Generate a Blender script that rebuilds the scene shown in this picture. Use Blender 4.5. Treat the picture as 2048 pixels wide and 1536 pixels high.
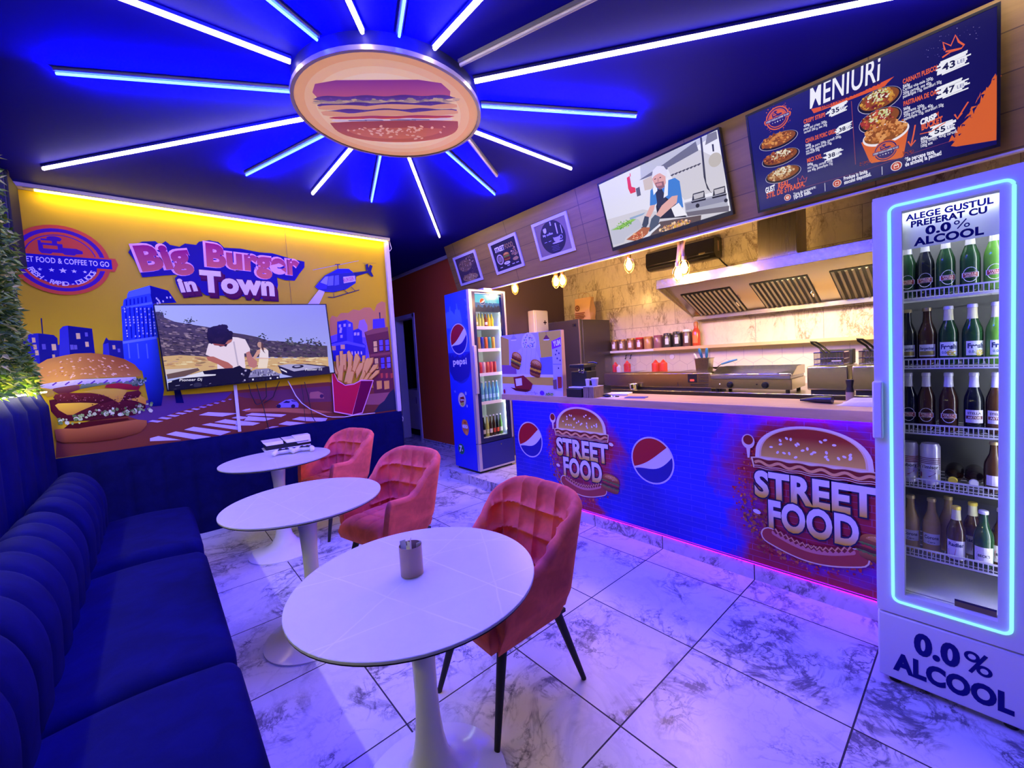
import bpy, bmesh, math, random
from mathutils import Vector, Matrix
from mathutils.geometry import tessellate_polygon

for o in list(bpy.data.objects):
    bpy.data.objects.remove(o)
SC = bpy.context.scene
COL = SC.collection
random.seed(7)
PI = math.pi
rad = math.radians

# ---------------------------------------------------------------- camera
FPX, CPX, CPY = 827.2, 1053.9, 757.0
YAW, PIT, ROL = rad(42.027), rad(3.188), rad(3.407)
CAMH = 1.45
fw = Vector((math.sin(YAW) * math.cos(PIT), math.cos(YAW) * math.cos(PIT), -math.sin(PIT)))
r0 = Vector((math.cos(YAW), -math.sin(YAW), 0))
d0 = fw.cross(r0)
RT = math.cos(ROL) * r0 + math.sin(ROL) * d0
DN = -math.sin(ROL) * r0 + math.cos(ROL) * d0
EYE = Vector((0, 0, CAMH))
cd = bpy.data.cameras.new('camera')
cam = bpy.data.objects.new('camera', cd)
COL.objects.link(cam)
SC.camera = cam
cam.matrix_world = Matrix(((RT.x, -DN.x, -fw.x, 0), (RT.y, -DN.y, -fw.y, 0), (RT.z, -DN.z, -fw.z, CAMH), (0, 0, 0, 1)))
cd.sensor_width = 36
cd.lens = 36 * FPX / 2048
cd.shift_x = -(CPX - 1024) / 2048
cd.shift_y = (CPY - 768) / 2048
cd.clip_start = 0.02

# ---------------------------------------------------------------- world, exposure
w = bpy.data.worlds.new('world')
SC.world = w
w.use_nodes = True
w.node_tree.nodes['Background'].inputs[0].default_value = (0.02, 0.018, 0.06, 1)
w.node_tree.nodes['Background'].inputs[1].default_value = 0.4
SC.view_settings.view_transform = 'Standard'
SC.view_settings.look = 'None'
SC.view_settings.gamma = 1
SC.view_settings.exposure = 0.12
SC.view_settings.use_curve_mapping = False
SC.cycles.max_bounces = 6
SC.cycles.diffuse_bounces = 3
SC.cycles.glossy_bounces = 3
SC.cycles.transmission_bounces = 3
SC.cycles.transparent_max_bounces = 8
SC.cycles.sample_clamp_indirect = 4
SC.cycles.use_denoising = True
# strengths of the lamps of the place
E_WHITE, E_BLUE, E_YEL = 36.0, 850.0, 30.0
E_CYAN, E_BULB = 1.6, 60.0
W_BULB, W_HOOD = 48.0, 30.0


def ray(x, y):
    return RT * ((x - CPX) / FPX) + DN * ((y - CPY) / FPX) + fw


def onp(x, y, p, n):                # the point of a plane that the photograph shows at x, y
    d = ray(x, y)
    return EYE + d * ((Vector(p) - EYE).dot(Vector(n)) / d.dot(Vector(n)))


def onx(x, y, X): return onp(x, y, (X, 0, 0), (1, 0, 0))
def ony(x, y, Y): return onp(x, y, (0, Y, 0), (0, 1, 0))
def onz(x, y, Z): return onp(x, y, (0, 0, Z), (0, 0, 1))


# ---------------------------------------------------------------- things
OFF = {}


def link(o, parent=None):
    COL.objects.link(o)
    if parent is not None:
        o.parent = parent
        OFF[o.name] = OFF.get(parent.name, Vector((0, 0, 0)))
    return o


def tag(o, label=None, cat=None, group=None, kind=None):
    if label: o['label'] = label
    if cat: o['category'] = cat
    if group: o['group'] = group
    if kind: o['kind'] = kind
    return o


def thing(name, label, cat, loc=(0, 0, 0), group=None):
    o = bpy.data.objects.new(name, None)
    o.empty_display_size = 0.1
    COL.objects.link(o)
    o.location = loc
    OFF[o.name] = Vector(loc)
    return tag(o, label, cat, group)


def children(o): return [c for c in bpy.data.objects if c.parent == o]


def dup(o, loc, rotz=None, label=None, parent=None, kids=None):
    c = o.copy()
    COL.objects.link(c)
    if parent is not None:
        c.parent = parent
    else:
        c.location = loc
        if rotz is not None: c.rotation_euler = (0, 0, rotz)
        if label: c['label'] = label
    for ch in children(o):
        dup(ch, None, parent=c)
    return c


class MB:
    def __init__(s): s.v, s.f, s.m, s.c = [], [], [], None
    def add(s, vs, fs, m=0):
        n = len(s.v)
        s.v += [Vector(v) for v in vs]
        s.f += [tuple(i + n for i in f) for f in fs]
        s.m += [m] * len(fs)
        return s
    def box(s, x0, x1, y0, y1, z0, z1, m=0, M=None):
        vs = [Vector((x, y, z)) for x in (x0, x1) for y in (y0, y1) for z in (z0, z1)]
        if M is not None: vs = [M @ v for v in vs]
        return s.add(vs, [(0, 1, 3, 2), (4, 6, 7, 5), (0, 4, 5, 1), (2, 3, 7, 6), (0, 2, 6, 4), (1, 5, 7, 3)], m)
    def lathe(s, prof, c=(0, 0, 0), seg=32, m=0, M=None, cap=True):
        vs, fs = [], []
        n = len(prof)
        for k in range(seg):
            a = 2 * PI * k / seg
            for r, z in prof:
                vs.append(Vector((r * math.cos(a), r * math.sin(a), z)))
        for k in range(seg):
            k2 = (k + 1) % seg
            for i in range(n - 1):
                fs.append((k * n + i, k2 * n + i, k2 * n + i + 1, k * n + i + 1))
        if cap:
            if prof[0][0] > 1e-5: fs.append(tuple(k * n for k in range(seg))[::-1])
            if prof[-1][0] > 1e-5: fs.append(tuple(k * n + n - 1 for k in range(seg)))
        if M is not None: vs = [M @ v for v in vs]
        vs = [v + Vector(c) for v in vs]
        return s.add(vs, fs, m)
    def cyl(s, p0, p1, r0, r1=None, seg=16, m=0):
        p0, p1 = Vector(p0), Vector(p1)
        r1 = r0 if r1 is None else r1
        q = (p1 - p0).to_track_quat('Z', 'Y').to_matrix().to_4x4()
        return s.lathe([(r0, 0), (r1, (p1 - p0).length)], p0, seg, m, q)
    def tube(s, pts, r, seg=8, m=0, closed=False):
        pts = [Vector(p) for p in pts]
        n = len(pts)
        vs, fs = [], []
        up = Vector((0.13, 0.21, 0.97))
        for i in range(n):
            a = pts[i - 1] if (i or closed) else pts[i]
            b = pts[(i + 1) % n] if (i < n - 1 or closed) else pts[i]
            t = (b - a).normalized()
            u = t.cross(up)
            if u.length < 1e-3: u = t.cross(Vector((1, 0, 0)))
            u.normalize()
            v = t.cross(u)
            rr = r[i] if isinstance(r, (list, tuple)) else r
            for k in range(seg):
                an = 2 * PI * k / seg
                vs.append(pts[i] + (u * math.cos(an) + v * math.sin(an)) * rr)
        for i in range(n if closed else n - 1):
            j = (i + 1) % n
            for k in range(seg):
                k2 = (k + 1) % seg
                fs.append((i * seg + k, i * seg + k2, j * seg + k2, j * seg + k))
        if not closed:
            fs.append(tuple(range(seg))[::-1])
            fs.append(tuple((n - 1) * seg + k for k in range(seg)))
        return s.add(vs, fs, m)
    def grid(s, fn, nu, nv, m=0, closed=False):
        vs = [fn(i / nu, j / nv) for i in range(nu + (0 if closed else 1)) for j in range(nv + 1)]
        fs = []
        for i in range(nu):
            i2 = (i + 1) % nu if closed else i + 1
            for j in range(nv):
                fs.append((i * (nv + 1) + j, i2 * (nv + 1) + j, i2 * (nv + 1) + j + 1, i * (nv + 1) + j + 1))
        return s.add(vs, fs, m)
    def prism(s, pts, d, m=0):
        pts = [Vector(p) for p in pts]
        d = Vector(d)
        n = len(pts)
        fs = [tuple(range(n))[::-1], tuple(range(n, 2 * n))] + [(i, (i + 1) % n, (i + 1) % n + n, i + n) for i in range(n)]
        return s.add(pts + [p + d for p in pts], fs, m)
    def ball(s, c, r, seg=16, m=0, sc=(1, 1, 1)):
        M = Matrix.Diagonal((sc[0], sc[1], sc[2], 1))
        k = max(6, seg // 2)
        return s.lathe([(r * math.sin(PI * i / k), -r * math.cos(PI * i / k)) for i in range(k + 1)], c, seg, m, M)
    def build(s, name, mat, parent=None, smooth=None, bevel=0, bseg=2, sub=0, shift=None, label=None):
        me = bpy.data.meshes.new(name)
        o = bpy.data.objects.new(name, me)
        link(o, parent)
        off = OFF.get(o.name, Vector((0, 0, 0))) if parent is not None else Vector((0, 0, 0))
        if shift is not None:
            off = Vector(shift); o.location = off; OFF[o.name] = off
        me.from_pydata([v - off for v in s.v], [], s.f)
        mats = mat if isinstance(mat, (list, tuple)) else [mat]
        for x in mats: me.materials.append(x)
        if len(mats) > 1: me.polygons.foreach_set('material_index', s.m)
        bm = bmesh.new()
        bm.from_mesh(me)
        bmesh.ops.remove_doubles(bm, verts=bm.verts, dist=1e-6)
        bmesh.ops.recalc_face_normals(bm, faces=bm.faces)
        bm.to_mesh(me)
        bm.free()
        if bevel:
            b = o.modifiers.new('bevel', 'BEVEL')
            b.width = bevel; b.segments = bseg; b.limit_method = 'ANGLE'; b.angle_limit = rad(40)
            b.use_clamp_overlap = True
        if sub:
            b = o.modifiers.new('sub', 'SUBSURF'); b.levels = sub; b.render_levels = sub
        if smooth is not False:
            me.polygons.foreach_set('use_smooth', [True] * len(me.polygons))
            try: me.set_sharp_from_angle(angle=rad(40 if smooth is None else smooth))
            except Exception: pass
        if label: o['label'] = label
        return o


def bx(name, mat, b, parent=None, bevel=0, shift=None, label=None):
    return MB().box(*b).build(name, mat, parent, bevel=bevel, shift=shift, label=label)


def structure(o):
    o['kind'] = 'structure'
    return o


# ---------------------------------------------------------------- materials
def srgb(h):
    if isinstance(h, str):
        h = h.lstrip('#')
        c = [int(h[i:i + 2], 16) / 255 for i in (0, 2, 4)]
    else:
        c = [x / 255 for x in h]
    return tuple(x / 12.92 if x <= 0.04045 else ((x + 0.055) / 1.055) ** 2.4 for x in c)


def newmat(name):
    m = bpy.data.materials.new(name)
    m.use_nodes = True
    nt = m.node_tree
    return m, nt, nt.nodes['Principled BSDF']


def mat(name, col, rough=0.5, metal=0.0, **k):
    m, nt, b = newmat(name)
    col = srgb(col) if isinstance(col, str) else col
    b.inputs['Base Color'].default_value = (*col[:3], 1)
    b.inputs['Roughness'].default_value = rough
    b.inputs['Metallic'].default_value = metal
    for key, v in k.items():
        b.inputs[key.replace('_', ' ')].default_value = v
    return m


def emis(name, col, strength):
    m, nt, b = newmat(name)
    b.inputs['Base Color'].default_value = (0, 0, 0, 1)
    b.inputs['Roughness'].default_value = 0.6
    b.inputs['Emission Color'].default_value = (*(srgb(col) if isinstance(col, str) else col), 1)
    b.inputs['Emission Strength'].default_value = strength
    return m


class N:                                # small helper to write node graphs as expressions
    def __init__(s, nt): s.nt = nt
    def node(s, t, **k):
        n = s.nt.nodes.new(t)
        for a, v in k.items(): setattr(n, a, v)
        return n
    def put(s, inp, v):
        if isinstance(v, bpy.types.NodeSocket): s.nt.links.new(v, inp)
        elif v is not None: inp.default_value = v
    def math(s, op, a, b=None, c=None):
        n = s.node('ShaderNodeMath', operation=op)
        for i, v in enumerate((a, b, c)): s.put(n.inputs[i], v)
        return n.outputs[0]
    def mix(s, f, a, b):
        n = s.node('ShaderNodeMix', data_type='RGBA')
        s.put(n.inputs[0], f)
        for i, v in ((6, a), (7, b)):
            s.put(n.inputs[i], (*v, 1) if isinstance(v, tuple) and len(v) == 3 else v)
        return n.outputs[2]
    def noise(s, vec, scale, detail=4, rough=0.5, dist=0.0):
        n = s.node('ShaderNodeTexNoise')
        s.put(n.inputs['Vector'], vec)
        n.inputs['Scale'].default_value = scale; n.inputs['Detail'].default_value = detail
        n.inputs['Roughness'].default_value = rough; n.inputs['Distortion'].default_value = dist
        return n.outputs[0]
    def ramp(s, f, stops):
        n = s.node('ShaderNodeValToRGB')
        e = n.color_ramp.elements
        while len(e) < len(stops): e.new(0.5)
        for i, (p, c) in enumerate(stops):
            e[i].position = p
            e[i].color = (c, c, c, 1) if not isinstance(c, tuple) else (*c[:3], 1)
        s.put(n.inputs[0], f)
        return n.outputs[0]
    def xyz(s, v):
        n = s.node('ShaderNodeSeparateXYZ'); s.put(n.inputs[0], v)
        return n.outputs
    def comb(s, x, y, z):
        n = s.node('ShaderNodeCombineXYZ')
        for i, v in enumerate((x, y, z)): s.put(n.inputs[i], v)
        return n.outputs[0]
    def coord(s): return s.node('ShaderNodeTexCoord').outputs['Object']
    def bump(s, h, strength=0.3, dist=0.01):
        n = s.node('ShaderNodeBump')
        n.inputs['Strength'].default_value = strength; n.inputs['Distance'].default_value = dist
        s.put(n.inputs['Height'], h)
        return n.outputs[0]


def marble(name, au, av, su, sv, ou, ov, base, vein, grout, gw, rough, bond=False, vscale=1.0, vamt=1.0, stretch=(1, 1), crack=False):
    m, nt, b = newmat(name)
    g = N(nt)
    P = g.coord()
    ax = g.xyz(P)
    u = g.math('DIVIDE', g.math('SUBTRACT', ax[au], ou), su)
    v = g.math('DIVIDE', g.math('SUBTRACT', ax[av], ov), sv)
    iv = g.math('FLOOR', v)
    if bond:
        u = g.math('ADD', u, g.math('MULTIPLY', g.math('MODULO', g.math('ABSOLUTE', iv), 2.0), 0.5))
    iu = g.math('FLOOR', u)
    wn = g.node('ShaderNodeTexWhiteNoise', noise_dimensions='2D')
    g.put(wn.inputs['Vector'], g.comb(iu, iv, 0.0))
    wo = g.xyz(wn.outputs['Color'])
    sg = g.math('SUBTRACT', g.math('MULTIPLY', g.math('GREATER_THAN', wo[2], 0.5), 2.0), 1.0)
    q = g.comb(g.math('ADD', g.math('MULTIPLY', g.math('MULTIPLY', u, su * stretch[0]), sg), g.math('MULTIPLY', wo[0], 37.0)),
               g.math('ADD', g.math('MULTIPLY', v, sv * stretch[1]), g.math('MULTIPLY', wo[1], 37.0)), 0.0)
    n1 = g.noise(q, 2.1 * vscale, 7, 0.62, 0.9)
    v1 = g.ramp(g.math('ABSOLUTE', g.math('SUBTRACT', n1, 0.5)), [(0.0, 1.0), (0.012, 0.75), (0.035, 0.0)])
    msk = g.ramp(g.noise(q, 2.4 * vscale, 3, 0.6, 0.4), [(0.47, 0.0), (0.60, 1.0)])
    n2 = g.noise(q, 5.5 * vscale, 8, 0.65, 1.4)
    v2 = g.ramp(g.math('ABSOLUTE', g.math('SUBTRACT', n2, 0.5)), [(0.0, 1.0), (0.03, 0.3), (0.06, 0.0)])
    if crack:
        dq = g.node('ShaderNodeVectorMath', operation='ADD')
        g.put(dq.inputs[0], q)
        nn = g.node('ShaderNodeTexNoise'); g.put(nn.inputs['Vector'], q)
        nn.inputs['Scale'].default_value = 3.2; nn.inputs['Detail'].default_value = 6; nn.inputs['Roughness'].default_value = 0.62
        sc_ = g.node('ShaderNodeVectorMath', operation='SCALE')
        g.put(sc_.inputs[0], nn.outputs['Color']); sc_.inputs['Scale'].default_value = 0.75
        g.put(dq.inputs[1], sc_.outputs[0])
        vo = g.node('ShaderNodeTexVoronoi', feature='DISTANCE_TO_EDGE')
        g.put(vo.inputs['Vector'], dq.outputs[0]); vo.inputs['Scale'].default_value = 3.4
        v3 = g.ramp(vo.outputs['Distance'], [(0.0, 1.0), (0.010, 0.9), (0.024, 0.15), (0.06, 0.0)])
        m3 = g.ramp(g.noise(q, 3.0, 4, 0.65, 0.5), [(0.40, 0.0), (0.52, 1.0)])
        v1 = g.math('MAXIMUM', g.math('MULTIPLY', v1, 0.8), g.math('MULTIPLY', v3, m3))
    cl = g.ramp(g.noise(q, 1.8 * vscale, 6, 0.6, 0.6), [(0.42, 0.0), (0.72, 1.0)])
    vv = g.math('ADD', g.math('MULTIPLY', v1, g.math('ADD', g.math('MULTIPLY', msk, 0.8), 0.15)),
                g.math('MULTIPLY', g.math('MULTIPLY', v2, msk), 0.75))
    vv = g.math('ADD', vv, g.math('MULTIPLY', cl, 0.16))
    vv = g.math('MULTIPLY', g.math('MINIMUM', vv, 1.0), 0.85 * vamt)
    c = g.mix(vv, base, vein)
    fu, fv = g.math('FRACT', u), g.math('FRACT', v)
    du = g.math('MULTIPLY', g.math('MINIMUM', fu, g.math('SUBTRACT', 1.0, fu)), su)
    dv = g.math('MULTIPLY', g.math('MINIMUM', fv, g.math('SUBTRACT', 1.0, fv)), sv)
    gr = g.math('LESS_THAN', g.math('MINIMUM', du, dv), gw)
    c = g.mix(gr, c, grout)
    nt.links.new(c, b.inputs['Base Color'])
    b.inputs['Roughness'].default_value = rough
    nt.links.new(g.math('ADD', rough, g.math('MULTIPLY', gr, 0.5)), b.inputs['Roughness'])
    return m


def wood(name, c1, c2, along, scale=1.0, rough=0.5, plank=None, pv=2, joint=None):
    m, nt, b = newmat(name)
    g = N(nt)
    ax = g.xyz(g.coord())
    k = [9.0, 9.0, 9.0]
    k[along] = 0.9
    q = g.comb(*[g.math('MULTIPLY', ax[i], k[i] * scale) for i in range(3)])
    if plank:
        fl = g.math('FLOOR', g.math('DIVIDE', ax[pv], plank))
        q2 = g.node('ShaderNodeVectorMath', operation='ADD')
        g.put(q2.inputs[0], q); g.put(q2.inputs[1], g.comb(g.math('MULTIPLY', fl, 7.3), g.math('MULTIPLY', fl, 3.1), g.math('MULTIPLY', fl, 5.7)))
        q = q2.outputs[0]
    n1 = g.noise(q, 1.6, 6, 0.6, 1.2)
    n2 = g.noise(q, 6.0, 3, 0.5, 0.2)
    f = g.math('ADD', g.math('MULTIPLY', n1, 0.75), g.math('MULTIPLY', n2, 0.25))
    f = g.ramp(f, [(0.36, 0.0), (0.64, 1.0)])
    c = g.mix(f, c1, c2)
    if plank:
        wn = g.node('ShaderNodeTexWhiteNoise', noise_dimensions='1D')
        g.put(wn.inputs['W'], fl)
        c = g.mix(g.math('MULTIPLY', wn.outputs['Value'], 0.35), c, c2)
        fr = g.math('FRACT', g.math('DIVIDE', ax[pv], plank))
        c = g.mix(g.math('LESS_THAN', fr, 0.03), c, tuple(x * 0.45 for x in c2))
    if joint:
        fr = g.math('FRACT', g.math('DIVIDE', g.math('SUBTRACT', ax[along], joint[0]), joint[1]))
        c = g.mix(g.math('LESS_THAN', fr, 0.006 / joint[1]), c, tuple(x * 0.4 for x in c2))
    nt.links.new(c, b.inputs['Base Color'])
    b.inputs['Roughness'].default_value = rough
    return m


def brushed(name, col, rough, along=1, amt=0.05):
    m, nt, b = newmat(name)
    g = N(nt)
    ax = g.xyz(g.coord())
    k = [420.0] * 3
    k[along] = 2.0
    n = g.noise(g.comb(*[g.math('MULTIPLY', ax[i], k[i]) for i in range(3)]), 1.0, 2, 0.5)
    b.inputs['Base Color'].default_value = (*col, 1)
    b.inputs['Metallic'].default_value = 1
    nt.links.new(g.math('ADD', rough - amt / 2, g.math('MULTIPLY', n, amt)), b.inputs['Roughness'])
    return m


def velvet(name, col, sheen, bump=0.15):
    m, nt, b = newmat(name)
    g = N(nt)
    P = g.coord()
    n = g.noise(P, 9.0, 4, 0.6, 0.5)
    c = g.mix(g.ramp(n, [(0.35, 0.0), (0.7, 1.0)]), tuple(x * 0.8 for x in col), tuple(min(1, x * 1.2) for x in col))
    nt.links.new(c, b.inputs['Base Color'])
    b.inputs['Roughness'].default_value = 0.85
    b.inputs['Specular IOR Level'].default_value = 0.06
    b.inputs['Sheen Weight'].default_value = sheen
    b.inputs['Sheen Roughness'].default_value = 0.4
    b.inputs['Sheen Tint'].default_value = (*[min(1, x * 3 + 0.02) for x in col], 1)
    nt.links.new(g.bump(g.noise(P, 420.0, 2), bump, 0.002), b.inputs['Normal'])
    return m


def glassmat(name, tint=(1, 1, 1), gloss=0.06):
    m, nt, b = newmat(name)
    g = N(nt)
    nt.nodes.remove(b)
    t = g.node('ShaderNodeBsdfTransparent'); t.inputs[0].default_value = (*tint, 1)
    s = g.node('ShaderNodeBsdfGlossy'); s.inputs['Roughness'].default_value = 0.02
    lw = g.node('ShaderNodeLayerWeight'); lw.inputs['Blend'].default_value = 0.12
    mx = g.node('ShaderNodeMixShader')
    nt.links.new(g.math('ADD', g.math('MULTIPLY', lw.outputs['Fresnel'], 0.6), gloss * 0.5), mx.inputs[0])
    nt.links.new(t.outputs[0], mx.inputs[1]); nt.links.new(s.outputs[0], mx.inputs[2])
    nt.links.new(mx.outputs[0], nt.nodes['Material Output'].inputs[0])
    return m


def printmat(name, rough=0.45, emit=0.0, coat=0.0, spec=0.5):
    m, nt, b = newmat(name)
    a = nt.nodes.new('ShaderNodeVertexColor'); a.layer_name = 'ink'
    b.inputs['Roughness'].default_value = rough
    b.inputs['Coat Weight'].default_value = coat
    b.inputs['Coat Roughness'].default_value = 0.05
    b.inputs['Specular IOR Level'].default_value = spec
    if emit:
        b.inputs['Base Color'].default_value = (0.005, 0.005, 0.006, 1)
        b.inputs['Specular IOR Level'].default_value = spec * 0.6
        nt.links.new(a.outputs[0], b.inputs['Emission Color'])
        b.inputs['Emission Strength'].default_value = emit
    else:
        nt.links.new(a.outputs[0], b.inputs['Base Color'])
    return m


# ---------------------------------------------------------------- flat printed pictures
class Art:
    """coloured flat shapes on one real surface: P0 origin, U and V unit axes, Nn the outward normal"""
    def __init__(s, P0, U, V, lift=0.0008, step=0.00004):
        s.P0, s.U, s.V = Vector(P0), Vector(U).normalized(), Vector(V).normalized()
        s.N = s.U.cross(s.V).normalized()
        s.lift, s.step = lift, step
        s.L = 0
        s.v, s.f, s.c = [], [], []
    def uv(s, x, y):                     # where the photograph shows x, y on this surface
        p = onp(x, y, s.P0, s.N) - s.P0
        return (p.dot(s.U), p.dot(s.V))
    def pos(s, u, v): return s.P0 + s.U * u + s.V * v + s.N * (s.lift + s.L * s.step)
    def raw(s, vs, fs, col):
        n = len(s.v)
        for u, v in vs:
            s.v.append(s.pos(u, v))
            c = col(u, v) if callable(col) else col
            s.c.append(c)
        s.f += [tuple(i + n for i in f) for f in fs]
    def rise(s, up):
        s.L += 1 if up else max(0.25, 5e-6 / s.step)
    def poly(s, pts, col, up=True):
        s.rise(up)
        col = srgb(col) if isinstance(col, str) else col
        tr = tessellate_polygon([[Vector((u, v, 0)) for u, v in pts]])
        s.raw(pts, tr, col)
    def px(s, pts, col, up=True): s.poly([s.uv(*p) for p in pts], col, up)
    def rect(s, u0, v0, u1, v1, col, up=True): s.poly([(u0, v0), (u1, v0), (u1, v1), (u0, v1)], col, up)
    def ell(s, u, v, a, b=None, col=None, n=28, a0=0, a1=2 * PI, rot=0, up=True):
        b = a if b is None else b
        full = abs(a1 - a0) > 6.28
        pts = []
        for k in range(n if full else n + 1):
            t = a0 + (a1 - a0) * k / n
            x, y = a * math.cos(t), b * math.sin(t)
            pts.append((u + x * math.cos(rot) - y * math.sin(rot), v + x * math.sin(rot) + y * math.cos(rot)))
        s.poly(pts, col, up)
    def ring(s, u, v, r1, r2, col, n=40, up=True):
        s.rise(up)
        col = srgb(col) if isinstance(col, str) else col
        vs = [(u + r * math.cos(2 * PI * k / n), v + r * math.sin(2 * PI * k / n)) for k in range(n) for r in (r1, r2)]
        s.raw(vs, [(2 * k, 2 * k + 1, (2 * k + 3) % (2 * n), (2 * k + 2) % (2 * n)) for k in range(n)], col)
    def line(s, pts, w, col, up=True):
        s.rise(up)
        col = srgb(col) if isinstance(col, str) else col
        vs = []
        for i, (a, b) in enumerate(pts):
            p, q = pts[max(0, i - 1)], pts[min(len(pts) - 1, i + 1)]
            dx, dy = q[0] - p[0], q[1] - p[1]
            l = math.hypot(dx, dy) or 1e-9
            nx, ny = -dy / l * w / 2, dx / l * w / 2
            vs += [(a + nx, b + ny), (a - nx, b - ny)]
        s.raw(vs, [(2 * i, 2 * i + 1, 2 * i + 3, 2 * i + 2) for i in range(len(pts) - 1)], col)
    def pline(s, pts, w, col, up=True): s.line([s.uv(*p) for p in pts], w, col, up)
    def dots(s, cu, cv, ru, rv, n, r0, r1, cols, hole=0.0, clip=None):
        s.L += 1
        for _ in range(n):
            a = random.random() * 2 * PI
            q = math.sqrt(hole * hole + (1 - hole * hole) * random.random())
            u, v = cu + ru * q * math.cos(a), cv + rv * q * math.sin(a)
            if clip and not clip(u, v): continue
            s.L += max(0.02, 3e-6 / s.step)
            r = r0 + (r1 - r0) * random.random() ** 2
            k = random.randint(4, 6); t0 = random.random() * 6
            c = random.choice(cols); c = srgb(c) if isinstance(c, str) else c
            s.raw([(u + r * math.cos(t0 + 2 * PI * i / k) * random.uniform(0.7, 1.2), v + r * math.sin(t0 + 2 * PI * i / k) * random.uniform(0.7, 1.2)) for i in range(k)], [tuple(range(k))], c)
    def text(s, t, u, v, size=None, col='#ffffff', bold=0.02, shear=0.0, align='L', width=None, height=None, rot=0.0, warp=None, up=True, outline=None, ocol='#000000'):
        if outline:
            s.text(t, u, v, size, ocol, bold + outline, shear, align, width, height, rot, warp, up)
        s.rise(up)
        col = srgb(col) if isinstance(col, str) else col
        vs, fs, (x0, x1, y0, y1) = glyphs(t, bold, shear)
        ub = TEXTW[(t, shear)]
        kx = ky = size if size else 1.0
        if height: ky = height / 0.70; kx = ky
        if width:
            kx = width / max(1e-6, ub[1] - ub[0])
            if not height and not size: ky = kx
        w_ = (ub[1] - ub[0]) * kx
        dx = -ub[0] * kx - (0 if align == 'L' else w_ / 2 if align == 'C' else w_)
        out = []
        for x, y in vs:
            a, b = x * kx + dx, y * ky
            if warp: a, b = warp(a, b)
            out.append((u + a * math.cos(rot) - b * math.sin(rot), v + a * math.sin(rot) + b * math.cos(rot)))
        s.raw(out, fs, col)
    def ptext(s, t, p0, p1, hpx, col, bold=0.02, shear=0.0, **k):     # baseline from pixel p0 to pixel p1, cap height hpx at p0
        a, b = s.uv(*p0), s.uv(*p1)
        hh = s.uv(p0[0], p0[1] - hpx)
        s.text(t, a[0], a[1], None, col, bold, shear, 'L', math.hypot(b[0] - a[0], b[1] - a[1]), math.hypot(hh[0] - a[0], hh[1] - a[1]), math.atan2(b[1] - a[1], b[0] - a[0]), **k)
    def build(s, name, mt, parent=None, shift=None, label=None):
        me = bpy.data.meshes.new(name)
        o = bpy.data.objects.new(name, me)
        link(o, parent)
        off = OFF.get(o.name, Vector((0, 0, 0))) if parent is not None else Vector((0, 0, 0))
        if shift is not None: off = Vector(shift); o.location = off; OFF[o.name] = off
        fs = []
        for f in s.f:                    # every face looks along the normal
            a, b, c = s.v[f[0]], s.v[f[1]], s.v[f[2]]
            fs.append(f if (b - a).cross(c - a).dot(s.N) >= 0 else tuple(reversed(f)))
        me.from_pydata([v - off for v in s.v], [], fs)
        at = me.color_attributes.new('ink', 'FLOAT_COLOR', 'POINT')
        flat = []
        for c in s.c: flat += [c[0], c[1], c[2], 1.0]
        at.data.foreach_set('color', flat)
        me.materials.append(mt)
        if label: o['label'] = label
        return o


GL, TEXTW = {}, {}


def glyphs(t, bold, shear):
    key = (t, round(bold, 4), shear)
    if key in GL: return GL[key]

    def mesh(off):
        cu = bpy.data.curves.new('lettering', 'FONT')
        cu.body = t
        cu.offset = off
        cu.shear = shear
        cu.resolution_u = 4
        cu.space_character = 1.05
        ob = bpy.data.objects.new('lettering', cu)
        COL.objects.link(ob)
        bpy.context.view_layer.update()
        me = ob.evaluated_get(bpy.context.evaluated_depsgraph_get()).to_mesh()
        vs = [(v.co.x, v.co.y) for v in me.vertices]
        fs = [tuple(p.vertices) for p in me.polygons]
        ob.evaluated_get(bpy.context.evaluated_depsgraph_get()).to_mesh_clear()
        bpy.data.objects.remove(ob)
        bpy.data.curves.remove(cu)
        return vs, fs
    vs, fs = mesh(bold)
    if not vs: vs, fs = [(0, 0), (0.5, 0), (0.5, 0.7)], []
    bb = (min(v[0] for v in vs), max(v[0] for v in vs), min(v[1] for v in vs), max(v[1] for v in vs))
    TEXTW.setdefault((t, shear), bb)
    GL[key] = (vs, fs, bb)
    return GL[key]


def lerp(a, b, t):
    t = max(0.0, min(1.0, t))
    return tuple(a[i] + (b[i] - a[i]) * t for i in range(3))


def vgrad(v0, v1, c0, c1):
    c0, c1 = srgb(c0), srgb(c1)
    return lambda u, v: lerp(c0, c1, (v - v0) / (v1 - v0))


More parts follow.
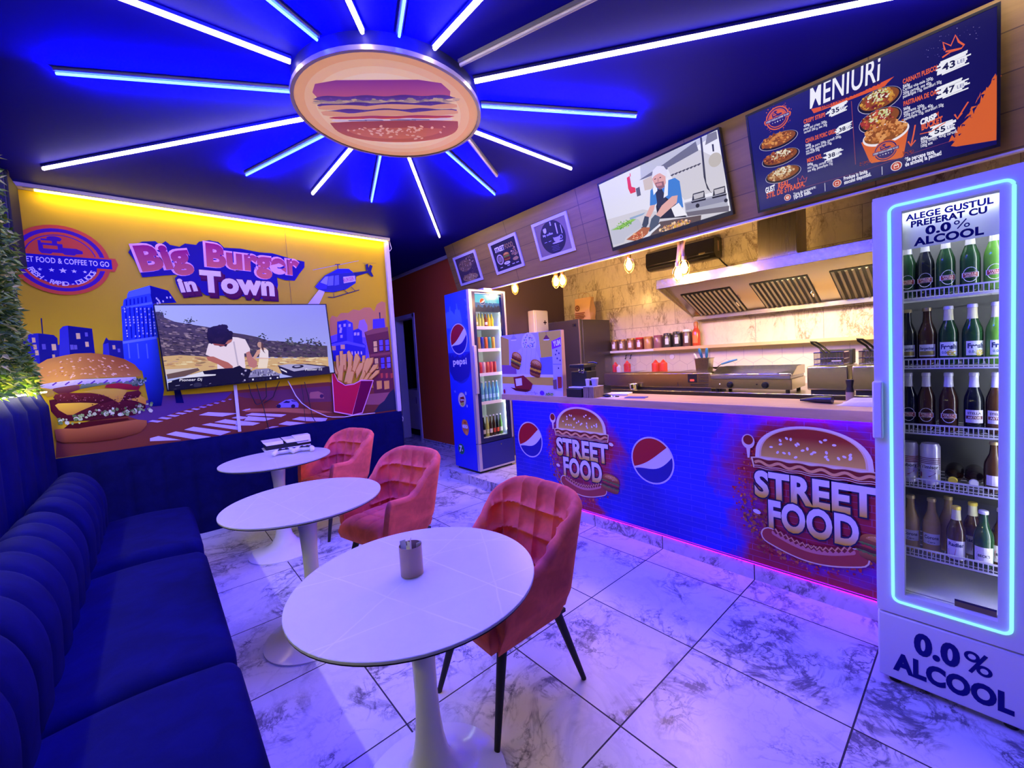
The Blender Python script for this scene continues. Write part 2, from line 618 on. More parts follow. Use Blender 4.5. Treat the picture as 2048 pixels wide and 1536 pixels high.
def burger(A, cu, cv, w, h, rot=0.0, layers=('bun', 'mayo', 'lettuce', 'tomato', 'patty', 'cheese', 'patty', 'cheese', 'patty', 'lettuce', 'base'), pal=None, seeds=40):
    """a stacked burger picture centred on cu, cv"""
    C = dict(bun='#c9812f', bun2='#8f4414', crumb='#e8b25a', mayo='#e9e2ee', lettuce='#7da23a', lettuce2='#3f6a20', tomato='#a8261c', patty='#4a1a12', patty2='#7a3320', cheese='#e7b11f', base='#b56b2a', base2='#7a3a14', seed='#f3d89c', onion='#7a4a86')
    if pal: C.update(pal)
    ca, sa = math.cos(rot), math.sin(rot)

    def T(x, y): return (cu + x * w / 2 * ca - y * h / 2 * sa, cv + x * w / 2 * sa + y * h / 2 * ca)
    R = random.Random(len(layers) * 13 + int(w * 1000))

    def P(pts, c):
        if isinstance(c, tuple) and isinstance(c[0], str):
            a, b = srgb(c[0]), srgb(c[1])
            ys = [p[1] for p in pts]
            lo, hi = min(ys), max(ys)
            A.L += 1
            q = [T(*p) for p in pts]
            base = len(A.v)
            tr = tessellate_polygon([[Vector((x, y, 0)) for x, y in q]])
            A.raw(q, tr, a)
            for i, p in enumerate(pts): A.c[base + i] = lerp(a, b, (p[1] - lo) / (hi - lo + 1e-9))
        else:
            A.poly([T(*p) for p in pts], c)
    def band(y, t, x, amp, k, c, ph=0.0, sag=0.0):
        n = 26
        top, bot = [], []
        for i in range(n + 1):
            s = -1 + 2 * i / n
            e = (1 - abs(s) ** 6) ** 0.5
            top.append((s * x, y + t / 2 * e + amp * 0.5 * math.sin(k * s + ph)))
            bot.append((s * x, y - t / 2 * e + amp * math.sin(k * 1.3 * s + ph + 1) - sag * abs(math.sin(k * 0.7 * s + ph))))
        P(top + bot[::-1], c)
    kinds = [l for l in layers if l not in ('bun', 'base')]
    y0, y1 = -0.55, 0.22
    n = len(kinds)
    base = [(-0.86, -0.5), (0.86, -0.5), (0.88, -0.68), (0.78, -0.9), (0.5, -0.99), (-0.5, -0.99), (-0.78, -0.9), (-0.88, -0.68)]
    P(base, (C['base2'], C['base']))
    for i, l in list(enumerate(kinds))[::-1]:
        y = y1 - (y1 - y0) * (i + 0.5) / n
        t = (y1 - y0) / n
        if l == 'patty':
            band(y, t * 1.5, 0.93, 0.02, 9, (C['patty'], C['patty2']), i)
            for _ in range(26):
                x, yy, r = R.uniform(-0.85, 0.85), y + R.uniform(-0.4, 0.4) * t, R.uniform(0.008, 0.022)
                A.poly([T(x - r, yy), T(x, yy - r), T(x + r, yy), T(x, yy + r)], C['patty2'], False)
        elif l == 'cheese':
            band(y, t * 0.9, 0.94, 0.02, 5, C['cheese'], i * 2.1, sag=0.09)
        elif l == 'tomato':
            band(y, t, 0.88, 0.01, 7, (C['tomato'], '#cf4a34'), i)
        elif l == 'mayo':
            band(y, t, 0.88, 0.02, 8, C['mayo'], i)
            for _ in range(6):
                x = R.uniform(-0.8, 0.6)
                A.poly([T(x, y + 0.2 * t), T(x + 0.25, y + 0.05 * t), T(x + 0.27, y - 0.25 * t), T(x + 0.02, y - 0.1 * t)], C['onion'], False)
        elif l == 'lettuce':
            band(y, t * 0.9, 0.98, 0.04, 21, (C['lettuce2'], C['lettuce']), i)
            A.L += 1
            for _ in range(34):
                x, yy = R.uniform(-1, 1), y + R.uniform(-0.9, 0.5) * t
                r = R.uniform(0.03, 0.075)
                A.poly([T(x + r * math.cos(a) * R.uniform(0.5, 1.1), yy + r * 0.7 * math.sin(a) * R.uniform(0.5, 1.1)) for a in [k * 1.05 for k in range(6)]], lerp(srgb(C['lettuce2']), srgb(C['lettuce']), R.random() * 1.3), False)
    bun = [(-0.92, 0.24)] + [(-0.92 * math.cos(PI * k / 24) ** 1 if True else 0, 0.3 + 0.7 * math.sin(PI * k / 24) ** 0.75) for k in range(25)] + [(0.92, 0.24), (0.6, 0.2), (0, 0.19), (-0.6, 0.2)]
    P(bun, (C['bun2'], C['bun']))
    hi = [(-0.7 * math.cos(PI * k / 18) + 0.03, 0.5 + 0.36 * math.sin(PI * k / 18)) for k in range(19)] + [(0.4, 0.44), (-0.3, 0.44)]
    P(hi, (C['bun'], C['crumb']))
    A.L += 1
    for _ in range(seeds):
        a, q = R.uniform(0.1, PI - 0.1), R.uniform(0.2, 0.93)
        x, y = -0.88 * q * math.cos(a), 0.36 + 0.6 * q * math.sin(a)
        r, t = R.uniform(0.014, 0.024), R.uniform(0, 3)
        A.poly([T(x + 1.7 * r * math.cos(k) * math.cos(t) - r * math.sin(k) * math.sin(t), y + (1.7 * r * math.cos(k) * math.sin(t) + r * math.sin(k) * math.cos(t)) * w / h) for k in [i * 1.05 for i in range(6)]], C['seed'], False)


def globe(A, u, v, r, ru=None, rim='#d9d4ff', red='#b0101c', white='#e6e2ff', blue='#10128c', rot=0.0):
    """round emblem: red cap, white wave, blue bowl"""
    ru = r if ru is None else ru
    def E(t, k=1.0): return (u + ru * k * math.cos(t), v + r * k * math.sin(t))
    A.poly([E(2 * PI * i / 40, 1.07) for i in range(40)], rim)
    A.poly([E(2 * PI * i / 40) for i in range(40)], white)
    def wave(y0, y1, b): return [(u + ru * (-1 + 2 * i / 14) , 0) for i in range(15)]
    # red: arc from lower left over the top to upper right, closed by an S curve
    a0, a1 = rad(203), rad(42)
    arc = [E(a0 + (a1 - a0) * i / 24) for i in range(25)]
    p0, p1 = E(a1), E(a0)
    crv = []
    for i in range(1, 14):
        t = i / 14
        x = p0[0] + (p1[0] - p0[0]) * t
        y = p0[1] + (p1[1] - p0[1]) * t - r * 0.20 * math.sin(PI * t) * (0.4 + t * 0.5) + r * 0.0
        crv.append((x, y))
    A.poly(arc + crv, red)
    b0, b1 = rad(208), rad(375)
    arc = [E(b0 + (b1 - b0) * i / 24) for i in range(25)]
    p0, p1 = E(b1), E(b0)
    crv = []
    for i in range(1, 14):
        t = i / 14
        crv.append((p0[0] + (p1[0] - p0[0]) * t, p0[1] + (p1[1] - p0[1]) * t - r * 0.42 * math.sin(PI * t) * (1.15 - t)))
    A.poly(arc + crv, blue)


def emblem(A, u, v, r, oc='#d2502a', pc='#3a1f86', band='#241a86', tx='#f1ecff', detail=True, splash=0):
    """round badge with a truck, a lettered band, stars"""
    if splash:
        A.dots(u, v, r * 1.25, r * 1.25, splash, r * 0.01, r * 0.06, [oc], 0.75)
    A.ell(u, v, r, col=oc, n=44)
    A.ring(u, v, r * 0.80, r * 0.90, pc)
    A.ring(u, v, r * 0.70, r * 0.725, pc)
    k = r
    tr = [(-0.42, 0.22), (-0.42, 0.50), (-0.36, 0.50), (-0.36, 0.44), (0.05, 0.44), (0.05, 0.34), (0.32, 0.34), (0.44, 0.28), (0.44, 0.20), (0.30, 0.18), (0.24, 0.10), (0.10, 0.10), (0.04, 0.18), (-0.16, 0.18), (-0.22, 0.10), (-0.34, 0.10), (-0.40, 0.18)]
    A.poly([(u + x * k, v + y * k + 0.02 * k) for x, y in tr], pc)
    A.rect(u - 0.33 * k, v + 0.30 * k, u - 0.05 * k, v + 0.40 * k, oc)
    A.ell(u - 0.10 * k, v + 0.60 * k, 0.15 * k, 0.07 * k, pc, 14)
    A.line([(u - 0.36 * k, v + 0.55 * k), (u + 0.02 * k, v + 0.56 * k)], 0.05 * k, pc)
    A.rect(u - 0.15 * k, v + 0.42 * k, u - 0.05 * k, v + 0.58 * k, pc)
    A.poly([(u - 1.12 * k, v + 0.16 * k), (u + 1.12 * k, v + 0.16 * k), (u + 1.17 * k, v - 0.02 * k), (u + 1.08 * k, v - 0.24 * k), (u - 1.08 * k, v - 0.24 * k), (u - 1.17 * k, v - 0.02 * k)], oc)
    A.rect(u - 1.03 * k, v - 0.17 * k, u + 1.03 * k, v + 0.12 * k, band)
    A.text('STREET FOOD & COFFEE TO GO', u, v - 0.10 * k, None, tx, 0.015, 0, 'C', 1.94 * k, 0.15 * k)
    A.ell(u, v - 0.17 * k, 0.7 * k, 0.52 * k, band, 20, PI, 2 * PI)
    A.L += 1
    for i, sz in enumerate((0.045, 0.06, 0.085, 0.06, 0.045)):
        star(A, u + (i - 2) * 0.22 * k, v - 0.30 * k, sz * k, tx)
    if detail:
        t = 'FRESH - RAPID - DELICIOS'
        n = len(t)
        A.L += 1
        for i, ch in enumerate(t):
            if ch == ' ': continue
            a = rad(206) + rad(128) * i / (n - 1)
            A.text(ch, u + 0.735 * k * math.cos(a), v + 0.735 * k * math.sin(a), None, tx, 0.02, 0, 'C', None, 0.12 * k, a + PI / 2, None, False)


def percent(A, u, v, w, h, col):
    """per cent sign in the box w by h with its lower left corner at u, v"""
    r = h * 0.25
    for cu, cv in ((u + r, v + h - r), (u + w - r, v + r)):
        A.ring(cu, cv, r * 0.50, r, col, 24)
    A.line([(u + w * 0.22, v), (u + w * 0.78, v + h)], h * 0.13, col)


def star(A, u, v, r, c, up=False):
    A.poly([(u + (r if i % 2 == 0 else r * 0.42) * math.sin(PI * i / 5), v + (r if i % 2 == 0 else r * 0.42) * math.cos(PI * i / 5)) for i in range(10)], c, up)

# ================================================================ shared materials
M = {}
M['floor'] = marble('floor_marble', 0, 1, 0.585, 0.615, 0.642, 0.326, (0.70, 0.68, 0.71), (0.13, 0.12, 0.16), (0.03, 0.025, 0.03), 0.0032, 0.30, vscale=1.0, vamt=1.15, crack=True)
M['riser'] = marble('riser_marble', 1, 2, 0.615, 0.3, 0.326, -0.15, (0.62, 0.60, 0.64), (0.12, 0.11, 0.13), (0.03, 0.025, 0.03), 0.003, 0.25, vscale=1.6)
M['riser_x'] = marble('riser_marble_turned', 0, 2, 0.585, 0.3, 0.642, -0.15, (0.62, 0.60, 0.64), (0.12, 0.11, 0.13), (0.03, 0.025, 0.03), 0.003, 0.25, vscale=1.6)
M['walltile'] = marble('wall_marble', 1, 2, 0.595, 0.292, 0.125, 1.722, (0.74, 0.65, 0.47), (0.20, 0.13, 0.08), (0.30, 0.25, 0.20), 0.0025, 0.22, crack=True, bond=True, vscale=1.1, vamt=0.9, stretch=(1.7, 0.7))
M['ceiling'] = mat('ceiling_paint', (0.0055, 0.0042, 0.20), 0.6, Specular_IOR_Level=0.03)
M['dark_wall'] = mat('plum_paint', (0.075, 0.045, 0.07), 0.6)
M['left_wall'] = mat('navy_paint', (0.03, 0.03, 0.05), 0.6)
M['orange'] = mat('orange_paint', (0.66, 0.11, 0.018), 0.6, Specular_IOR_Level=0.15)
M['white'] = mat('white_paint', (0.72, 0.70, 0.66), 0.4)
M['trimwhite'] = mat('trim_white', (0.62, 0.58, 0.60), 0.45)
M['fascia'] = wood('fascia_wood', (0.36, 0.215, 0.040), (0.23, 0.135, 0.026), 1, 0.55, 0.55, plank=0.165, pv=2, joint=(0.42, 1.05))
M['worktop'] = wood('worktop_oak', (0.70, 0.47, 0.24), (0.50, 0.31, 0.15), 1, 1.0, 0.35, plank=0.042, pv=0)
M['lightwood'] = wood('light_wood', (0.74, 0.50, 0.24), (0.60, 0.38, 0.16), 1, 0.8, 0.45)
M['boardwood'] = wood('board_wood', (0.66, 0.44, 0.26), (0.50, 0.31, 0.17), 2, 0.8, 0.5)
M['bamboo'] = wood('organiser_wood', (0.40, 0.27, 0.15), (0.15, 0.10, 0.06), 2, 3.0, 0.5)
M['steel'] = brushed('brushed_steel', (0.46, 0.41, 0.29), 0.25, 1)
M['steelv'] = brushed('brushed_steel_upright', (0.48, 0.42, 0.30), 0.28, 2)
M['chrome'] = mat('chrome', (0.75, 0.74, 0.72), 0.12, 1.0)
M['filter'] = mat('filter_steel', (0.32, 0.29, 0.24), 0.38, 1.0)
M['fridgegrey'] = mat('grey_fridge_enamel', (0.085, 0.075, 0.078), 0.32, 0.65)
M['black'] = mat('black_plastic', (0.012, 0.012, 0.014), 0.35)
M['blackmatt'] = mat('black_matt', (0.010, 0.010, 0.012), 0.65)
M['screenblack'] = mat('screen_bezel', (0.008, 0.008, 0.010), 0.22)
M['navy'] = velvet('navy_velvet', (0.0022, 0.0026, 0.055), 0.06)
M['navydark'] = velvet('navy_velvet_panel', (0.004, 0.005, 0.05), 0.05)
M['coral'] = velvet('coral_velvet', (0.86, 0.15, 0.095), 0.35)
M['enamel'] = mat('white_enamel', (0.80, 0.79, 0.82), 0.22)
M['enamelgloss'] = mat('white_gloss', (0.82, 0.81, 0.84), 0.12)
M['lacquer'] = mat('fridge_white', (0.86, 0.85, 0.88), 0.4)
M['glass'] = glassmat('clear_glass')
M['clearplastic'] = glassmat('clear_plastic', (0.92, 0.93, 0.95), 0.10)
M['rope'] = mat('jute_rope', (0.48, 0.31, 0.16), 0.9)
M['gold'] = mat('brass', (0.80, 0.52, 0.20), 0.28, 1.0)
M['bronze'] = brushed('bronze_tin', (0.40, 0.29, 0.17), 0.30, 2)
M['red'] = mat('red_plastic', (0.70, 0.035, 0.02), 0.35)
M['cream'] = mat('cream_plastic', (0.85, 0.74, 0.62), 0.4)
M['print'] = printmat('printed_ink', 0.4)
M['printgloss'] = printmat('printed_gloss', 0.35, coat=0.0, spec=0.04)
M['printmatt'] = printmat('printed_matt', 0.6, spec=0.2)
M['screen'] = printmat('screen_picture', 0.3, emit=1.0)
M['led_white'] = emis('led_white', (1.0, 0.84, 0.92), E_WHITE)
M['led_blue'] = emis('led_blue', (0.0006, 0.0018, 1.0), E_BLUE)
M['led_yellow'] = emis('led_yellow', (1.0, 0.70, 0.05), E_YEL)
M['led_cyan'] = emis('led_cyan', (0.20, 0.60, 1.0), E_CYAN)
M['led_off'] = mat('led_diffuser_off', (0.36, 0.33, 0.40), 0.3)
M['alu'] = mat('aluminium_channel', (0.35, 0.34, 0.38), 0.35, 0.9)

CEIL = 2.95
STEP = 0.10
CXF = 2.63          # front of the counter

# ================================================================ the setting
structure(bx('floor', M['floor'], (-1.0, CXF, -2.2, 4.86, -0.1, 0)))
fr = MB().box(CXF, 4.85, -2.2, 4.45, -0.1, STEP).box(2.235, 4.85, 4.45, 9.0, -0.1, STEP)
structure(fr.build('floor_raised', M['floor']))
structure(bx('trim_1', M['riser'], (CXF - 0.008, CXF, -2.2, 4.45, 0, STEP)))
structure(bx('trim_2', M['riser_x'], (2.235, CXF - 0.008, 4.442, 4.45, 0, STEP)))
structure(bx('ceiling', M['ceiling'], (-1.0, 4.85, -2.2, 9.0, CEIL, CEIL + 0.1)))
structure(bx('wall_back', M['dark_wall'], (-1.0, 2.235, 4.86, 4.98, 0, CEIL)))
structure(bx('wall_left', M['left_wall'], (-1.0, -0.70, -2.2, 4.86, 0, CEIL)))
structure(bx('wall_front', M['left_wall'], (-0.70, 4.72, -2.2, -2.1, 0, CEIL)))
structure(bx('wall_right', M['walltile'], (4.72, 4.85, -2.2, 4.40, STEP, CEIL)))
structure(bx('wall_kitchen', M['dark_wall'], (3.37, 4.72, 4.30, 4.40, STEP, CEIL)))
DY0, DY1, DZ = 6.30, 7.06, 2.26
wc = MB().box(3.27, 3.37, 4.30, DY0, STEP, CEIL).box(3.27, 3.37, DY1, 8.6, STEP, CEIL).box(3.27, 3.37, DY0, DY1, DZ, CEIL)
structure(wc.build('wall_corridor', M['orange']))
structure(MB().box(2.235, 4.85, 8.6, 8.7, STEP, CEIL).build('wall_end', M['dark_wall']))
structure(MB().box(1.3, 2.235, 4.98, 8.6, STEP, CEIL).build('wall_hall', M['dark_wall']))
structure(MB().box(4.3, 4.4, 4.4, 8.6, STEP, CEIL).build('wall_service', M['left_wall']))
dr = MB()
for y0, y1 in ((DY0, DY0 + 0.07), (DY1 - 0.07, DY1)):
    dr.box(3.255, 3.40, y0, y1, STEP, DZ)
dr.box(3.255, 3.40, DY0, DY1, DZ - 0.07, DZ)
structure(dr.build('door_1', M['white'], bevel=0.006))
structure(bx('trim_3', M['trimwhite'], (3.235, 3.27, 4.44, 8.6, CEIL - 0.05, CEIL), bevel=0.01))
structure(bx('trim_4', M['trimwhite'], (-0.70, 2.235, 4.775, 4.86, 2.918, CEIL), bevel=0.006))
structure(bx('trim_5', M['trimwhite'], (2.185, 2.235, 4.815, 4.86, 0.86, 2.918), bevel=0.004))
structure(bx('baseboard_corridor', M['riser'], (3.262, 3.27, 4.46, DY0, STEP, STEP + 0.07)))
# sloped timber fascia over the counter
FT, FB = Vector((3.0, 0, CEIL)), Vector((3.19, 0, 2.305))
fdir = (FB - FT).normalized()
fn = Vector((fdir.z, 0, -fdir.x))
if fn.x > 0: fn = -fn
fa = MB()
ya, yb = -2.2, 4.82
back = -fn * 0.03
fa.prism([FT + Vector((0, ya, 0)), FB + Vector((0, ya, 0)), FB + back + Vector((0, ya, 0)), FT + back + Vector((0, ya, 0))], (0, yb - ya, 0))
structure(fa.build('wall_fascia', M['fascia'], bevel=0.002))
structure(bx('trim_6', M['trimwhite'], (3.185, 3.215, ya, yb, 2.292, 2.303)))
structure(bx('wall_soffit', M['dark_wall'], (3.225, 3.27, ya, 4.30, 2.31, CEIL)))
FN = fn


def onf(x, y, lift=0.0):              # on the fascia
    return onp(x, y, FT + FN * lift, FN)


# cabinet seen in the dark service room
t = thing('cabinet', 'white cabinet inside the dark doorway of the orange wall', 'cabinet', (3.75, 7.0, STEP))
bx('body', M['white'], (3.5, 3.95, 6.75, 7.35, STEP + 0.12, STEP + 0.85), t, 0.01)
bx('plinth', M['blackmatt'], (3.54, 3.95, 6.78, 7.33, STEP, STEP + 0.12), t)
MB().cyl((3.495, 6.9, STEP + 0.6), (3.495, 6.9, STEP + 0.72), 0.008).build('handle', M['chrome'], t)

# ================================================================ lamps of the ceiling
SGC = Vector((1.127, 2.266, 0))
tubes = [
    ('white', (251, 0), (598, 131), 0.9, 'white light tube running from the round burger sign towards the upper left frame edge'),
    ('blue', (536, 0), (644, 88), 0.9, 'blue light tube between two white ones above the round burger sign'),
    ('white', (695, 0), (727, 70), 0.9, 'short white light tube standing almost straight up from the burger sign'),
    ('blue', (809, 0), (798, 75), 0.9, 'blue light tube nearly upright directly above the burger sign'),
    ('white', (959, 0), (870, 96), 0.9, 'white light tube leaning right above the burger sign beside the upright blue one'),
    ('off', (1184, 0), (917, 132), 0.5, 'unlit pale tube between the burger sign and the top edge'),
    ('white', (1760, 0), (943, 165), 0.7, 'long white light tube reaching from the burger sign over the menu screen'),
    ('blue', (1273, 234), (955, 213), 0, 'blue light tube pointing right from the burger sign towards the kitchen'),
    ('white', (1143, 338), (943, 262), 0, 'white light tube ending above the framed coffee picture'),
    ('off', (994, 353), (933, 275), 0, 'short unlit tube between a white and a blue one right of the sign'),
    ('blue', (990, 390), (886, 298), 0, 'blue light tube below right of the burger sign beside the unlit tube'),
    ('white', (879, 474), (816, 312), 0, 'white light tube pointing down to the corner of the wood fascia'),
    ('blue', (743, 404), (761, 312), 0, 'short blue light tube hanging straight below the burger sign'),
    ('white', (625, 388), (702, 298), 0, 'short white light tube below left of the burger sign'),
    ('blue', (492, 351), (651, 270), 0, 'blue light tube between two white ones left below the sign'),
    ('white', (86, 338), (615, 237), 0, 'long white light tube ending just above the left end of the mural'),
    ('blue', (110, 147), (590, 185), 0, 'long blue light tube pointing level left from the burger sign'),
]
for kind, a, b, ext, lab in tubes:
    p, q = onz(*a, CEIL - 0.025), onz(*b, CEIL - 0.025)
    d = (q - p).normalized()
    p = p - d * ext
    cq = (q - SGC).dot(d); hq = (q - SGC - d * cq); hq.z = 0
    q = q + d * (-math.sqrt(max(0, 0.512 ** 2 - hq.length_squared)) - cq)
    t = thing('light_tube', lab, 'light tube', ((p.x + q.x) / 2, (p.y + q.y) / 2, CEIL), 'light tubes around the burger sign')
    n = Vector((-d.y, d.x, 0))
    ch = MB()
    ch.prism([p + n * 0.012 + Vector((0, 0, 0.008)), p - n * 0.012 + Vector((0, 0, 0.008)), p - n * 0.012 + Vector((0, 0, 0.024)), p + n * 0.012 + Vector((0, 0, 0.024))], q - p)
    ch.build('housing', M['alu'], t)
    r = 0.009 if kind != 'blue' else 0.006
    MB().cyl(p + d * 0.004, q - d * 0.004, r, seg=10).build('diffuser', M['led_' + kind], t)

# the burger sign: a shallow drum with a printed face
SGR, SGZ = 0.506, 2.866
t = thing('burger_sign', 'round ceiling sign printed with a big burger, light tubes around it', 'sign', (SGC.x, SGC.y, CEIL))
MB().lathe([(SGR - 0.03, CEIL), (SGR - 0.01, CEIL), (SGR - 0.01, SGZ + 0.012), (SGR - 0.03, SGZ + 0.012)], SGC, 64, cap=False).build('drum', mat('drum_side', (0.008, 0.008, 0.05), 0.5, Specular_IOR_Level=0.1), t)
MB().lathe([(SGR - 0.018, SGZ + 0.016), (SGR, SGZ + 0.016), (SGR, SGZ - 0.006), (SGR - 0.018, SGZ - 0.006)], SGC, 64, cap=False).build('rim', mat('sign_rim', (0.5, 0.42, 0.36), 0.35, 0.6), t)
A = Art((SGC.x, SGC.y, SGZ), (0.861, -0.508, 0), (-0.508, -0.861, 0))
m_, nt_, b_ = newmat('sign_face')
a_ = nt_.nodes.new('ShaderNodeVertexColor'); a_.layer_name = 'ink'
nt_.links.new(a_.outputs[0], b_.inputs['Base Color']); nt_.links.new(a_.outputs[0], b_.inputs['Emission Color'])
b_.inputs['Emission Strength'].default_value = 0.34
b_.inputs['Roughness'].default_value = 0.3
n = 48
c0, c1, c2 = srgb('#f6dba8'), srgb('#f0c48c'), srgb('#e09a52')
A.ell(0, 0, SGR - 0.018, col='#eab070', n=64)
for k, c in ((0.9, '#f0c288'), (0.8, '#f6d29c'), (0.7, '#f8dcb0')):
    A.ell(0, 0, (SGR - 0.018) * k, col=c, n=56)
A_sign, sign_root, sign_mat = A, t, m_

# yellow strip over the mural
t = thing('led_strip', 'yellow glowing LED strip along the top of the mural', 'light strip', (0.8, 4.82, 2.91))
bx('diffuser', M['led_yellow'], (-0.545, 2.2, 4.782, 4.796, 2.900, 2.914), t)
bx('channel', M['alu'], (-0.60, 2.2, 4.778, 4.800, 2.914, 2.918), t)

# ================================================================ seating along the left
def flute_panel(name, label, cat, x0, x1, y0, y1, z0, z1, along, n, depth, mat_, roll=0.0, face=1):
    """upright padded panel with vertical rounded channels; along = 0 runs in x and faces -y, along = 1 runs in y and faces +x"""
    t = thing(name, label, cat, (x0, y0, z0))
    L = (x1 - x0) if along == 0 else (y1 - y0)
    nu, nv = n * 10, 14

    def f(u, v):
        c = (u * n) % 1.0
        if u >= 1: c = 1.0
        b = depth * (1 - abs(2 * c - 1) ** 3.0) ** 0.5
        e = min(1.0, (1 - v) / 0.10)
        e = (1 - (1 - e) ** 2) ** 0.5
        z = z0 + (z1 - z0) * v
        if along == 0: return Vector((x0 + L * u, y0 + 0.03 - (b + 0.012) * e, z))
        return Vector((x1 - 0.03 + (b + 0.012) * e, y0 + L * u, z))
    MB().grid(f, nu, nv).build('padding', mat_, t, smooth=80)
    if along == 0: bx('backing', M['navydark'], (x0, x1, y0 + 0.028, y1, z0, z1), t)
    else: bx('backing', M['navydark'], (x0, x1 - 0.028, y0, y1, z0, z1), t, 0.012)
    return t


flute_panel('padded_wall_panel', 'low dark navy channelled padding under the mural', 'wall padding', -0.62, 2.235, 4.80, 4.855, 0.0, 0.865, 0, 14, 0.016, M['navydark'])
flute_panel('padded_wall_panel', 'tall navy velvet panel with rounded upright channels under the leafy wall', 'wall padding', -0.699, -0.612, -0.61, 4.79, 0.0, 1.385, 1, 15, 0.040, M['navy'])


def sofa(y0, y1, label, nch=6):
    t = thing('sofa_section', label, 'sofa', (-0.25, (y0 + y1) / 2, 0), 'navy sofa sections along the left wall')
    g = 0.006
    y0 += g; y1 -= g
    bx('base', M['blackmatt'], (-0.53, 0.10, y0 + 0.01, y1 - 0.01, 0.0, 0.20), t, 0.01)
    # seat cushion: soft-edged and slightly domed
    X0, X1, Z0, Z1 = -0.36, 0.145, 0.20, 0.465
    def seat(u, v):
        # u around the section (front bottom -> front top -> back top), v along y
        yy = y0 + (y1 - y0) * v
        e = min(v, 1 - v) * (y1 - y0)
        k = 1 - max(0, 1 - e / 0.05) ** 2
        r = 0.055
        if u < 0.3:
            s = u / 0.3
            x, z = X1 - 0.0, Z0 + (Z1 - r - Z0) * s
        elif u < 0.55:
            a = (u - 0.3) / 0.25 * PI / 2
            x, z = X1 - r + r * math.cos(a), Z1 - r + r * math.sin(a)
        else:
            s = (u - 0.55) / 0.45
            x, z = X1 - r + (X0 - X1 + r) * s, Z1 + 0.018 * math.sin(PI * s)
        x -= 0.025 * (1 - k)
        if z > 0.3: z -= 0.035 * (1 - k) * min(1, (z - 0.3) / 0.1)
        return Vector((x, yy, z))
    m = MB().grid(seat, 28, 40)
    n = len(m.v)
    for j in (0, 40):
        m.f.append(tuple(i * 41 + j for i in range(29)) if j else tuple(i * 41 + j for i in range(29))[::-1]); m.m.append(0)
    m.box(-0.36, 0.12, y0 + 0.012, y1 - 0.012, 0.20, 0.42)
    m.build('seat', M['navy'], t, smooth=60)
    # rolled backrest with upright channels
    def bk(u, v):
        c = (v * nch) % 1.0
        if v >= 1: c = 1.0
        b = (1 - abs(2 * c - 1) ** 2.6) ** 0.5
        bb = 0.024 * b - 0.012
        yy = y0 + (y1 - y0) * v
        # profile from the seat up over the roll to the back
        prof = [(-0.318, 0.44), (-0.316, 0.52), (-0.312, 0.62), (-0.322, 0.70), (-0.350, 0.77), (-0.39, 0.82), (-0.435, 0.846), (-0.475, 0.846), (-0.51, 0.82), (-0.532, 0.76), (-0.537, 0.70), (-0.537, 0.42)]
        s = u * (len(prof) - 1)
        i = min(int(s), len(prof) - 2)
        f = s - i
        def cr(k):
            p = [prof[max(0, min(len(prof) - 1, i + q))][k] for q in (-1, 0, 1, 2)]
            return 0.5 * ((2 * p[1]) + (-p[0] + p[2]) * f + (2 * p[0] - 5 * p[1] + 4 * p[2] - p[3]) * f * f + (-p[0] + 3 * p[1] - 3 * p[2] + p[3]) * f ** 3)
        x, z = cr(0), cr(1)
        cx, cz = -0.430, min(z, 0.72)
        d = Vector((x - cx, z - cz)); d.normalize()
        return Vector((x + d.x * bb, yy, z + d.y * bb))
    m = MB().grid(bk, 30, nch * 10)
    k = nch * 10 + 1
    m.f.append(tuple(i * k for i in range(31))[::-1]); m.m.append(0)
    m.f.append(tuple(i * k + k - 1 for i in range(31))); m.m.append(0)
    m.build('backrest', M['navy'], t, smooth=60)
    return t


sofa(3.13, 4.10, 'navy velvet sofa section at the far end below the mural', 5)
sofa(1.79, 3.01, 'navy velvet sofa section in the middle, beside the second table')
sofa(0.57, 1.79, 'nearest navy velvet sofa section beside the front table')

# ================================================================ pedestal tables
def table(x, y, label, first=None):
    if first is not None: return dup(first, (x, y, 0), rad(random.uniform(0, 360)), label)
    t = thing('pedestal_table', label, 'table', (0, 0, 0), 'round white pedestal tables in front of the sofa')
    R = 0.385
    MB().lathe([(0, 0.7395), (R - 0.004, 0.7395), (R, 0.742), (R, 0.7485), (R - 0.0015, 0.75), (0, 0.75)], seg=72, cap=False).build('tabletop', M['tabletop'], t)
    MB().lathe([(0, 0.7300), (R - 0.016, 0.7300), (R - 0.001, 0.7375), (R - 0.0015, 0.7394), (0, 0.7394)], seg=72, cap=False).build('underside', M['black'], t, label='dark edge band')
    prof = [(0, 0.7299), (0.10, 0.7299), (0.10, 0.722), (0.062, 0.70), (0.052, 0.66), (0.043, 0.56), (0.038, 0.45), (0.037, 0.36), (0.040, 0.27), (0.048, 0.19), (0.062, 0.125), (0.090, 0.075), (0.135, 0.043), (0.19, 0.024), (0.235, 0.014), (0.252, 0.008), (0.252, 0.0), (0, 0)]
    MB().lathe(prof, seg=56, cap=False).build('pedestal', M['enamelgloss'], t, smooth=60)
    t.location = (x, y, 0)
    return t


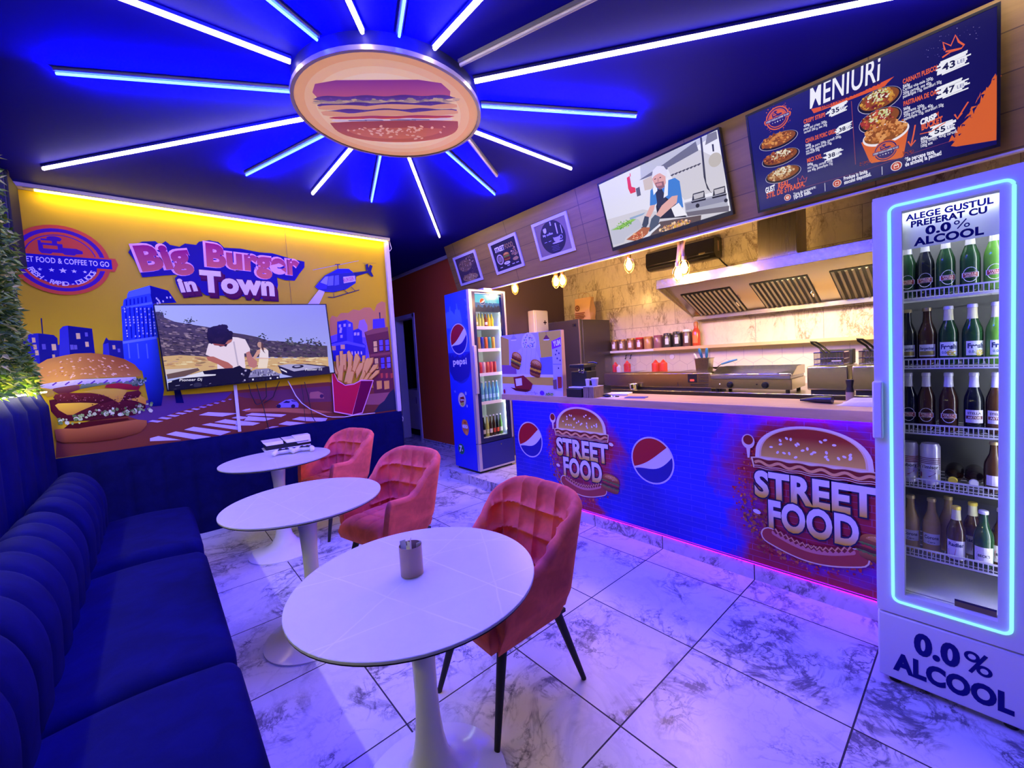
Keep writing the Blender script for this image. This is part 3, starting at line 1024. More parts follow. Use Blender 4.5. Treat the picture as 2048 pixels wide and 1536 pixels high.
m, nt, b = newmat('sintered_top')
g = N(nt)
P = g.coord()
ax = g.xyz(P)
wob = g.math('MULTIPLY', g.math('SUBTRACT', g.noise(P, 5.0, 3, 0.5, 0.2), 0.5), 0.018)
vn = None
for an_, c_, st_ in ((10, 0.09, 0.9), (17, -0.13, 0.7), (72, 0.12, 0.7), (80, -0.19, 0.5), (118, 0.02, 0.45), (40, 0.26, 0.5), (150, -0.24, 0.5)):
    d = g.math('ADD', g.math('ADD', g.math('MULTIPLY', ax[0], math.cos(rad(an_))), g.math('MULTIPLY', ax[1], math.sin(rad(an_)))), wob)
    d = g.math('ABSOLUTE', g.math('SUBTRACT', d, c_))
    l_ = g.math('MULTIPLY', g.ramp(d, [(0.0, 1.0), (0.0012, 0.6), (0.003, 0.0)]), st_)
    vn = l_ if vn is None else g.math('MAXIMUM', vn, l_)
vn = g.math('MULTIPLY', vn, g.ramp(g.noise(P, 4.0, 2), [(0.35, 0.15), (0.6, 1.0)]))
n2 = g.noise(P, 9.0, 5, 0.65, 0.8)
c = g.mix(g.math('MULTIPLY', n2, 0.55), (0.60, 0.60, 0.62), (0.46, 0.46, 0.50))
c = g.mix(g.math('MULTIPLY', vn, 0.6), c, (0.92, 0.91, 0.92))
nt.links.new(c, b.inputs['Base Color'])
b.inputs['Roughness'].default_value = 0.33
M['tabletop'] = m
T1 = table(0.59, 1.25, 'nearest round pale table, with the brass holder on it')
T2 = table(0.555, 2.46, 'middle round pale table, bare top, between the two others', T1)
T3 = table(0.68, 3.79, 'farthest round pale table, with the white game console on it', T1)

# ================================================================ quilted tub chairs
def make_chair(label):
    t = thing('tub_chair', label, 'chair', (0, 0, 0), 'coral quilted tub chairs at the tables')
    # plan of the shell: U open towards -x, s in -1..1
    def plan(s):
        W, B, F, rc = 0.24, 0.20, -0.205, 0.09
        a = abs(s)
        sg = 1 if s >= 0 else -1
        L1 = W - rc; L2 = PI / 2 * rc; L3 = B - rc - F
        Lt = L1 + L2 + L3
        d = a * Lt
        if d < L1: return Vector((B, sg * d)), Vector((1, 0)), d, Lt
        if d < L1 + L2:
            an = (d - L1) / rc
            return Vector((B - rc + rc * math.cos(an), sg * (W - rc + rc * math.sin(an)))), Vector((math.cos(an), sg * math.sin(an))), d, Lt
        e = d - L1 - L2
        return Vector((B - rc - e, sg * W)), Vector((0, sg)), d, Lt
    L1 = 0.15; L2 = PI / 2 * 0.09
    def sm(x):
        x = max(0.0, min(1.0, x))
        return x * x * (3 - 2 * x)
    def ztop(d, Lt):
        z = 0.852 - 0.006 * (d / 0.2) ** 2 if d < 0.2 else 0.846
        z = z - 0.20 * sm((d - 0.17) / 0.27) - 0.02 * sm((d - 0.12) / 0.10)
        q = (d - 0.44) / (Lt - 0.44)
        if q > 0: z += 0.012 * sm(q) - 0.17 * max(0, (q - 0.80) / 0.20) ** 2.2
        return z
    seams = [0.0, 0.112, 0.215, 0.335]
    def pil(d, z, zt):
        q = min(abs(d - x) for x in seams)
        h = min(abs(z - x) for x in (0.50, 0.615, 0.732))
        k = min(1, min(q, h) / 0.040)
        return 0.024 * (1 - (1 - k) ** 2) ** 0.5 - 0.014 if d < 0.40 else 0.006
    def pt(s, z, side):
        p, n, d, Lt = plan(s)
        fl = max(0, z - 0.40)
        back = max(0.0, n.x)
        off = fl * (0.22 * back + 0.10 * (1 - back)) + (0 if side else 0)
        taper = -0.045 * max(0, (0.46 - z) / 0.12) ** 1.3
        q = p + n * (off + taper)
        if side == 0:
            q = q - n * (0.056 - pil(d, z, 0) * 1.2)
        return Vector((q.x, q.y, z))
    ns = 140
    m = MB()
    cols = []
    nz = 64
    for i in range(ns + 1):
        s = -1 + 2 * i / ns
        _, n, d, Lt = plan(s)
        zt = ztop(d, Lt)
        col = []
        for j in range(nz + 1):                       # outside, bottom to top
            z = 0.345 + (zt - 0.02 - 0.345) * j / nz
            col.append(pt(s, z, 1))
        o, ii = pt(s, zt - 0.02, 1), pt(s, zt - 0.02, 0)
        for a in (0.25, 0.5, 0.75):                    # rounded rim
            q = o.lerp(ii, a); q.z = zt - 0.02 + 0.026 * math.sin(PI * a) ** 0.7
            col.append(q)
        for j in range(nz + 1):                       # inside, top to bottom
            z = zt - 0.02 - (zt - 0.02 - 0.43) * j / nz
            col.append(pt(s, z, 0))
        cols.append(col)
    nc = len(cols[0])
    vs = [v for c in cols for v in c]
    fs = [(i * nc + j, (i + 1) * nc + j, (i + 1) * nc + j + 1, i * nc + j + 1) for i in range(ns) for j in range(nc - 1)]
    fs.append(tuple(range(nc))[::-1]); fs.append(tuple(ns * nc + j for j in range(nc)))
    m.add(vs, fs)
    m.build('backrest', M['coral'], t, smooth=75)
    # seat cushion, quilted
    def seat(u, v):
        x, y = -0.245 + 0.43 * u, -0.205 + 0.41 * v
        a, c = 2 * u - 1, 2 * v - 1
        e = (1 - abs(a) ** 8) * (1 - abs(c) ** 8)
        h = min(abs(u * 3 % 1 - 0.5) , 9)
        qx = min((u * 3) % 1, 1 - (u * 3) % 1) * 0.143
        qy = min((v * 3) % 1, 1 - (v * 3) % 1) * 0.137
        p = 0.014 * (1 - (1 - min(1, qx / 0.03)) ** 2) ** 0.5 + 0.014 * (1 - (1 - min(1, qy / 0.03)) ** 2) ** 0.5
        return Vector((x, y * (1 - 0.06 * u), 0.415 + 0.05 * max(0, e) ** 0.35 + p * max(0, e)))
    m = MB().grid(seat, 48, 48)
    n = 49
    rim = [i * n for i in range(n)] + [48 * n + j for j in range(1, n)] + [i * n + 48 for i in range(47, -1, -1)] + [j for j in range(47, 0, -1)]
    low = []
    for ring, (k, z) in enumerate(((1.0, 0.40), (0.96, 0.365), (0.85, 0.345))):
        st = len(m.v)
        for i in rim:
            p = m.v[i]
            m.v.append(Vector(((p.x + 0.03) * k - 0.03, p.y * k, z)))
        low.append(list(range(st, st + len(rim))))
    prev = rim
    for l in low:
        for i in range(len(rim)):
            j = (i + 1) % len(rim)
            m.f.append((prev[i], prev[j], l[j], l[i])); m.m.append(0)
        prev = l
    m.f.append(tuple(prev)); m.m.append(0)
    m.build('seat', M['coral'], t, smooth=60)
    fr = MB()
    fr.box(-0.17, 0.16, -0.02, 0.02, 0.328, 0.346).box(-0.02, 0.02, -0.17, 0.17, 0.328, 0.346)
    for a in (-1, 1):
        for c in (-1, 1): fr.box(a * 0.15 - 0.03, a * 0.15 + 0.03, c * 0.15 - 0.03, c * 0.15 + 0.03, 0.330, 0.346)
    fr.build('seat_frame', M['blackmatt'], t)
    for a in (-1, 1):
        for c in (-1, 1):
            l = MB()
            l.cyl((a * 0.15, c * 0.15, 0.335), (a * 0.245, c * 0.205, 0.004), 0.021, 0.011, 14)
            leg = l.build('leg', M['blackmatt'], t)
            MB().cyl((a * 0.245, c * 0.205, 0.0), (a * 0.245, c * 0.205, 0.006), 0.0115, seg=12).build('foot_pad', M['black'], leg)
    return t


CH1 = make_chair('nearest coral quilted tub chair, at the front table with the brass holder')
CH2 = dup(CH1, (1.08, 2.62, 0), rad(14), 'middle coral quilted tub chair, tucked at the bare table')
CH3 = dup(CH1, (1.15, 3.93, 0), rad(17), 'farthest coral quilted tub chair, at the game console table')
CH1.location = (1.065, 1.40, 0)

# ================================================================ on the tables
cx, cy = 0.585, 1.275
t = thing('sachet_holder', 'brass coloured round tin holding white sachets on the front table', 'holder', (cx, cy, 0.75))
R, Hh = 0.037, 0.098
MB().lathe([(0, 0.752), (R, 0.752), (R, 0.75 + Hh), (R - 0.002, 0.75 + Hh), (R - 0.002, 0.756), (0, 0.756)], (cx, cy, 0), 40, cap=False).build('cup', M['bronze'], t)
sw = mat('sachet_paper', (0.78, 0.76, 0.80), 0.4)
words = ['white paper sachet leaning left in the brass tin', 'white paper sachet at the back of the brass tin', 'white paper sachet at the front of the brass tin', 'white paper sachet leaning right in the brass tin', 'tallest white paper sachet, in the middle of the brass tin']
for k, lab in enumerate(words):
    an = [2.4, 1.0, -2.0, -0.5, 0.2][k]; rr = [0.019, 0.019, 0.018, 0.019, 0.0][k]
    px_, py_ = cx + rr * math.cos(an), cy + rr * math.sin(an)
    Mx = Matrix.Translation((px_, py_, 0.757)) @ Matrix.Rotation(an + 0.7, 4, 'Z') @ Matrix.Rotation([0.13, -0.1, 0.1, 0.14, 0.02][k], 4, 'X')
    h = [0.104, 0.098, 0.100, 0.102, 0.112][k]
    def sf(u, v): return Mx @ Vector(((u - 0.5) * 0.020, 0.0022 * math.sin(PI * u) * math.sin(PI * min(1, v * 1.05)), h * v))
    def sb(u, v): return Mx @ Vector(((u - 0.5) * 0.020, -0.0022 * math.sin(PI * u) * math.sin(PI * min(1, v * 1.05)), h * v))
    o = MB().grid(sf, 6, 8).grid(sb, 6, 8).build('sugar_sachet', sw, shift=(px_, py_, 0.757))
    tag(o, lab, 'sachet', 'sachets in the brass tin')

# game console and two controllers on the far table
c0 = onz(573, 894, 0.75)
ang = rad(-4)
t = thing('game_console', 'white game console lying flat on the farthest table', 'game console', (c0.x, c0.y, 0.75))
Mx = Matrix.Translation((c0.x, c0.y, 0.75)) @ Matrix.Rotation(ang, 4, 'Z')
def skew(x0, x1, y0, y1, z0, z1, inset):
    pts = [(x0, y0 + inset, z1), (x1, y0 + inset, z1), (x1, y1, z1), (x0, y1, z1), (x0 + inset, y0, z0), (x1, y0, z0), (x1, y1, z0), (x0 + inset, y1, z0)]
    return [Mx @ Vector(p) for p in pts], [(0, 1, 2, 3), (7, 6, 5, 4), (0, 4, 5, 1), (1, 5, 6, 2), (2, 6, 7, 3), (3, 7, 4, 0)]
for nm_, a_ in (('upper_shell', (-0.185, -0.033, -0.105, 0.105, 0.050, 0.078, 0.022)), ('upper_shell', (-0.029, 0.185, -0.105, 0.105, 0.050, 0.080, 0.022))):
    MB().add(*skew(*a_)).build(nm_, M['enamel'], t, bevel=0.004)
MB().add(*skew(0.045, 0.185, -0.112, 0.02, 0.032, 0.098, 0.030)).build('drive_cover', M['enamel'], t, bevel=0.006)
MB().box(0.06, 0.165, -0.1125, -0.108, 0.046, 0.050, M=Mx).build('disc_slot', M['black'], t)
MB().box(-0.182, 0.183, -0.100, 0.103, 0.001, 0.010, M=Mx).build('lower_shell', M['enamel'], t, bevel=0.003)
MB().box(-0.165, 0.180, -0.088, 0.10, 0.010, 0.050, M=Mx).build('core', M['black'], t)
def pad(x, y, rz, lab):
    t = thing('game_controller', lab, 'game controller', (x, y, 0.75), 'controllers on the far table')
    Mx = Matrix.Translation((x, y, 0.75)) @ Matrix.Rotation(rz, 4, 'Z')
    def bodyf(u, v):
        th, ph = 2 * PI * u, PI * (v - 0.5)
        return Mx @ Vector((0.056 * math.cos(ph) ** 0.7 * math.cos(th), 0.034 * math.cos(ph) ** 0.7 * math.sin(th) + 0.012, 0.026 + 0.020 * math.sin(ph)))
    MB().grid(bodyf, 28, 12, closed=True).build('body', M['enamel'], t, smooth=80)
    for a in (-1, 1):
        g = MB()
        for_pts = [Vector((a * 0.042, 0.012, 0.027)), Vector((a * 0.060, -0.012, 0.026)), Vector((a * 0.070, -0.038, 0.022)), Vector((a * 0.068, -0.058, 0.016))]
        g.tube([Mx @ p for p in for_pts], [0.022, 0.021, 0.018, 0.010], 12)
        g.build('grip', M['enamel'], t, smooth=80)
        MB().cyl(Mx @ Vector((a * 0.022, -0.008, 0.040)), Mx @ Vector((a * 0.022, -0.008, 0.054)), 0.010, 0.011, 14).build('thumb_stick', M['black'], t)
    MB().box(-0.040, 0.040, -0.016, 0.012, 0.040, 0.0475, M=Mx).build('centre_panel', M['black'], t, bevel=0.003)
    MB().box(-0.022, 0.022, 0.014, 0.034, 0.044, 0.0475, M=Mx).build('touch_pad', M['enamel'], t, bevel=0.002)
p = onz(568, 909, 0.75); pad(p.x, p.y, rad(-12), 'black and white game controller in front of the console')
p = onz(611, 903, 0.75); pad(p.x, p.y, rad(-35), 'white game controller beside the console, nearer the coral chair')

# ================================================================ leafy wall and speaker on the left
def hedge():
    R = random.Random(3)
    HY = 4.16
    t = thing('artificial_hedge', 'green leafy wall panel above the tall navy padding', 'plant', (-0.68, 3.0, 1.39))
    bx('backing', mat('hedge_backing', (0.02, 0.035, 0.02), 0.9), (-0.698, -0.665, -0.6, HY - 0.35, 1.392, 2.75), t)
    m = MB()
    def leaf(c, d, up, L, W, mi):
        d.normalize()
        s = d.cross(up); s.normalize()
        n = s.cross(d)
        m.add([c, c + d * L * 0.5 + s * W + n * L * 0.06, c + d * L, c + d * L * 0.5 - s * W + n * L * 0.06, c + d * L * 0.5 - n * L * 0.04], [(0, 1, 4), (1, 2, 4), (2, 3, 4), (3, 0, 4)], mi)
    for k in range(9000):
        y = HY - 1.5 * R.random() ** 1.3 if k > 1200 else R.uniform(-0.5, 2.8)
        z = R.uniform(1.40, 2.72)
        if y > HY - 0.30 * max(0.0, z - 1.75): y -= 0.45
        if z < 1.6 and y > HY - 0.25: y += 0.16 * R.random()
        bul = 0.02 + 0.06 * R.random() + 0.03 * (math.sin(y * 9) * math.sin(z * 7 + 1)) 
        x = -0.665 + max(0.0, bul)
        d = Vector((R.uniform(0.1, 1), R.uniform(-1, 1), R.uniform(-0.9, 0.7)))
        leaf(Vector((x, y, z)), d, Vector((R.uniform(-1, 1), R.uniform(-1, 1), 1)), R.uniform(0.035, 0.07), R.uniform(0.008, 0.014), R.choice((0, 0, 1, 1, 2)))
    o = m.build('leaves', [mat('leaf_dark', (0.09, 0.20, 0.018), 0.7, Specular_IOR_Level=0.1), mat('leaf_green', (0.24, 0.40, 0.03), 0.7, Specular_IOR_Level=0.1), mat('leaf_light', (0.60, 0.66, 0.08), 0.7, Specular_IOR_Level=0.1)], t, smooth=False)
    o['kind'] = 'stuff'
hedge()
t = thing('led_strip', 'warm white LED strip glowing at the foot of the leafy wall', 'light strip', (-0.606, 3.0, 1.386))
bx('diffuser', emis('led_warm', (1.0, 0.92, 0.40), 70.0), (-0.612, -0.600, 0.5, 4.74, 1.386, 1.394), t)

q0, q1 = ony(24, 384, 4.72), ony(54, 538, 4.72)
t = thing('loudspeaker', 'black box loudspeaker hanging in the upper left corner before the mural', 'speaker', (q1.x, 4.6, q1.z))
bx('cabinet', mat('speaker_shell', (0.014, 0.016, 0.014), 0.7, Specular_IOR_Level=0.1), (-0.695, q1.x + 0.002, 4.42, 4.74, q1.z, 2.90), t, 0.012)
bx('grille', M['blackmatt'], (-0.68, q1.x - 0.012, 4.410, 4.424, q1.z + 0.015, 2.885), t, 0.004)
bx('bracket', M['black'], (-0.66, -0.63, 4.55, 4.60, 2.89, CEIL), t)
bx('control_plate', M['alu'], (q1.x - 0.055, q1.x - 0.005, 4.405, 4.412, q1.z + 0.004, q1.z + 0.014), t)

# ================================================================ serving counter
ZT = 1.075
t = thing('counter', 'long serving counter with blue brick print, wood worktop and two street food emblems', 'counter', (2.8, 1.0, STEP))
C0 = OFF[t.name]
YL, YR = 3.155, -1.6
ctr = bx('body', M['blackmatt'], (CXF + 0.012, 2.97, YR, YL - 0.005, STEP, 1.02), t)
E1 = onx(1166, 905, CXF); E2 = onx(1625, 1008, CXF)
m, nt, b = newmat('brick_print')
g = N(nt)
ax = g.xyz(g.coord())
yy = g.math('ADD', ax[1], C0.y); zz = g.math('ADD', ax[2], C0.z)
br = g.node('ShaderNodeTexBrick')
g.put(br.inputs['Vector'], g.comb(g.math('MULTIPLY', yy, -1.0), zz, 0.0))
br.inputs['Scale'].default_value = 1.0
br.inputs['Brick Width'].default_value = 0.19; br.inputs['Row Height'].default_value = 0.037
br.inputs['Mortar Size'].default_value = 0.0022; br.inputs['Mortar Smooth'].default_value = 0.4
br.inputs['Color1'].default_value = (0.0, 0.0, 0.0, 1); br.inputs['Color2'].default_value = (1, 1, 1, 1)
br.inputs['Mortar'].default_value = (0.5, 0.5, 0.5, 1)
P2 = g.comb(0.0, yy, zz)
nz = g.noise(P2, 3.2, 5, 0.6, 0.8)
nb = g.noise(P2, 1.3, 3, 0.5, 0.3)
blue = g.mix(g.ramp(nb, [(0.38, 0.0), (0.62, 1.0)]), (0.006, 0.008, 0.42), (0.012, 0.02, 0.70))
red = g.mix(nz, (0.36, 0.008, 0.015), (0.52, 0.02, 0.05))
fac = None
for (cy_, cz_, R0) in ((E1.y, E1.z + 0.03, 0.44), (E2.y - 0.02, E2.z + 0.06, 0.60), (E1.y - 0.05, 0.02, 0.24), (E2.y - 0.15, 0.0, 0.36), (E2.y + 0.20, 0.04, 0.26)):
    d = g.math('SQRT', g.math('ADD', g.math('POWER', g.math('SUBTRACT', yy, cy_), 2.0), g.math('POWER', g.math('SUBTRACT', zz, cz_), 2.0)))
    d = g.math('ADD', d, g.math('MULTIPLY', g.math('SUBTRACT', nz, 0.5), 0.55))
    f = g.ramp(g.math('DIVIDE', d, R0), [(0.62, 1.0), (1.0, 0.0)])
    fac = f if fac is None else g.math('MAXIMUM', fac, f)
c = g.mix(fac, blue, red)
c = g.mix(g.math('MULTIPLY', br.outputs['Color'], 0.18), c, (0.0, 0.0, 0.02))
c = g.mix(g.math('MULTIPLY', br.outputs['Fac'], 0.22), c, (0.34, 0.22, 0.72))
nt.links.new(c, b.inputs['Base Color'])
b.inputs['Roughness'].default_value = 0.35
panel = bx('front_panel', m, (CXF, CXF + 0.012, YR, YL, STEP + 0.012, 1.018), t)
bx('panel_edge', M['alu'], (CXF - 0.002, CXF + 0.012, YR, YL, STEP, STEP + 0.012), t)
bx('worktop', M['worktop'], (2.60, 3.0, YR, 3.285, 1.018, ZT), t, 0.003)


def street(A, cu, cv, k):
    """lettered emblem between a bun and a hot dog; k = half width"""
    def T(x, y): return (cu + x * k, cv + y * k)
    R = random.Random(5)
    for n_, cols, hole, rr in ((420, ['#a01226', '#c0202c', '#d4381f'], 0.72, 1.36), (260, ['#d9702a', '#e98d3a', '#c5481f'], 0.86, 1.28)):
        A.dots(cu - 0.05 * k, cv - 0.05 * k, rr * k, rr * k, n_, 0.006 * k, 0.035 * k, cols, hole, (lambda u, v: u < cu - 0.35 * k or v < cv - 0.5 * k or v > cv + 0.75 * k))
    A.dots(cu - 0.95 * k, cv - 0.35 * k, 0.26 * k, 0.62 * k, 150, 0.008 * k, 0.045 * k, ['#b0602a', '#c47a38', '#93401c'], 0.0)
    A.dots(cu - 0.45 * k, cv - 1.10 * k, 0.50 * k, 0.22 * k, 120, 0.008 * k, 0.04 * k, ['#a5521f', '#b0302a', '#c47a38'], 0.0)
    dk = '#0c0a3a'
    # bun
    dome = [(-0.86 * math.cos(PI * i / 30), 0.72 + 0.66 * math.sin(PI * i / 30) ** 0.8) for i in range(31)]
    A.poly([T(x * 1.09, y + 0.05 * (y - 0.72) - (0.07 if abs(x) > 0.85 else 0)) for x, y in dome], '#f4e6c0')
    A.poly([T(x * 1.0, y) for x, y in dome], '#f1d49a')
    A.L += 1
    q = [T(x * 0.96, 0.745 + (y - 0.72) * 0.93) for x, y in dome]
    base = len(A.v)
    A.raw(q, tessellate_polygon([[Vector((a, b_, 0)) for a, b_ in q]]), srgb('#a03418'))
    for i in range(len(q)):
        f = (q[i][1] - min(p[1] for p in q)) / (max(p[1] for p in q) - min(p[1] for p in q))
        A.c[base + i] = lerp(srgb('#e8c24a'), srgb('#9a2c16'), f * 1.4)
    A.L += 1
    for i in range(26):
        a = R.uniform(0.25, PI - 0.25); r_ = R.uniform(0.25, 0.86)
        x, y = -0.82 * r_ * math.cos(a), 0.76 + 0.58 * r_ * math.sin(a)
        A.ell(*T(x, y), 0.034 * k, 0.022 * k, '#fdf3dc', 8, rot=R.uniform(0, 3), up=False)
    # sauce and meat lines
    def wav(y, th, c, x=0.95, amp=0.035, fr=17):
        A.line([T(-x + 2 * x * i / 50, y + amp * math.sin(fr * (i / 50) * 2)) for i in range(51)], th * k, c)
    wav(0.605, 0.20, '#f1d9a0', 1.0, 0.015); wav(0.61, 0.15, '#7c1d12', 0.97, 0.012); wav(0.60, 0.055, '#f0b36a', 0.95, 0.035); wav(0.515, 0.05, '#f4dfae', 0.98, 0.012); wav(0.515, 0.025, '#8a2016', 0.96, 0.012)
    # lettering, silver over gold
    def gr(v0, v1):
        a, b_, c_ = srgb('#e8c010'), srgb('#f6f0d0'), srgb('#eeeaf6')
        return lambda u, v: lerp(a, b_, (v - v0) / (v1 - v0) * 2) if (v - v0) / (v1 - v0) < 0.5 else lerp(b_, c_, 2 * (v - v0) / (v1 - v0) - 1)
    for t_, y, w_, h_ in (('STREET', -0.075, 1.98, 0.50), ('FOOD', -0.66, 1.48, 0.52)):
        A.text(t_, cu, cv + y * k, None, dk, 0.085, 0, 'C', w_ * 1.0 * k, h_ * k)
        A.text(t_, cu, cv + y * k, None, gr(cv + y * k, cv + (y + h_) * k), 0.042, 0, 'C', w_ * k, h_ * k)
    # hot dog
    def sausage(th, c, dy=0.0, x=0.70):
        pts = [T(-x + 2 * x * i / 24, -0.86 + dy - 0.16 * math.sin(PI * i / 24)) for i in range(25)]
        A.line(pts, th * k, c)
        for p in (pts[0], pts[-1]): A.ell(p[0], p[1], th * k / 2, th * k / 2, c, 14)
    sausage(0.34, '#f2dcae'); sausage(0.29, '#b0402c', 0.0); sausage(0.10, '#d98a78', 0.08, 0.62)
    A.line([T(-0.62 + 1.24 * i / 30, -0.73 - 0.15 * math.sin(PI * i / 30) + 0.022 * (-1) ** i) for i in range(31)], 0.075 * k, '#8a2a14')
    A.line([T(-0.60 + 1.2 * i / 26, -0.72 - 0.15 * math.sin(PI * i / 26) + 0.03 * (-1) ** i) for i in range(27)], 0.03 * k, '#eeb070')
    # little burger, drops, spoon
    burger(A, *T(1.0, -0.62), 0.62 * k, 0.50 * k, -0.12, ('bun', 'lettuce', 'tomato', 'patty', 'lettuce', 'base'), None, 14)
    for x, y in ((1.08, 0.46), (-0.93, -0.42)):
        A.ell(*T(x, y), 0.075 * k, 0.045 * k, '#f3e8f6', 14, rot=-0.2)
    A.ell(*T(-1.06, 1.02), 0.125 * k, 0.15 * k, '#f1d9c0', 18); A.ell(*T(-1.06, 1.05), 0.095 * k, 0.10 * k, '#8c1818', 16)
    A.poly([T(-1.10, 0.90), T(-1.02, 0.90), T(-1.04, 0.68), T(-1.08, 0.68)], '#f1d9c0')


A = Art((CXF, 0, 0), (0, -1, 0), (0, 0, 1))
for pxy, el, er, eb in (((1060, 879), 1036, 1084, 916), ((1304, 921), 1262, 1347, 969)):
    u, v = A.uv(*pxy)
    ru = (A.uv(er, pxy[1])[0] - A.uv(el, pxy[1])[0]) / 2 / 1.07
    globe(A, u, v, ru, ru)
a, b_ = A.uv(1113, 909), A.uv(1220, 927)
street(A, (a[0] + b_[0]) / 2, A.uv(1166, 913)[1] + 0.005, (b_[0] - a[0]) / 2)
a, b_ = A.uv(1507, 989), A.uv(1760, 1030)
street(A, (a[0] + b_[0]) / 2, A.uv(1632, 1008)[1] + 0.012, (b_[0] - a[0]) / 2)
A.build('printed_emblems', M['print'], panel)
t = thing('led_strip', 'blue violet LED strip hidden under the front edge of the wood worktop', 'light strip', (2.612, 1.5, 1.012))
bx('diffuser', emis('led_violet', (0.03, 0.0, 1.0), 70.0), (2.613, 2.626, -1.4, 3.14, 1.0163, 1.0177), t)

t = thing('led_strip', 'magenta LED strip hidden along the foot of the printed counter front', 'light strip', (2.618, 1.0, 0.106))  # assumed strip, no such lamp is seen; added to tint the floor magenta
bx('diffuser', emis('led_magenta', (0.45, 0.0, 1.0), 12.0), (2.6125, 2.6205, -0.1, 3.14, 0.1025, 0.106), t)
bx('channel', M['alu'], (2.610, 2.6215, -0.1, 3.14, 0.1062, 0.110), t)  # covers the added strip from above

# ================================================================ things on the counter
# picture board at the left end
t = thing('picture_board', 'upright wooden board printed with two burgers in a kitchen, at the counter end', 'sign', (2.66, 2.85, ZT))
cb = onx(1000, 674, 2.638); cb2 = onx(1127, 797, 2.638)
bx('board', M['boardwood'], (2.640, 2.69, cb2.y, 3.282, ZT + 0.0006, 1.655), t, 0.003)
A = Art((2.640, 0, 0), (0, -1, 0), (0, 0, 1))
def z8(x, y): return (980 + x / 7.68, 640 + y / 7.68)
A.px([z8(160, 245), z8(1090, 150), z8(1122, 1195), z8(200, 1165)], '#b9b0e6')
A.px([z8(740, 190), z8(1088, 152), z8(1098, 540), z8(785, 585)], '#d8bf3a')
A.px([z8(165, 250), z8(290, 300), z8(300, 700), z8(180, 690)], '#c9a93c')
A.px([z8(180, 690), z8(400, 700), z8(410, 830), z8(185, 830)], '#8a5a86')
A.px([z8(690, 590), z8(960, 560), z8(970, 840), z8(700, 850)], '#7476c4')
A.px([z8(185, 830), z8(970, 838), z8(975, 880), z8(190, 868)], '#e3d8f2')
A.px([z8(190, 868), z8(975, 880), z8(985, 1010), z8(195, 975)], '#d8b93a')
A.px([z8(195, 975), z8(1120, 1020), z8(1122, 1195), z8(200, 1165)], '#cfc4f0')
u, v = A.uv(*z8(595, 360)); r_ = A.uv(*z8(710, 360))[0] - u
A.ell(u, v, r_, r_ * 1.0, '#dcd6f4', 26)
A.dots(u, v, r_ * 0.8, r_ * 0.8, 70, 0.004, 0.012, ['#7a58c0', '#5a7ac8', '#a83a5a', '#e8e4f8', '#5c9a6a'])
A.px([z8(430, 470), z8(500, 420), z8(690, 430), z8(770, 600), z8(780, 830), z8(420, 830)], '#c6bff0')
for x in (470, 540, 610, 680): A.pline([z8(x + 30, 440), z8(x, 820)], 0.004, '#a9a0de', False)
for x, y in ((362, 285), (865, 280)):
    A.px([z8(x - 48, y + 20), z8(x - 10, y - 45), z8(x + 12, y - 45), z8(x + 55, y + 12)], '#7a3a3a' if x > 500 else '#9a94c0')
    A.pline([z8(x, y - 45), z8(x - 4, y - 100)], 0.004, '#4a3040')
    A.px([z8(x - 48, y + 20), z8(x + 55, y + 12), z8(x + 35, y + 30), z8(x - 30, y + 34)], '#eeeafc')
A.px([z8(945, 330), z8(1090, 290), z8(1112, 1100), z8(990, 1080)], '#b8b2ea')
A.px([z8(945, 325), z8(1088, 260), z8(1092, 400), z8(955, 450)], '#8a2fd0')
A.ptext('YUM', z8(975, 405), z8(1088, 375), 10, '#ffffff', 0.05)
A.pline([z8(968, 680), z8(1098, 680)], 0.004, '#4a4690')
for x, y in ((1025, 470), (1060, 510), (1035, 590), (1080, 620), (1010, 530), (1055, 740)):
    A.ell(*A.uv(*z8(x, y)), 0.009, col='#4a3a6a', n=10)
u, v = A.uv(*z8(405, 620)); burger(A, u, v, 0.165, 0.165, -0.35, ('bun', 'patty', 'cheese', 'lettuce', 'patty', 'base'))
u, v = A.uv(*z8(705, 740)); burger(A, u, v, 0.165, 0.165, -0.25, ('bun', 'patty', 'cheese', 'patty', 'base'))
A.px([z8(365, 880), z8(520, 850), z8(660, 980), z8(640, 1060), z8(560, 1090), z8(390, 1040)], '#8a1f24')
A.px([z8(395, 905), z8(490, 890), z8(500, 1000), z8(410, 1015)], '#e8e0f4')
A.px([z8(320, 1035), z8(640, 1075), z8(560, 1105), z8(400, 1085)], '#5a1418')
A.ell(*A.uv(*z8(228, 1095)), 0.016, 0.024, '#a3202c', 16)
A.ell(*A.uv(*z8(805, 1120)), 0.030, 0.022, '#6a2fb8', 18)
A.dots(*A.uv(*z8(920, 1150)), 0.055, 0.02, 60, 0.004, 0.01, ['#9ab04a', '#c0cc7a', '#6a8a3a'])
A.px([z8(1040, 870), z8(1105, 870), z8(1110, 1040), z8(1050, 1050)], '#a83a30')
A.px([z8(970, 920), z8(1030, 910), z8(1035, 1060), z8(980, 1060)], '#7a5a5a')
A.dots(*A.uv(*z8(640, 1120)), 0.09, 0.018, 40, 0.002, 0.006, ['#5a3a8a', '#efe8ff', '#8a7ac8'])
A.build('picture', M['printmatt'], t)

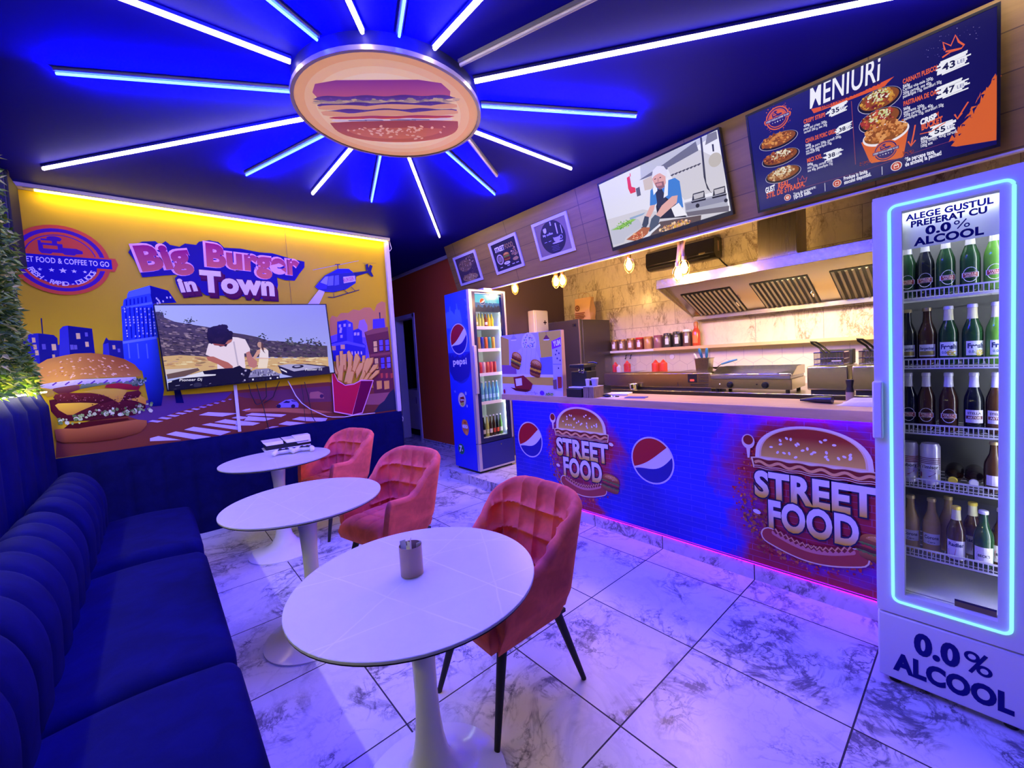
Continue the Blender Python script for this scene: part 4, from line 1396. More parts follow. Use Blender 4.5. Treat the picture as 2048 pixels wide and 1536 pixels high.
# black coffee grinder
def rbox(name, mt, b, par, bev=0.006, **k): return bx(name, mt, b, par, bev, **k)
t = thing('coffee_grinder', 'black coffee grinder with a bright little shelf beside the picture board', 'coffee grinder', (2.72, 2.30, ZT))
rbox('base', M['black'], (2.60, 2.78, 2.225, 2.395, ZT, ZT + 0.075), t)
rbox('housing', M['black'], (2.66, 2.80, 2.215, 2.385, ZT + 0.075, ZT + 0.215), t)
rbox('ledge', M['enamel'], (2.605, 2.70, 2.215, 2.37, ZT + 0.078, ZT + 0.088), t, 0.003)
rbox('head', M['black'], (2.63, 2.80, 2.215, 2.375, ZT + 0.245, ZT + 0.275), t)
rbox('column', M['black'], (2.74, 2.80, 2.225, 2.37, ZT + 0.20, ZT + 0.26), t)
MB().lathe([(0, 0), (0.012, 0), (0.016, 0.03), (0.010, 0.045), (0, 0.045)], (2.66, 2.28, ZT + 0.205), 16).lathe([(0, 0), (0.012, 0), (0.016, 0.03), (0.010, 0.045), (0, 0.045)], (2.66, 2.25, ZT + 0.200), 16).build('spout', M['chrome'], t)
MB().tube([(2.70, 2.22, ZT + 0.285), (2.70, 2.16, ZT + 0.285), (2.70, 2.125, ZT + 0.275)], 0.006).build('lever', M['black'], t)
# wooden organisers with cups
for k, (y0, y1, lab) in enumerate(((2.160, 2.212, 'striped wood cup organiser touching the black coffee grinder'), (2.102, 2.154, 'striped wood cup organiser nearer the papers, white cup on it'))):
    t = thing('cup_organiser', lab, 'organiser', (2.66, (y0 + y1) / 2, ZT), 'striped wood organisers on the counter')
    m_ = MB(); m_.box(2.605, 2.735, y0, y1, ZT, ZT + 0.09)
    m_.build('box', M['bamboo'], t, bevel=0.002)
    bx('rim', M['enamel'], (2.603, 2.737, y0 - 0.001, y1 + 0.001, ZT + 0.09, ZT + 0.094), t)
def cup(x, y, z, r, h, mt, lab, name='paper_cup'):
    t = thing(name, lab, 'cup', (x, y, z), 'cups on the wood organisers')
    MB().lathe([(0, 0), (r * 0.75, 0), (r, h), (r * 0.95, h), (r * 0.72, 0.004), (0, 0.004)], (x, y, z), 24, cap=False).build('cup', mt, t)
    MB().lathe([(r * 0.97, 0), (r * 1.05, 0.003), (r * 1.02, 0.010), (r * 0.9, 0.012), (0, 0.012)], (x, y, z + h - 0.004), 24, cap=False).build('lid', M['enamel'], t)
cup(2.66, 2.128, ZT + 0.095, 0.030, 0.058, mat('cup_lilac', (0.45, 0.42, 0.62), 0.4), 'tallest lilac printed cup on the right organiser')
cup(2.64, 2.188, ZT + 0.095, 0.018, 0.05, M['cream'], 'slim cream cup on the left organiser beside the grinder')
cup(2.70, 2.186, ZT + 0.095, 0.020, 0.045, M['black'], 'small black cup behind the cream one on the organiser')
t = thing('napkin_box', 'black open box behind the striped wood organisers', 'box', (2.85, 2.24, ZT))
m_ = MB()
m_.box(2.80, 2.92, 2.165, 2.285, ZT, ZT + 0.006)
for b_ in ((2.80, 2.806, 2.165, 2.285), (2.914, 2.92, 2.165, 2.285), (2.806, 2.914, 2.165, 2.171), (2.806, 2.914, 2.279, 2.285)): m_.box(*b_, ZT + 0.006, ZT + 0.075)
m_.build('box', M['black'], t)
pp = mat('paper', (0.72, 0.70, 0.74), 0.7)
def sheet(name, lab, cat, c, sx, sy, rz, z, h, mt, curl=0.0):
    t = thing(name, lab, cat, (c[0], c[1], z))
    Mx = Matrix.Translation((c[0], c[1], z)) @ Matrix.Rotation(rz, 4, 'Z')
    m_ = MB()
    m_.grid(lambda u, v: Mx @ Vector(((u - 0.5) * sx, (v - 0.5) * sy, h + curl * (2 * u - 1) ** 4)), 12, 4)
    m_.grid(lambda u, v: Mx @ Vector(((u - 0.5) * sx, (v - 0.5) * sy, curl * (2 * u - 1) ** 4 if h > 0.001 else 0.0)), 12, 4)
    for f in (0, 1):
        m_.grid(lambda u, v: Mx @ Vector(((u - 0.5) * sx, (f - 0.5) * sy, h * v + curl * (2 * u - 1) ** 4)), 12, 1)
        m_.grid(lambda u, v: Mx @ Vector(((f - 0.5) * sx, (u - 0.5) * sy, h * v + curl)), 4, 1)
    return m_.build(name, mt, None, shift=(c[0], c[1], z)), t
def flat(name, lab, cat, *a, **k):
    o, t = sheet(name + '_x', lab, cat, *a, **k)
    bpy.data.objects.remove(t)
    o.name = name
    return tag(o, lab, cat)
flat('paper_stack', 'stack of white papers on the counter behind the black keys', 'paper', (2.88, 2.07), 0.15, 0.21, 0.3, ZT, 0.012, pp, 0.003)
flat('paper_sheet', 'pale sheet of paper under the black keys on the counter', 'paper', (2.70, 1.985), 0.14, 0.20, -0.15, ZT, 0.0012, mat('paper_lilac', (0.50, 0.46, 0.60), 0.6))
flat('folder', 'flat blue folder lying on the wood worktop', 'folder', (2.745, 1.80), 0.085, 0.16, 0.25, ZT, 0.006, mat('folder_blue', (0.03, 0.04, 0.30), 0.4))
t = thing('key_fob', 'black keys and fob lying on the pale paper sheet', 'keys', (2.705, 2.04, ZT + 0.0014))
MB().ball((2.705, 2.05, ZT + 0.0145), 0.03, 16, sc=(0.8, 1.35, 0.42)).build('fob', M['black'], t)
MB().tube([(2.72 + 0.022 * math.cos(a * 0.5), 2.00 + 0.022 * math.sin(a * 0.5), ZT + 0.006) for a in range(13)], 0.0028, 6, closed=True).build('ring', M['chrome'], t)
MB().box(2.725, 2.74, 1.955, 1.985, ZT + 0.0016, ZT + 0.008).build('key', M['black'], t)
# cloth and black tool next to the white cooler
c0 = onz(1736, 806, ZT)
t = thing('cloth', 'white folded cloth lying on the worktop beside the white drinks cooler', 'cloth', (2.84, 0.43, ZT))
def clf(u, v): return Vector((2.76 + 0.16 * u, 0.28 + 0.27 * v - 0.02 * math.sin(3 * u), ZT + 0.001 + (0.028 + 0.008 * math.sin(9 * u + 4 * v)) * min(1, 8 * u, 8 * (1 - u)) * min(1, 6 * v, 6 * (1 - v))))
MB().grid(clf, 20, 22).grid(lambda u, v: Vector((2.76 + 0.16 * u, 0.28 + 0.27 * v - 0.02 * math.sin(3 * u), ZT + 0.0008)), 20, 2).build('folded_cloth', mat('cloth_white', (0.72, 0.70, 0.74), 0.85), t, smooth=80)
t = thing('kitchen_tongs', 'black plastic tongs lying pointed on the worktop beside the cloth', 'tongs', (2.83, 0.62, ZT))
MB().tube([(2.86, 0.74, ZT + 0.011), (2.845, 0.66, ZT + 0.019), (2.83, 0.575, ZT + 0.021)], [0.006, 0.018, 0.021], 10).build('arm', M['black'], t)
MB().tube([(2.86, 0.74, ZT + 0.013), (2.875, 0.66, ZT + 0.019), (2.87, 0.585, ZT + 0.018)], [0.006, 0.015, 0.017], 10).build('arm', M['black'], t)

# ================================================================ back line of the kitchen
TB = 1.02
t = thing('steel_table', 'long stainless steel work table along the marble wall', 'work table', (4.2, 1.2, STEP))
bx('tabletop', M['steel'], (3.74, 4.70, -1.2, 3.32, TB - 0.045, TB), t, 0.003)
bx('shelf', M['steel'], (3.80, 4.68, -1.15, 3.28, 0.30, 0.33), t)
for x in (3.80, 4.64):
    for y in (-1.12, 1.1, 3.24): bx('leg', M['steelv'], (x - 0.02, x + 0.02, y - 0.02, y + 0.02, STEP, TB - 0.045), t)

# toppings cooler with glass guard
t = thing('toppings_cooler', 'stainless toppings cooler with glass guard and vent grille on the steel table', 'cooler', (4.0, 2.3, TB))
X0 = 3.85; Y0, Y1 = 1.70, 2.945
bx('body', M['steel'], (X0, 4.22, Y0, Y1, TB + 0.022, TB + 0.165), t, 0.004)
bx('base', M['black'], (X0 + 0.015, 4.2, Y0 + 0.02, Y1 - 0.02, TB, TB + 0.022), t)
bx('top_rim', M['steel'], (X0 + 0.01, 4.22, Y0 + 0.01, Y1 - 0.01, TB + 0.165, TB + 0.175), t)
for k, (a, b_) in enumerate(((2.60, 2.88), (2.30, 2.56), (2.04, 2.27))):
    p = bx('pan', M['chrome'], (X0 + 0.04, 4.18, a, b_, TB + 0.1755, TB + 0.180), t)
p = bx('control_panel', M['black'], (X0 - 0.004, X0, 1.845, 1.935, TB + 0.075, TB + 0.155), t)
mm = emis('display_red', (1.0, 0.05, 0.03), 2.0)
bx('display', mm, (X0 - 0.0055, X0 - 0.004, 1.872, 1.912, TB + 0.088, TB + 0.105), p)
gl = MB()
for k in range(6): gl.box(X0 - 0.003, X0, 1.735, 1.832, TB + 0.080 + k * 0.0135, TB + 0.085 + k * 0.0135)
for k in range(2): gl.box(X0 - 0.003, X0, 1.735, 1.91, TB + 0.040 + k * 0.014, TB + 0.046 + k * 0.014)
gl.build('vent_grille', M['black'], t)
gg = MB().box(X0 + 0.015, X0 + 0.021, Y0 + 0.02, Y1 - 0.01, TB + 0.1755, TB + 0.385).box(X0 + 0.021, 4.16, Y1 - 0.016, Y1 - 0.010, TB + 0.1755, TB + 0.385)
gg.build('glass_guard', M['clearplastic'], t)
bx('seam', M['blackmatt'], (X0 - 0.0015, X0, 2.04, 2.043, TB + 0.025, TB + 0.075), t)

# sauce bottles in the cooler
def sauce(x, y, z, h, r, mt, lab, cap):
    t = thing('sauce_bottle', lab, 'sauce bottle', (x, y, z), 'squeeze bottles on the toppings cooler')
    MB().lathe([(0, 0), (r, 0), (r, h * 0.62), (r * 0.9, h * 0.72), (r * 0.55, h * 0.78), (0, h * 0.78)], (x, y, z), 20).build('bottle', mt, t)
    MB().lathe([(0, 0), (r * 0.62, 0), (r * 0.5, h * 0.07), (r * 0.13, h * 0.22), (0, h * 0.22)], (x, y, z + h * 0.775), 16).build('nozzle', cap, t)
zc = TB + 0.1805
sauce(3.93, 2.835, zc, 0.115, 0.034, M['red'], 'red squeeze bottle at the left end of the cooler', M['red'])
sauce(3.90, 2.765, zc, 0.085, 0.028, M['cream'], 'cream squeeze bottle between the left red ones', M['cream'])
sauce(3.95, 2.690, zc, 0.125, 0.038, M['red'], 'red squeeze bottle just right of the cream bottle', M['red'])
sauce(4.05, 2.395, zc, 0.12, 0.042, M['red'], 'left of two red squeeze bottles in the cooler middle', M['red'])
sauce(4.05, 2.305, zc, 0.12, 0.042, M['red'], 'right of two red squeeze bottles in the cooler middle', M['red'])
# steel pan with blue-handled tools
px_, py_ = 3.96, 1.82
zc = TB + 0.1755
t = thing('utensil_pan', 'deep steel pan holding blue handled tools on the toppings cooler', 'container', (px_, py_, zc))
m_ = MB()
def rc(z, s): return [Vector((px_ + a * s, py_ + c * s * 1.15, z)) for a, c in ((-0.06, -0.055), (-0.055, -0.06), (0.055, -0.06), (0.06, -0.055), (0.06, 0.055), (0.055, 0.06), (-0.055, 0.06), (-0.06, 0.055))]
rings = [rc(zc, 0.85), rc(zc + 0.125, 1.0), rc(zc + 0.128, 1.10), rc(zc + 0.124, 1.10), rc(zc + 0.120, 0.98), rc(zc + 0.006, 0.83)]
vs = [v for r_ in rings for v in r_]
fs = [(i * 8 + j, i * 8 + (j + 1) % 8, (i + 1) * 8 + (j + 1) % 8, (i + 1) * 8 + j) for i in range(5) for j in range(8)] + [tuple(range(8))[::-1], tuple(40 + j for j in range(8))]
m_.add(vs, fs); m_.build('pan', M['steelv'], t)
bl = mat('blue_handle', (0.03, 0.16, 0.32), 0.4)
def tool(a, b_, r0, lab, hm, name='spatula', frac=0.55):
    a, b_ = Vector(a), Vector(b_)
    t = thing(name, lab, name.replace('_', ' '), a, 'tools in the steel pan')
    mid = a.lerp(b_, frac)
    MB().cyl(a, mid, 0.004, seg=8).build('shaft', M['chrome'], t)
    MB().tube([mid, mid.lerp(b_, 0.2), mid.lerp(b_, 0.8), b_], [r0 * 0.7, r0, r0 * 1.1, r0 * 0.7], 10).build('handle', hm, t)
tool((3.97, 1.81, zc + 0.012), (3.945, 1.86, zc + 0.225), 0.013, 'blue handled tool at the left of the steel pan', bl)
tool((3.95, 1.80, zc + 0.012), (3.95, 1.785, zc + 0.225), 0.013, 'blue handled tool upright at the right of the steel pan', bl)
tool((3.96, 1.84, zc + 0.012), (3.93, 1.905, zc + 0.175), 0.011, 'white handled tool leaning left in the steel pan', M['cream'])
# spatula with blue grip on the griddle side
t = thing('skimmer', 'wire skimmer with blue grip leaning between cooler and griddle', 'skimmer', (4.06, 1.66, TB + 0.18))
MB().tube([(4.05, 1.745, TB + 0.19), (4.055, 1.73, TB + 0.215), (4.06, 1.70, TB + 0.235)], 0.004).build('shaft', M['black'], t)
MB().tube([(4.06, 1.70, TB + 0.235), (4.08, 1.64, TB + 0.255), (4.09, 1.565, TB + 0.275)], [0.008, 0.011, 0.008], 10).build('handle', bl, t)
MB().lathe([(0, -0.02), (0.03, -0.012), (0.05, 0.006), (0.052, 0.008)], (4.06, 1.745, TB + 0.205), 20).build('basket', M['chrome'], t)
# bowl on a dark board
bw = (3.795, 2.52)
t = thing('steel_bowl', 'small steel bowl standing before the toppings cooler', 'bowl', (bw[0], bw[1], TB))
MB().lathe([(0, 0), (0.038, 0), (0.046, 0.012), (0.050, 0.055), (0.054, 0.060), (0.051, 0.060), (0.046, 0.052), (0.042, 0.014), (0.034, 0.006), (0, 0.006)], (bw[0], bw[1], TB), 28, cap=False).build('bowl', M['chrome'], t)

# griddle
t = thing('griddle', 'stainless electric griddle with two black knobs and a splash guard', 'griddle', (4.0, 1.365, TB))
Y0, Y1, X0 = 1.04, 1.693, 3.80
bx('body', M['steel'], (X0, 4.18, Y0, Y1, TB + 0.025, TB + 0.113), t, 0.004)
bx('cooking_plate', mat('griddle_plate', (0.34, 0.32, 0.34), 0.35, 1.0), (X0 - 0.012, 4.17, Y0 + 0.006, Y1 - 0.006, TB + 0.113, TB + 0.140), t, 0.004)
bx('grease_lip', M['chrome'], (X0 - 0.016, X0 + 0.012, Y0 + 0.002, Y1 - 0.002, TB + 0.138, TB + 0.162), t, 0.006)
sg = MB()
for y in (Y0, Y1 - 0.004):
    sg.prism([(X0 + 0.012, y, TB + 0.140), (4.17, y, TB + 0.140), (4.17, y, TB + 0.212), (X0 + 0.17, y, TB + 0.212)], (0, 0.004, 0))
sg.box(4.166, 4.17, Y0, Y1, TB + 0.140, TB + 0.212)
sg.build('splash_guard', M['steel'], t)
rb = MB()
for k in range(14): rb.box(3.90, 4.15, 1.06 + k * 0.012, 1.066 + k * 0.012, TB + 0.140, TB + 0.146)
rb.build('ribs', M['chrome'], t)
for y in (1.52, 1.235):
    kb = MB().cyl((X0, y, TB + 0.062), (X0 - 0.006, y, TB + 0.062), 0.028, seg=24).cyl((X0 - 0.006, y, TB + 0.062), (X0 - 0.024, y, TB + 0.062), 0.023, 0.019, seg=20).build('knob', M['black'], t)
    MB().box(X0 - 0.030, X0 - 0.022, y - 0.018, y + 0.018, TB + 0.058, TB + 0.067).build('pointer', M['black'], kb)
for y in (1.61, 1.30): MB().cyl((X0, y, TB + 0.068), (X0 - 0.003, y, TB + 0.068), 0.005, seg=12).build('pilot_lamp', emis('pilot', (0.9, 0.7, 1.0), 1.2) if y > 1.5 else M['black'], t)
for x in (3.84, 4.13):
    for y in (1.08, 1.65): MB().cyl((x, y, TB), (x, y, TB + 0.025), 0.016, seg=12).build('foot', M['black'], t)

# fryers
def fryer(y0, y1, lab):
    t = thing('deep_fryer', lab, 'fryer', (4.0, (y0 + y1) / 2, TB), 'steel deep fryers')
    bx('tank', M['steel'], (3.80, 4.16, y0, y1, TB + 0.028, TB + 0.212), t, 0.010)
    bx('feet', M['black'], (3.82, 4.14, y0 + 0.02, y1 - 0.02, TB, TB + 0.028), t)
    bx('control_head', M['blackmatt'], (4.10, 4.20, y0 + 0.02, y1 - 0.02, TB + 0.213, TB + 0.33), t, 0.006)
    bk = MB()
    x0, x1, a, b_, z0, z1 = 3.86, 4.07, y0 + 0.035, y1 - 0.035, TB + 0.214, TB + 0.315
    for z in (z0 + 0.01, (z0 + z1) / 2, z1):
        bk.tube([(x0, a, z), (x1, a, z), (x1, b_, z), (x0, b_, z)], 0.0028 if z < z1 else 0.004, 6, closed=True)
    n = 9
    for i in range(n + 1):
        y = a + (b_ - a) * i / n
        bk.cyl((x0, y, z0), (x0, y, z1), 0.0017, seg=5).cyl((x1, y, z0), (x1, y, z1), 0.0017, seg=5)
        x = x0 + (x1 - x0) * i / n
        bk.cyl((x, a, z0), (x, a, z1), 0.0017, seg=5).cyl((x, b_, z0), (x, b_, z1), 0.0017, seg=5)
    ba = bk.build('basket', M['chrome'], t)
    ym = (y0 + y1) / 2 + 0.01
    hd = MB().tube([(3.86, ym - 0.018, z1), (3.80, ym + 0.01, z1 + 0.045), (3.735, ym + 0.045, z1 + 0.088), (3.722, ym + 0.075, z1 + 0.092), (3.735, ym + 0.068, z1 + 0.080), (3.80, ym + 0.035, z1 + 0.042), (3.86, ym + 0.018, z1)], 0.008, 8)
    hd.build('handle', M['black'], ba)
    bx('hook_plate', M['enamel'], (3.855, 3.858, ym - 0.09, ym - 0.03, TB + 0.245, TB + 0.253), ba)
fryer(0.675, 0.935, 'steel deep fryer with a wire basket next to the griddle')
fryer(0.395, 0.655, 'steel deep fryer half hidden by the white drinks cooler')
# pepper mill at the front of the counter back edge
pm = (2.965, 0.52)
t = thing('pepper_mill', 'black and clear pepper mill standing at the back of the worktop', 'pepper mill', (pm[0], pm[1], ZT))
MB().lathe([(0, 0), (0.020, 0), (0.020, 0.055), (0, 0.055)], (pm[0], pm[1], ZT), 20).build('jar', mat('pepper_glass', (0.35, 0.27, 0.20), 0.15), t)
MB().lathe([(0, 0.055), (0.021, 0.055), (0.018, 0.075), (0.015, 0.09), (0.020, 0.118), (0.018, 0.126), (0, 0.126)], (pm[0], pm[1], ZT), 20).build('grinder_head', M['black'], t)

# ================================================================ shelf, jars
SX = 4.7185
t = thing('wall_shelf', 'narrow light wood ledge along the marble wall', 'shelf', (4.68, 1.5, 1.42))
bx('ledge', M['lightwood'], (4.585, SX, -1.0, 2.735, 1.412, 1.446), t, 0.002)
t = thing('backsplash_panel', 'white hexagon pattern splash panel behind the cooking line', 'panel', (4.70, 1.5, 1.02))
bp = bx('panel', mat('splash_white', (0.70, 0.63, 0.46), 0.35), (4.700, SX, -1.0, 3.44, TB + 0.001, 1.411), t)
bx('ledge', M['white'], (4.600, SX, 2.74, 3.44, 1.411, 1.440), t, 0.002)
m_ = MB()
R = random.Random(11)
hexr = 0.105
for i in range(-4, 24):
    for j in range(5):
        cy_, cz_ = i * hexr * math.sqrt(3) + (0.5 * hexr * math.sqrt(3) if j % 2 else 0), 1.02 + j * hexr * 1.5
        if cz_ > 1.40 or cy_ > 3.3: continue
        for k in range(3):
            a0, a1 = rad(30 + 60 * k), rad(90 + 60 * k)
            p0 = Vector((4.6985, cy_ + hexr * math.cos(a0), cz_ + hexr * math.sin(a0))); p1 = Vector((4.6985, cy_ + hexr * math.cos(a1), cz_ + hexr * math.sin(a1)))
            if min(p0.z, p1.z) < TB + 0.005 or max(p0.z, p1.z) > 1.405: continue
            d = (p1 - p0).normalized(); n_ = Vector((0, -d.z, d.y)) * 0.0018
            m_.add([p0 + n_, p0 - n_, p1 - n_, p1 + n_], [(0, 1, 2, 3)])
m_.build('hexagon_joints', mat('hex_joint', (0.42, 0.38, 0.34), 0.6), bp)


def jar(y, z, r, h, body, lid, lab, label_col=True, square=False):
    t = thing('spice_jar', lab, 'jar', (4.645, y, z), 'jars in a row on the wall ledge')
    x = 4.645
    MB().lathe([(0, 0), (r, 0), (r * 1.02, h * 0.1), (r * 1.02, h * 0.80), (r * 0.92, h * 0.86), (0, h * 0.86)], (x, y, z), 24).build('jar', body, t)
    MB().lathe([(0, h * 0.86), (r * 1.0, h * 0.86), (r * 1.0, h * 0.98), (r * 0.94, h), (0, h)], (x, y, z), 24).build('lid', lid, t)
    if label_col:
        def lb(u, v):
            a = PI + rad(-22 + 44 * u) + 0.25
            return Vector((x + (r * 1.02 + 0.0008) * math.cos(a), y + (r * 1.02 + 0.0008) * math.sin(a), z + h * (0.2 + 0.42 * v)))
        MB().grid(lb, 6, 1).build('sticker', pp, t)
spice = lambda n, c: mat('spice_' + n, c, 0.18)
zl = 1.441
jar(3.345, zl, 0.049, 0.145, spice('a', (0.20, 0.10, 0.06)), M['gold'], 'first spice jar from the grey fridge, orange lid')
jar(3.225, zl, 0.049, 0.145, spice('b', (0.24, 0.13, 0.08)), M['gold'], 'second spice jar from the grey fridge, gold lid')
jar(3.09, zl, 0.053, 0.152, spice('c', (0.30, 0.13, 0.07)), M['gold'], 'third spice jar from the grey fridge, dark filling')
jar(2.96, zl, 0.052, 0.152, spice('d', (0.22, 0.045, 0.035)), M['red'], 'spice jar with a red lid in the row on the ledge')
jar(2.835, zl, 0.053, 0.155, spice('e', (0.48, 0.24, 0.09)), mat('lid_amber', (0.55, 0.26, 0.07), 0.35), 'amber spice jar with no sticker right of the red lid', False)
jar(2.700, zl + 0.006, 0.053, 0.155, spice('f', (0.27, 0.12, 0.13)), mat('lid_plum', (0.30, 0.08, 0.14), 0.35), 'purple lidded spice jar at the start of the wood ledge', False)
zl = 1.447
jar(2.570, zl, 0.052, 0.17, mat('tin_dark', (0.05, 0.045, 0.04), 0.25), M['chrome'], 'dark glass jar with chrome lid after the purple lidded jar')
jar(2.445, zl, 0.054, 0.18, mat('tin_black', (0.03, 0.027, 0.03), 0.25), M['chrome'], 'black glass jar with chrome lid beside the tall white lidded jar')
jar(2.325, zl, 0.049, 0.195, mat('tin_brown', (0.12, 0.06, 0.045), 0.25), M['enamel'], 'tall brown jar with a white lid')
t = thing('hot_sauce_bottle', 'tall red sauce bottle at the right end of the jar row', 'bottle', (4.645, 2.215, zl))
MB().lathe([(0, 0), (0.043, 0), (0.044, 0.15), (0.03, 0.185), (0.021, 0.205), (0.021, 0.225), (0, 0.225)], (4.645, 2.215, zl), 22).build('bottle', mat('hot_sauce', (0.55, 0.07, 0.025), 0.15), t)
MB().lathe([(0, 0.225), (0.025, 0.225), (0.025, 0.26), (0.014, 0.275), (0, 0.275)], (4.645, 2.215, zl), 18).build('cap', mat('cap_orange', (0.45, 0.16, 0.05), 0.35), t)
def lb(u, v):
    a = PI + rad(-40 + 80 * u)
    return Vector((4.645 + 0.0452 * math.cos(a), 2.215 + 0.0452 * math.sin(a), zl + 0.03 + 0.09 * v))
MB().grid(lb, 8, 1).build('sticker', mat('sauce_label', (0.85, 0.22, 0.05), 0.4), t)
for y, lab in ((3.20, 'left black hook on the white splash panel'), (3.125, 'right black hook on the white splash panel, beside the other')):
    o = MB().tube([(4.70, y, 1.375), (4.675, y, 1.37), (4.672, y, 1.335), (4.662, y, 1.325), (4.655, y, 1.335)], 0.006, 8).build('wall_hook', M['black'], shift=(4.70, y, 1.37))
    tag(o, lab, 'hook', 'hooks on the splash panel')
for y, lab in ((2.55, 'round socket on the splash panel behind the red bottles'), ):
    o = MB().cyl((4.6995, y, 1.33), (4.69, y, 1.33), 0.03, seg=24).build('socket', M['enamel'], shift=(4.70, y, 1.33))
    tag(o, lab, 'socket')

# ================================================================ extractor hood, duct, air conditioner
t = thing('extractor_hood', 'large stainless extractor hood with slotted filters over the cooking line', 'extractor hood', (4.3, 1.2, 1.75))
HX, HY0, HY1 = 3.85, 0.05, 2.235
zt_, zf, zb = 2.132, 2.040, 1.735
bx('front_band', M['steel'], (HX, HX + 0.02, HY0, HY1, zf, zt_), t, 0.003)
bx('top_plate', M['steel'], (HX + 0.02, 4.70, HY0, HY1, zt_ - 0.012, zt_), t)
sd = MB()
for y in (HY0, HY1 - 0.012):
    sd.prism([(HX + 0.02, y, zf), (4.70, y, zb), (4.70, y, zt_ - 0.012), (HX + 0.02, y, zt_ - 0.012)], (0, 0.012, 0))
sd.build('side_panel', M['steelv'], t)
bx('back_gutter', M['steel'], (4.60, 4.70, HY0 + 0.012, HY1 - 0.012, zb, zb + 0.055), t)
bx('front_lip', M['steel'], (HX + 0.02, HX + 0.07, HY0 + 0.012, HY1 - 0.012, zf + 0.0, zf + 0.012), t)
# sloping inside plate carries the filters
def hs(s, y, d=0.0):
    a, b_ = Vector((HX + 0.11, 0, zf + 0.03)), Vector((4.60, 0, zb + 0.04))
    p = a.lerp(b_, s); n_ = Vector((-(b_ - a).z, 0, (b_ - a).x)).normalized()
    if n_.z > 0: n_ = -n_
    return Vector((p.x, y, p.z)) + n_ * d
pl = MB()
pl.add([hs(0, HY0 + 0.012), hs(1, HY0 + 0.012), hs(1, HY1 - 0.012), hs(0, HY1 - 0.012)], [(0, 1, 2, 3)])
pl.add([hs(0, HY0 + 0.012, -0.05), hs(1, HY0 + 0.012, -0.05), hs(1, HY1 - 0.012, -0.05), hs(0, HY1 - 0.012, -0.05)], [(0, 1, 2, 3)])
pl.build('filter_carrier', M['steel'], t)
fl = MB().add([hs(0, HY0 + 0.012), hs(0, HY1 - 0.012), Vector((HX + 0.07, HY1 - 0.012, zf + 0.10)), Vector((HX + 0.07, HY0 + 0.012, zf + 0.10))], [(0, 1, 2, 3)])
fl.build('inner_lip', M['steel'], t)
for k, (a, b_) in enumerate(((1.63, 2.13), (1.00, 1.46), (0.37, 0.85))):
    f = MB()
    f.add([hs(0.28, a, 0.004), hs(0.97, a, 0.004), hs(0.97, b_, 0.004), hs(0.28, b_, 0.004)], [(0, 1, 2, 3)])
    fo = f.build('grease_filter', M['blackmatt'], t)
    s_ = MB()
    n_ = 11
    for i in range(n_):
        y = a + (b_ - a) * (i + 0.28) / n_
        w_ = (b_ - a) / n_ * 0.5
        s_.add([hs(0.30, y, 0.006), hs(0.955, y, 0.006), hs(0.955, y + w_, 0.006), hs(0.30, y + w_, 0.006), hs(0.30, y + w_ * 0.5, 0.018), hs(0.955, y + w_ * 0.5, 0.018)], [(0, 1, 5, 4), (4, 5, 2, 3), (0, 4, 3), (1, 2, 5)])
    s_.build('slats', M['filter'], fo)
    MB().tube([hs(0.62, a + 0.02, 0.02), hs(0.62, a + 0.02, 0.04), hs(0.72, a + 0.02, 0.04), hs(0.72, a + 0.02, 0.02)], 0.006).build('handle', M['chrome'], fo)
for y in (1.14, 0.62):
    lp = MB().box(HX + 0.075, HX + 0.105, y - 0.05, y + 0.05, zf + 0.046, zf + 0.062).build('hood_lamp', emis('hood_lamp_glow', (1.0, 0.85, 0.55), 9.0), t)
    ld = bpy.data.lights.new('hood_light', 'AREA')
    ld.shape = 'RECTANGLE'; ld.size = 0.08; ld.size_y = 0.35; ld.energy = W_HOOD; ld.color = (1.0, 0.80, 0.44)
    lo = bpy.data.objects.new('hood_light', ld)
    link(lo, t)
    lo.location = Vector((HX + 0.12, y, zf + 0.02)) - OFF[t.name]
    lo.rotation_euler = Vector((-0.45, 0, 1)).to_track_quat('Z', 'Y').to_euler()
t = thing('exhaust_duct', 'square stainless exhaust duct rising from the extractor hood', 'duct', (4.0, 1.15, zt_))
bx('duct', M['steelv'], (3.875, 4.16, 1.005, 1.288, zt_ + 0.001, CEIL), t)
bx('flange', M['steelv'], (3.868, 4.167, 0.998, 1.295, zt_ + 0.0005, zt_ + 0.012), t)

t = thing('air_conditioner', 'black wall air conditioner on the marble wall behind the bulbs', 'air conditioner', (4.6, 2.33, 2.38))
ay0, ay1, az0, az1 = 1.925, 2.745, 2.372, 2.605
prof = [(4.715, az0 + 0.03), (4.715, az1), (4.56, az1), (4.515, az1 - 0.03), (4.505, az0 + 0.055), (4.55, az0 + 0.008), (4.62, az0)]
MB().prism([(x, ay0, z) for x, z in prof], (0, ay1 - ay0, 0)).build('housing', mat('ac_black', (0.02, 0.018, 0.02), 0.18), t, bevel=0.006)
bx('flap', M['black'], (4.512, 4.56, ay0 + 0.05, ay1 - 0.03, az0 + 0.024, az0 + 0.032), t)
bx('badge', M['alu'], (4.505, 4.509, 2.295, 2.325, az0 + 0.085, az0 + 0.105), t)
bx('badge', M['bronze'], (4.505, 4.509, 2.02, 2.09, az0 + 0.062, az0 + 0.075), t)
bx('side_label', mat('ac_label', (0.45, 0.30, 0.18), 0.5), (4.60, 4.64, ay0 - 0.001, ay0 + 0.001, az0 + 0.08, az0 + 0.19), t)
MB().tube([(4.66, ay0 + 0.02, az0 + 0.02), (4.67, ay0 - 0.02, az0 - 0.04), (4.69, ay0 - 0.07, az0 - 0.10), (4.70, ay0 - 0.10, az0 - 0.16)], 0.008).build('cable', M['black'], t)

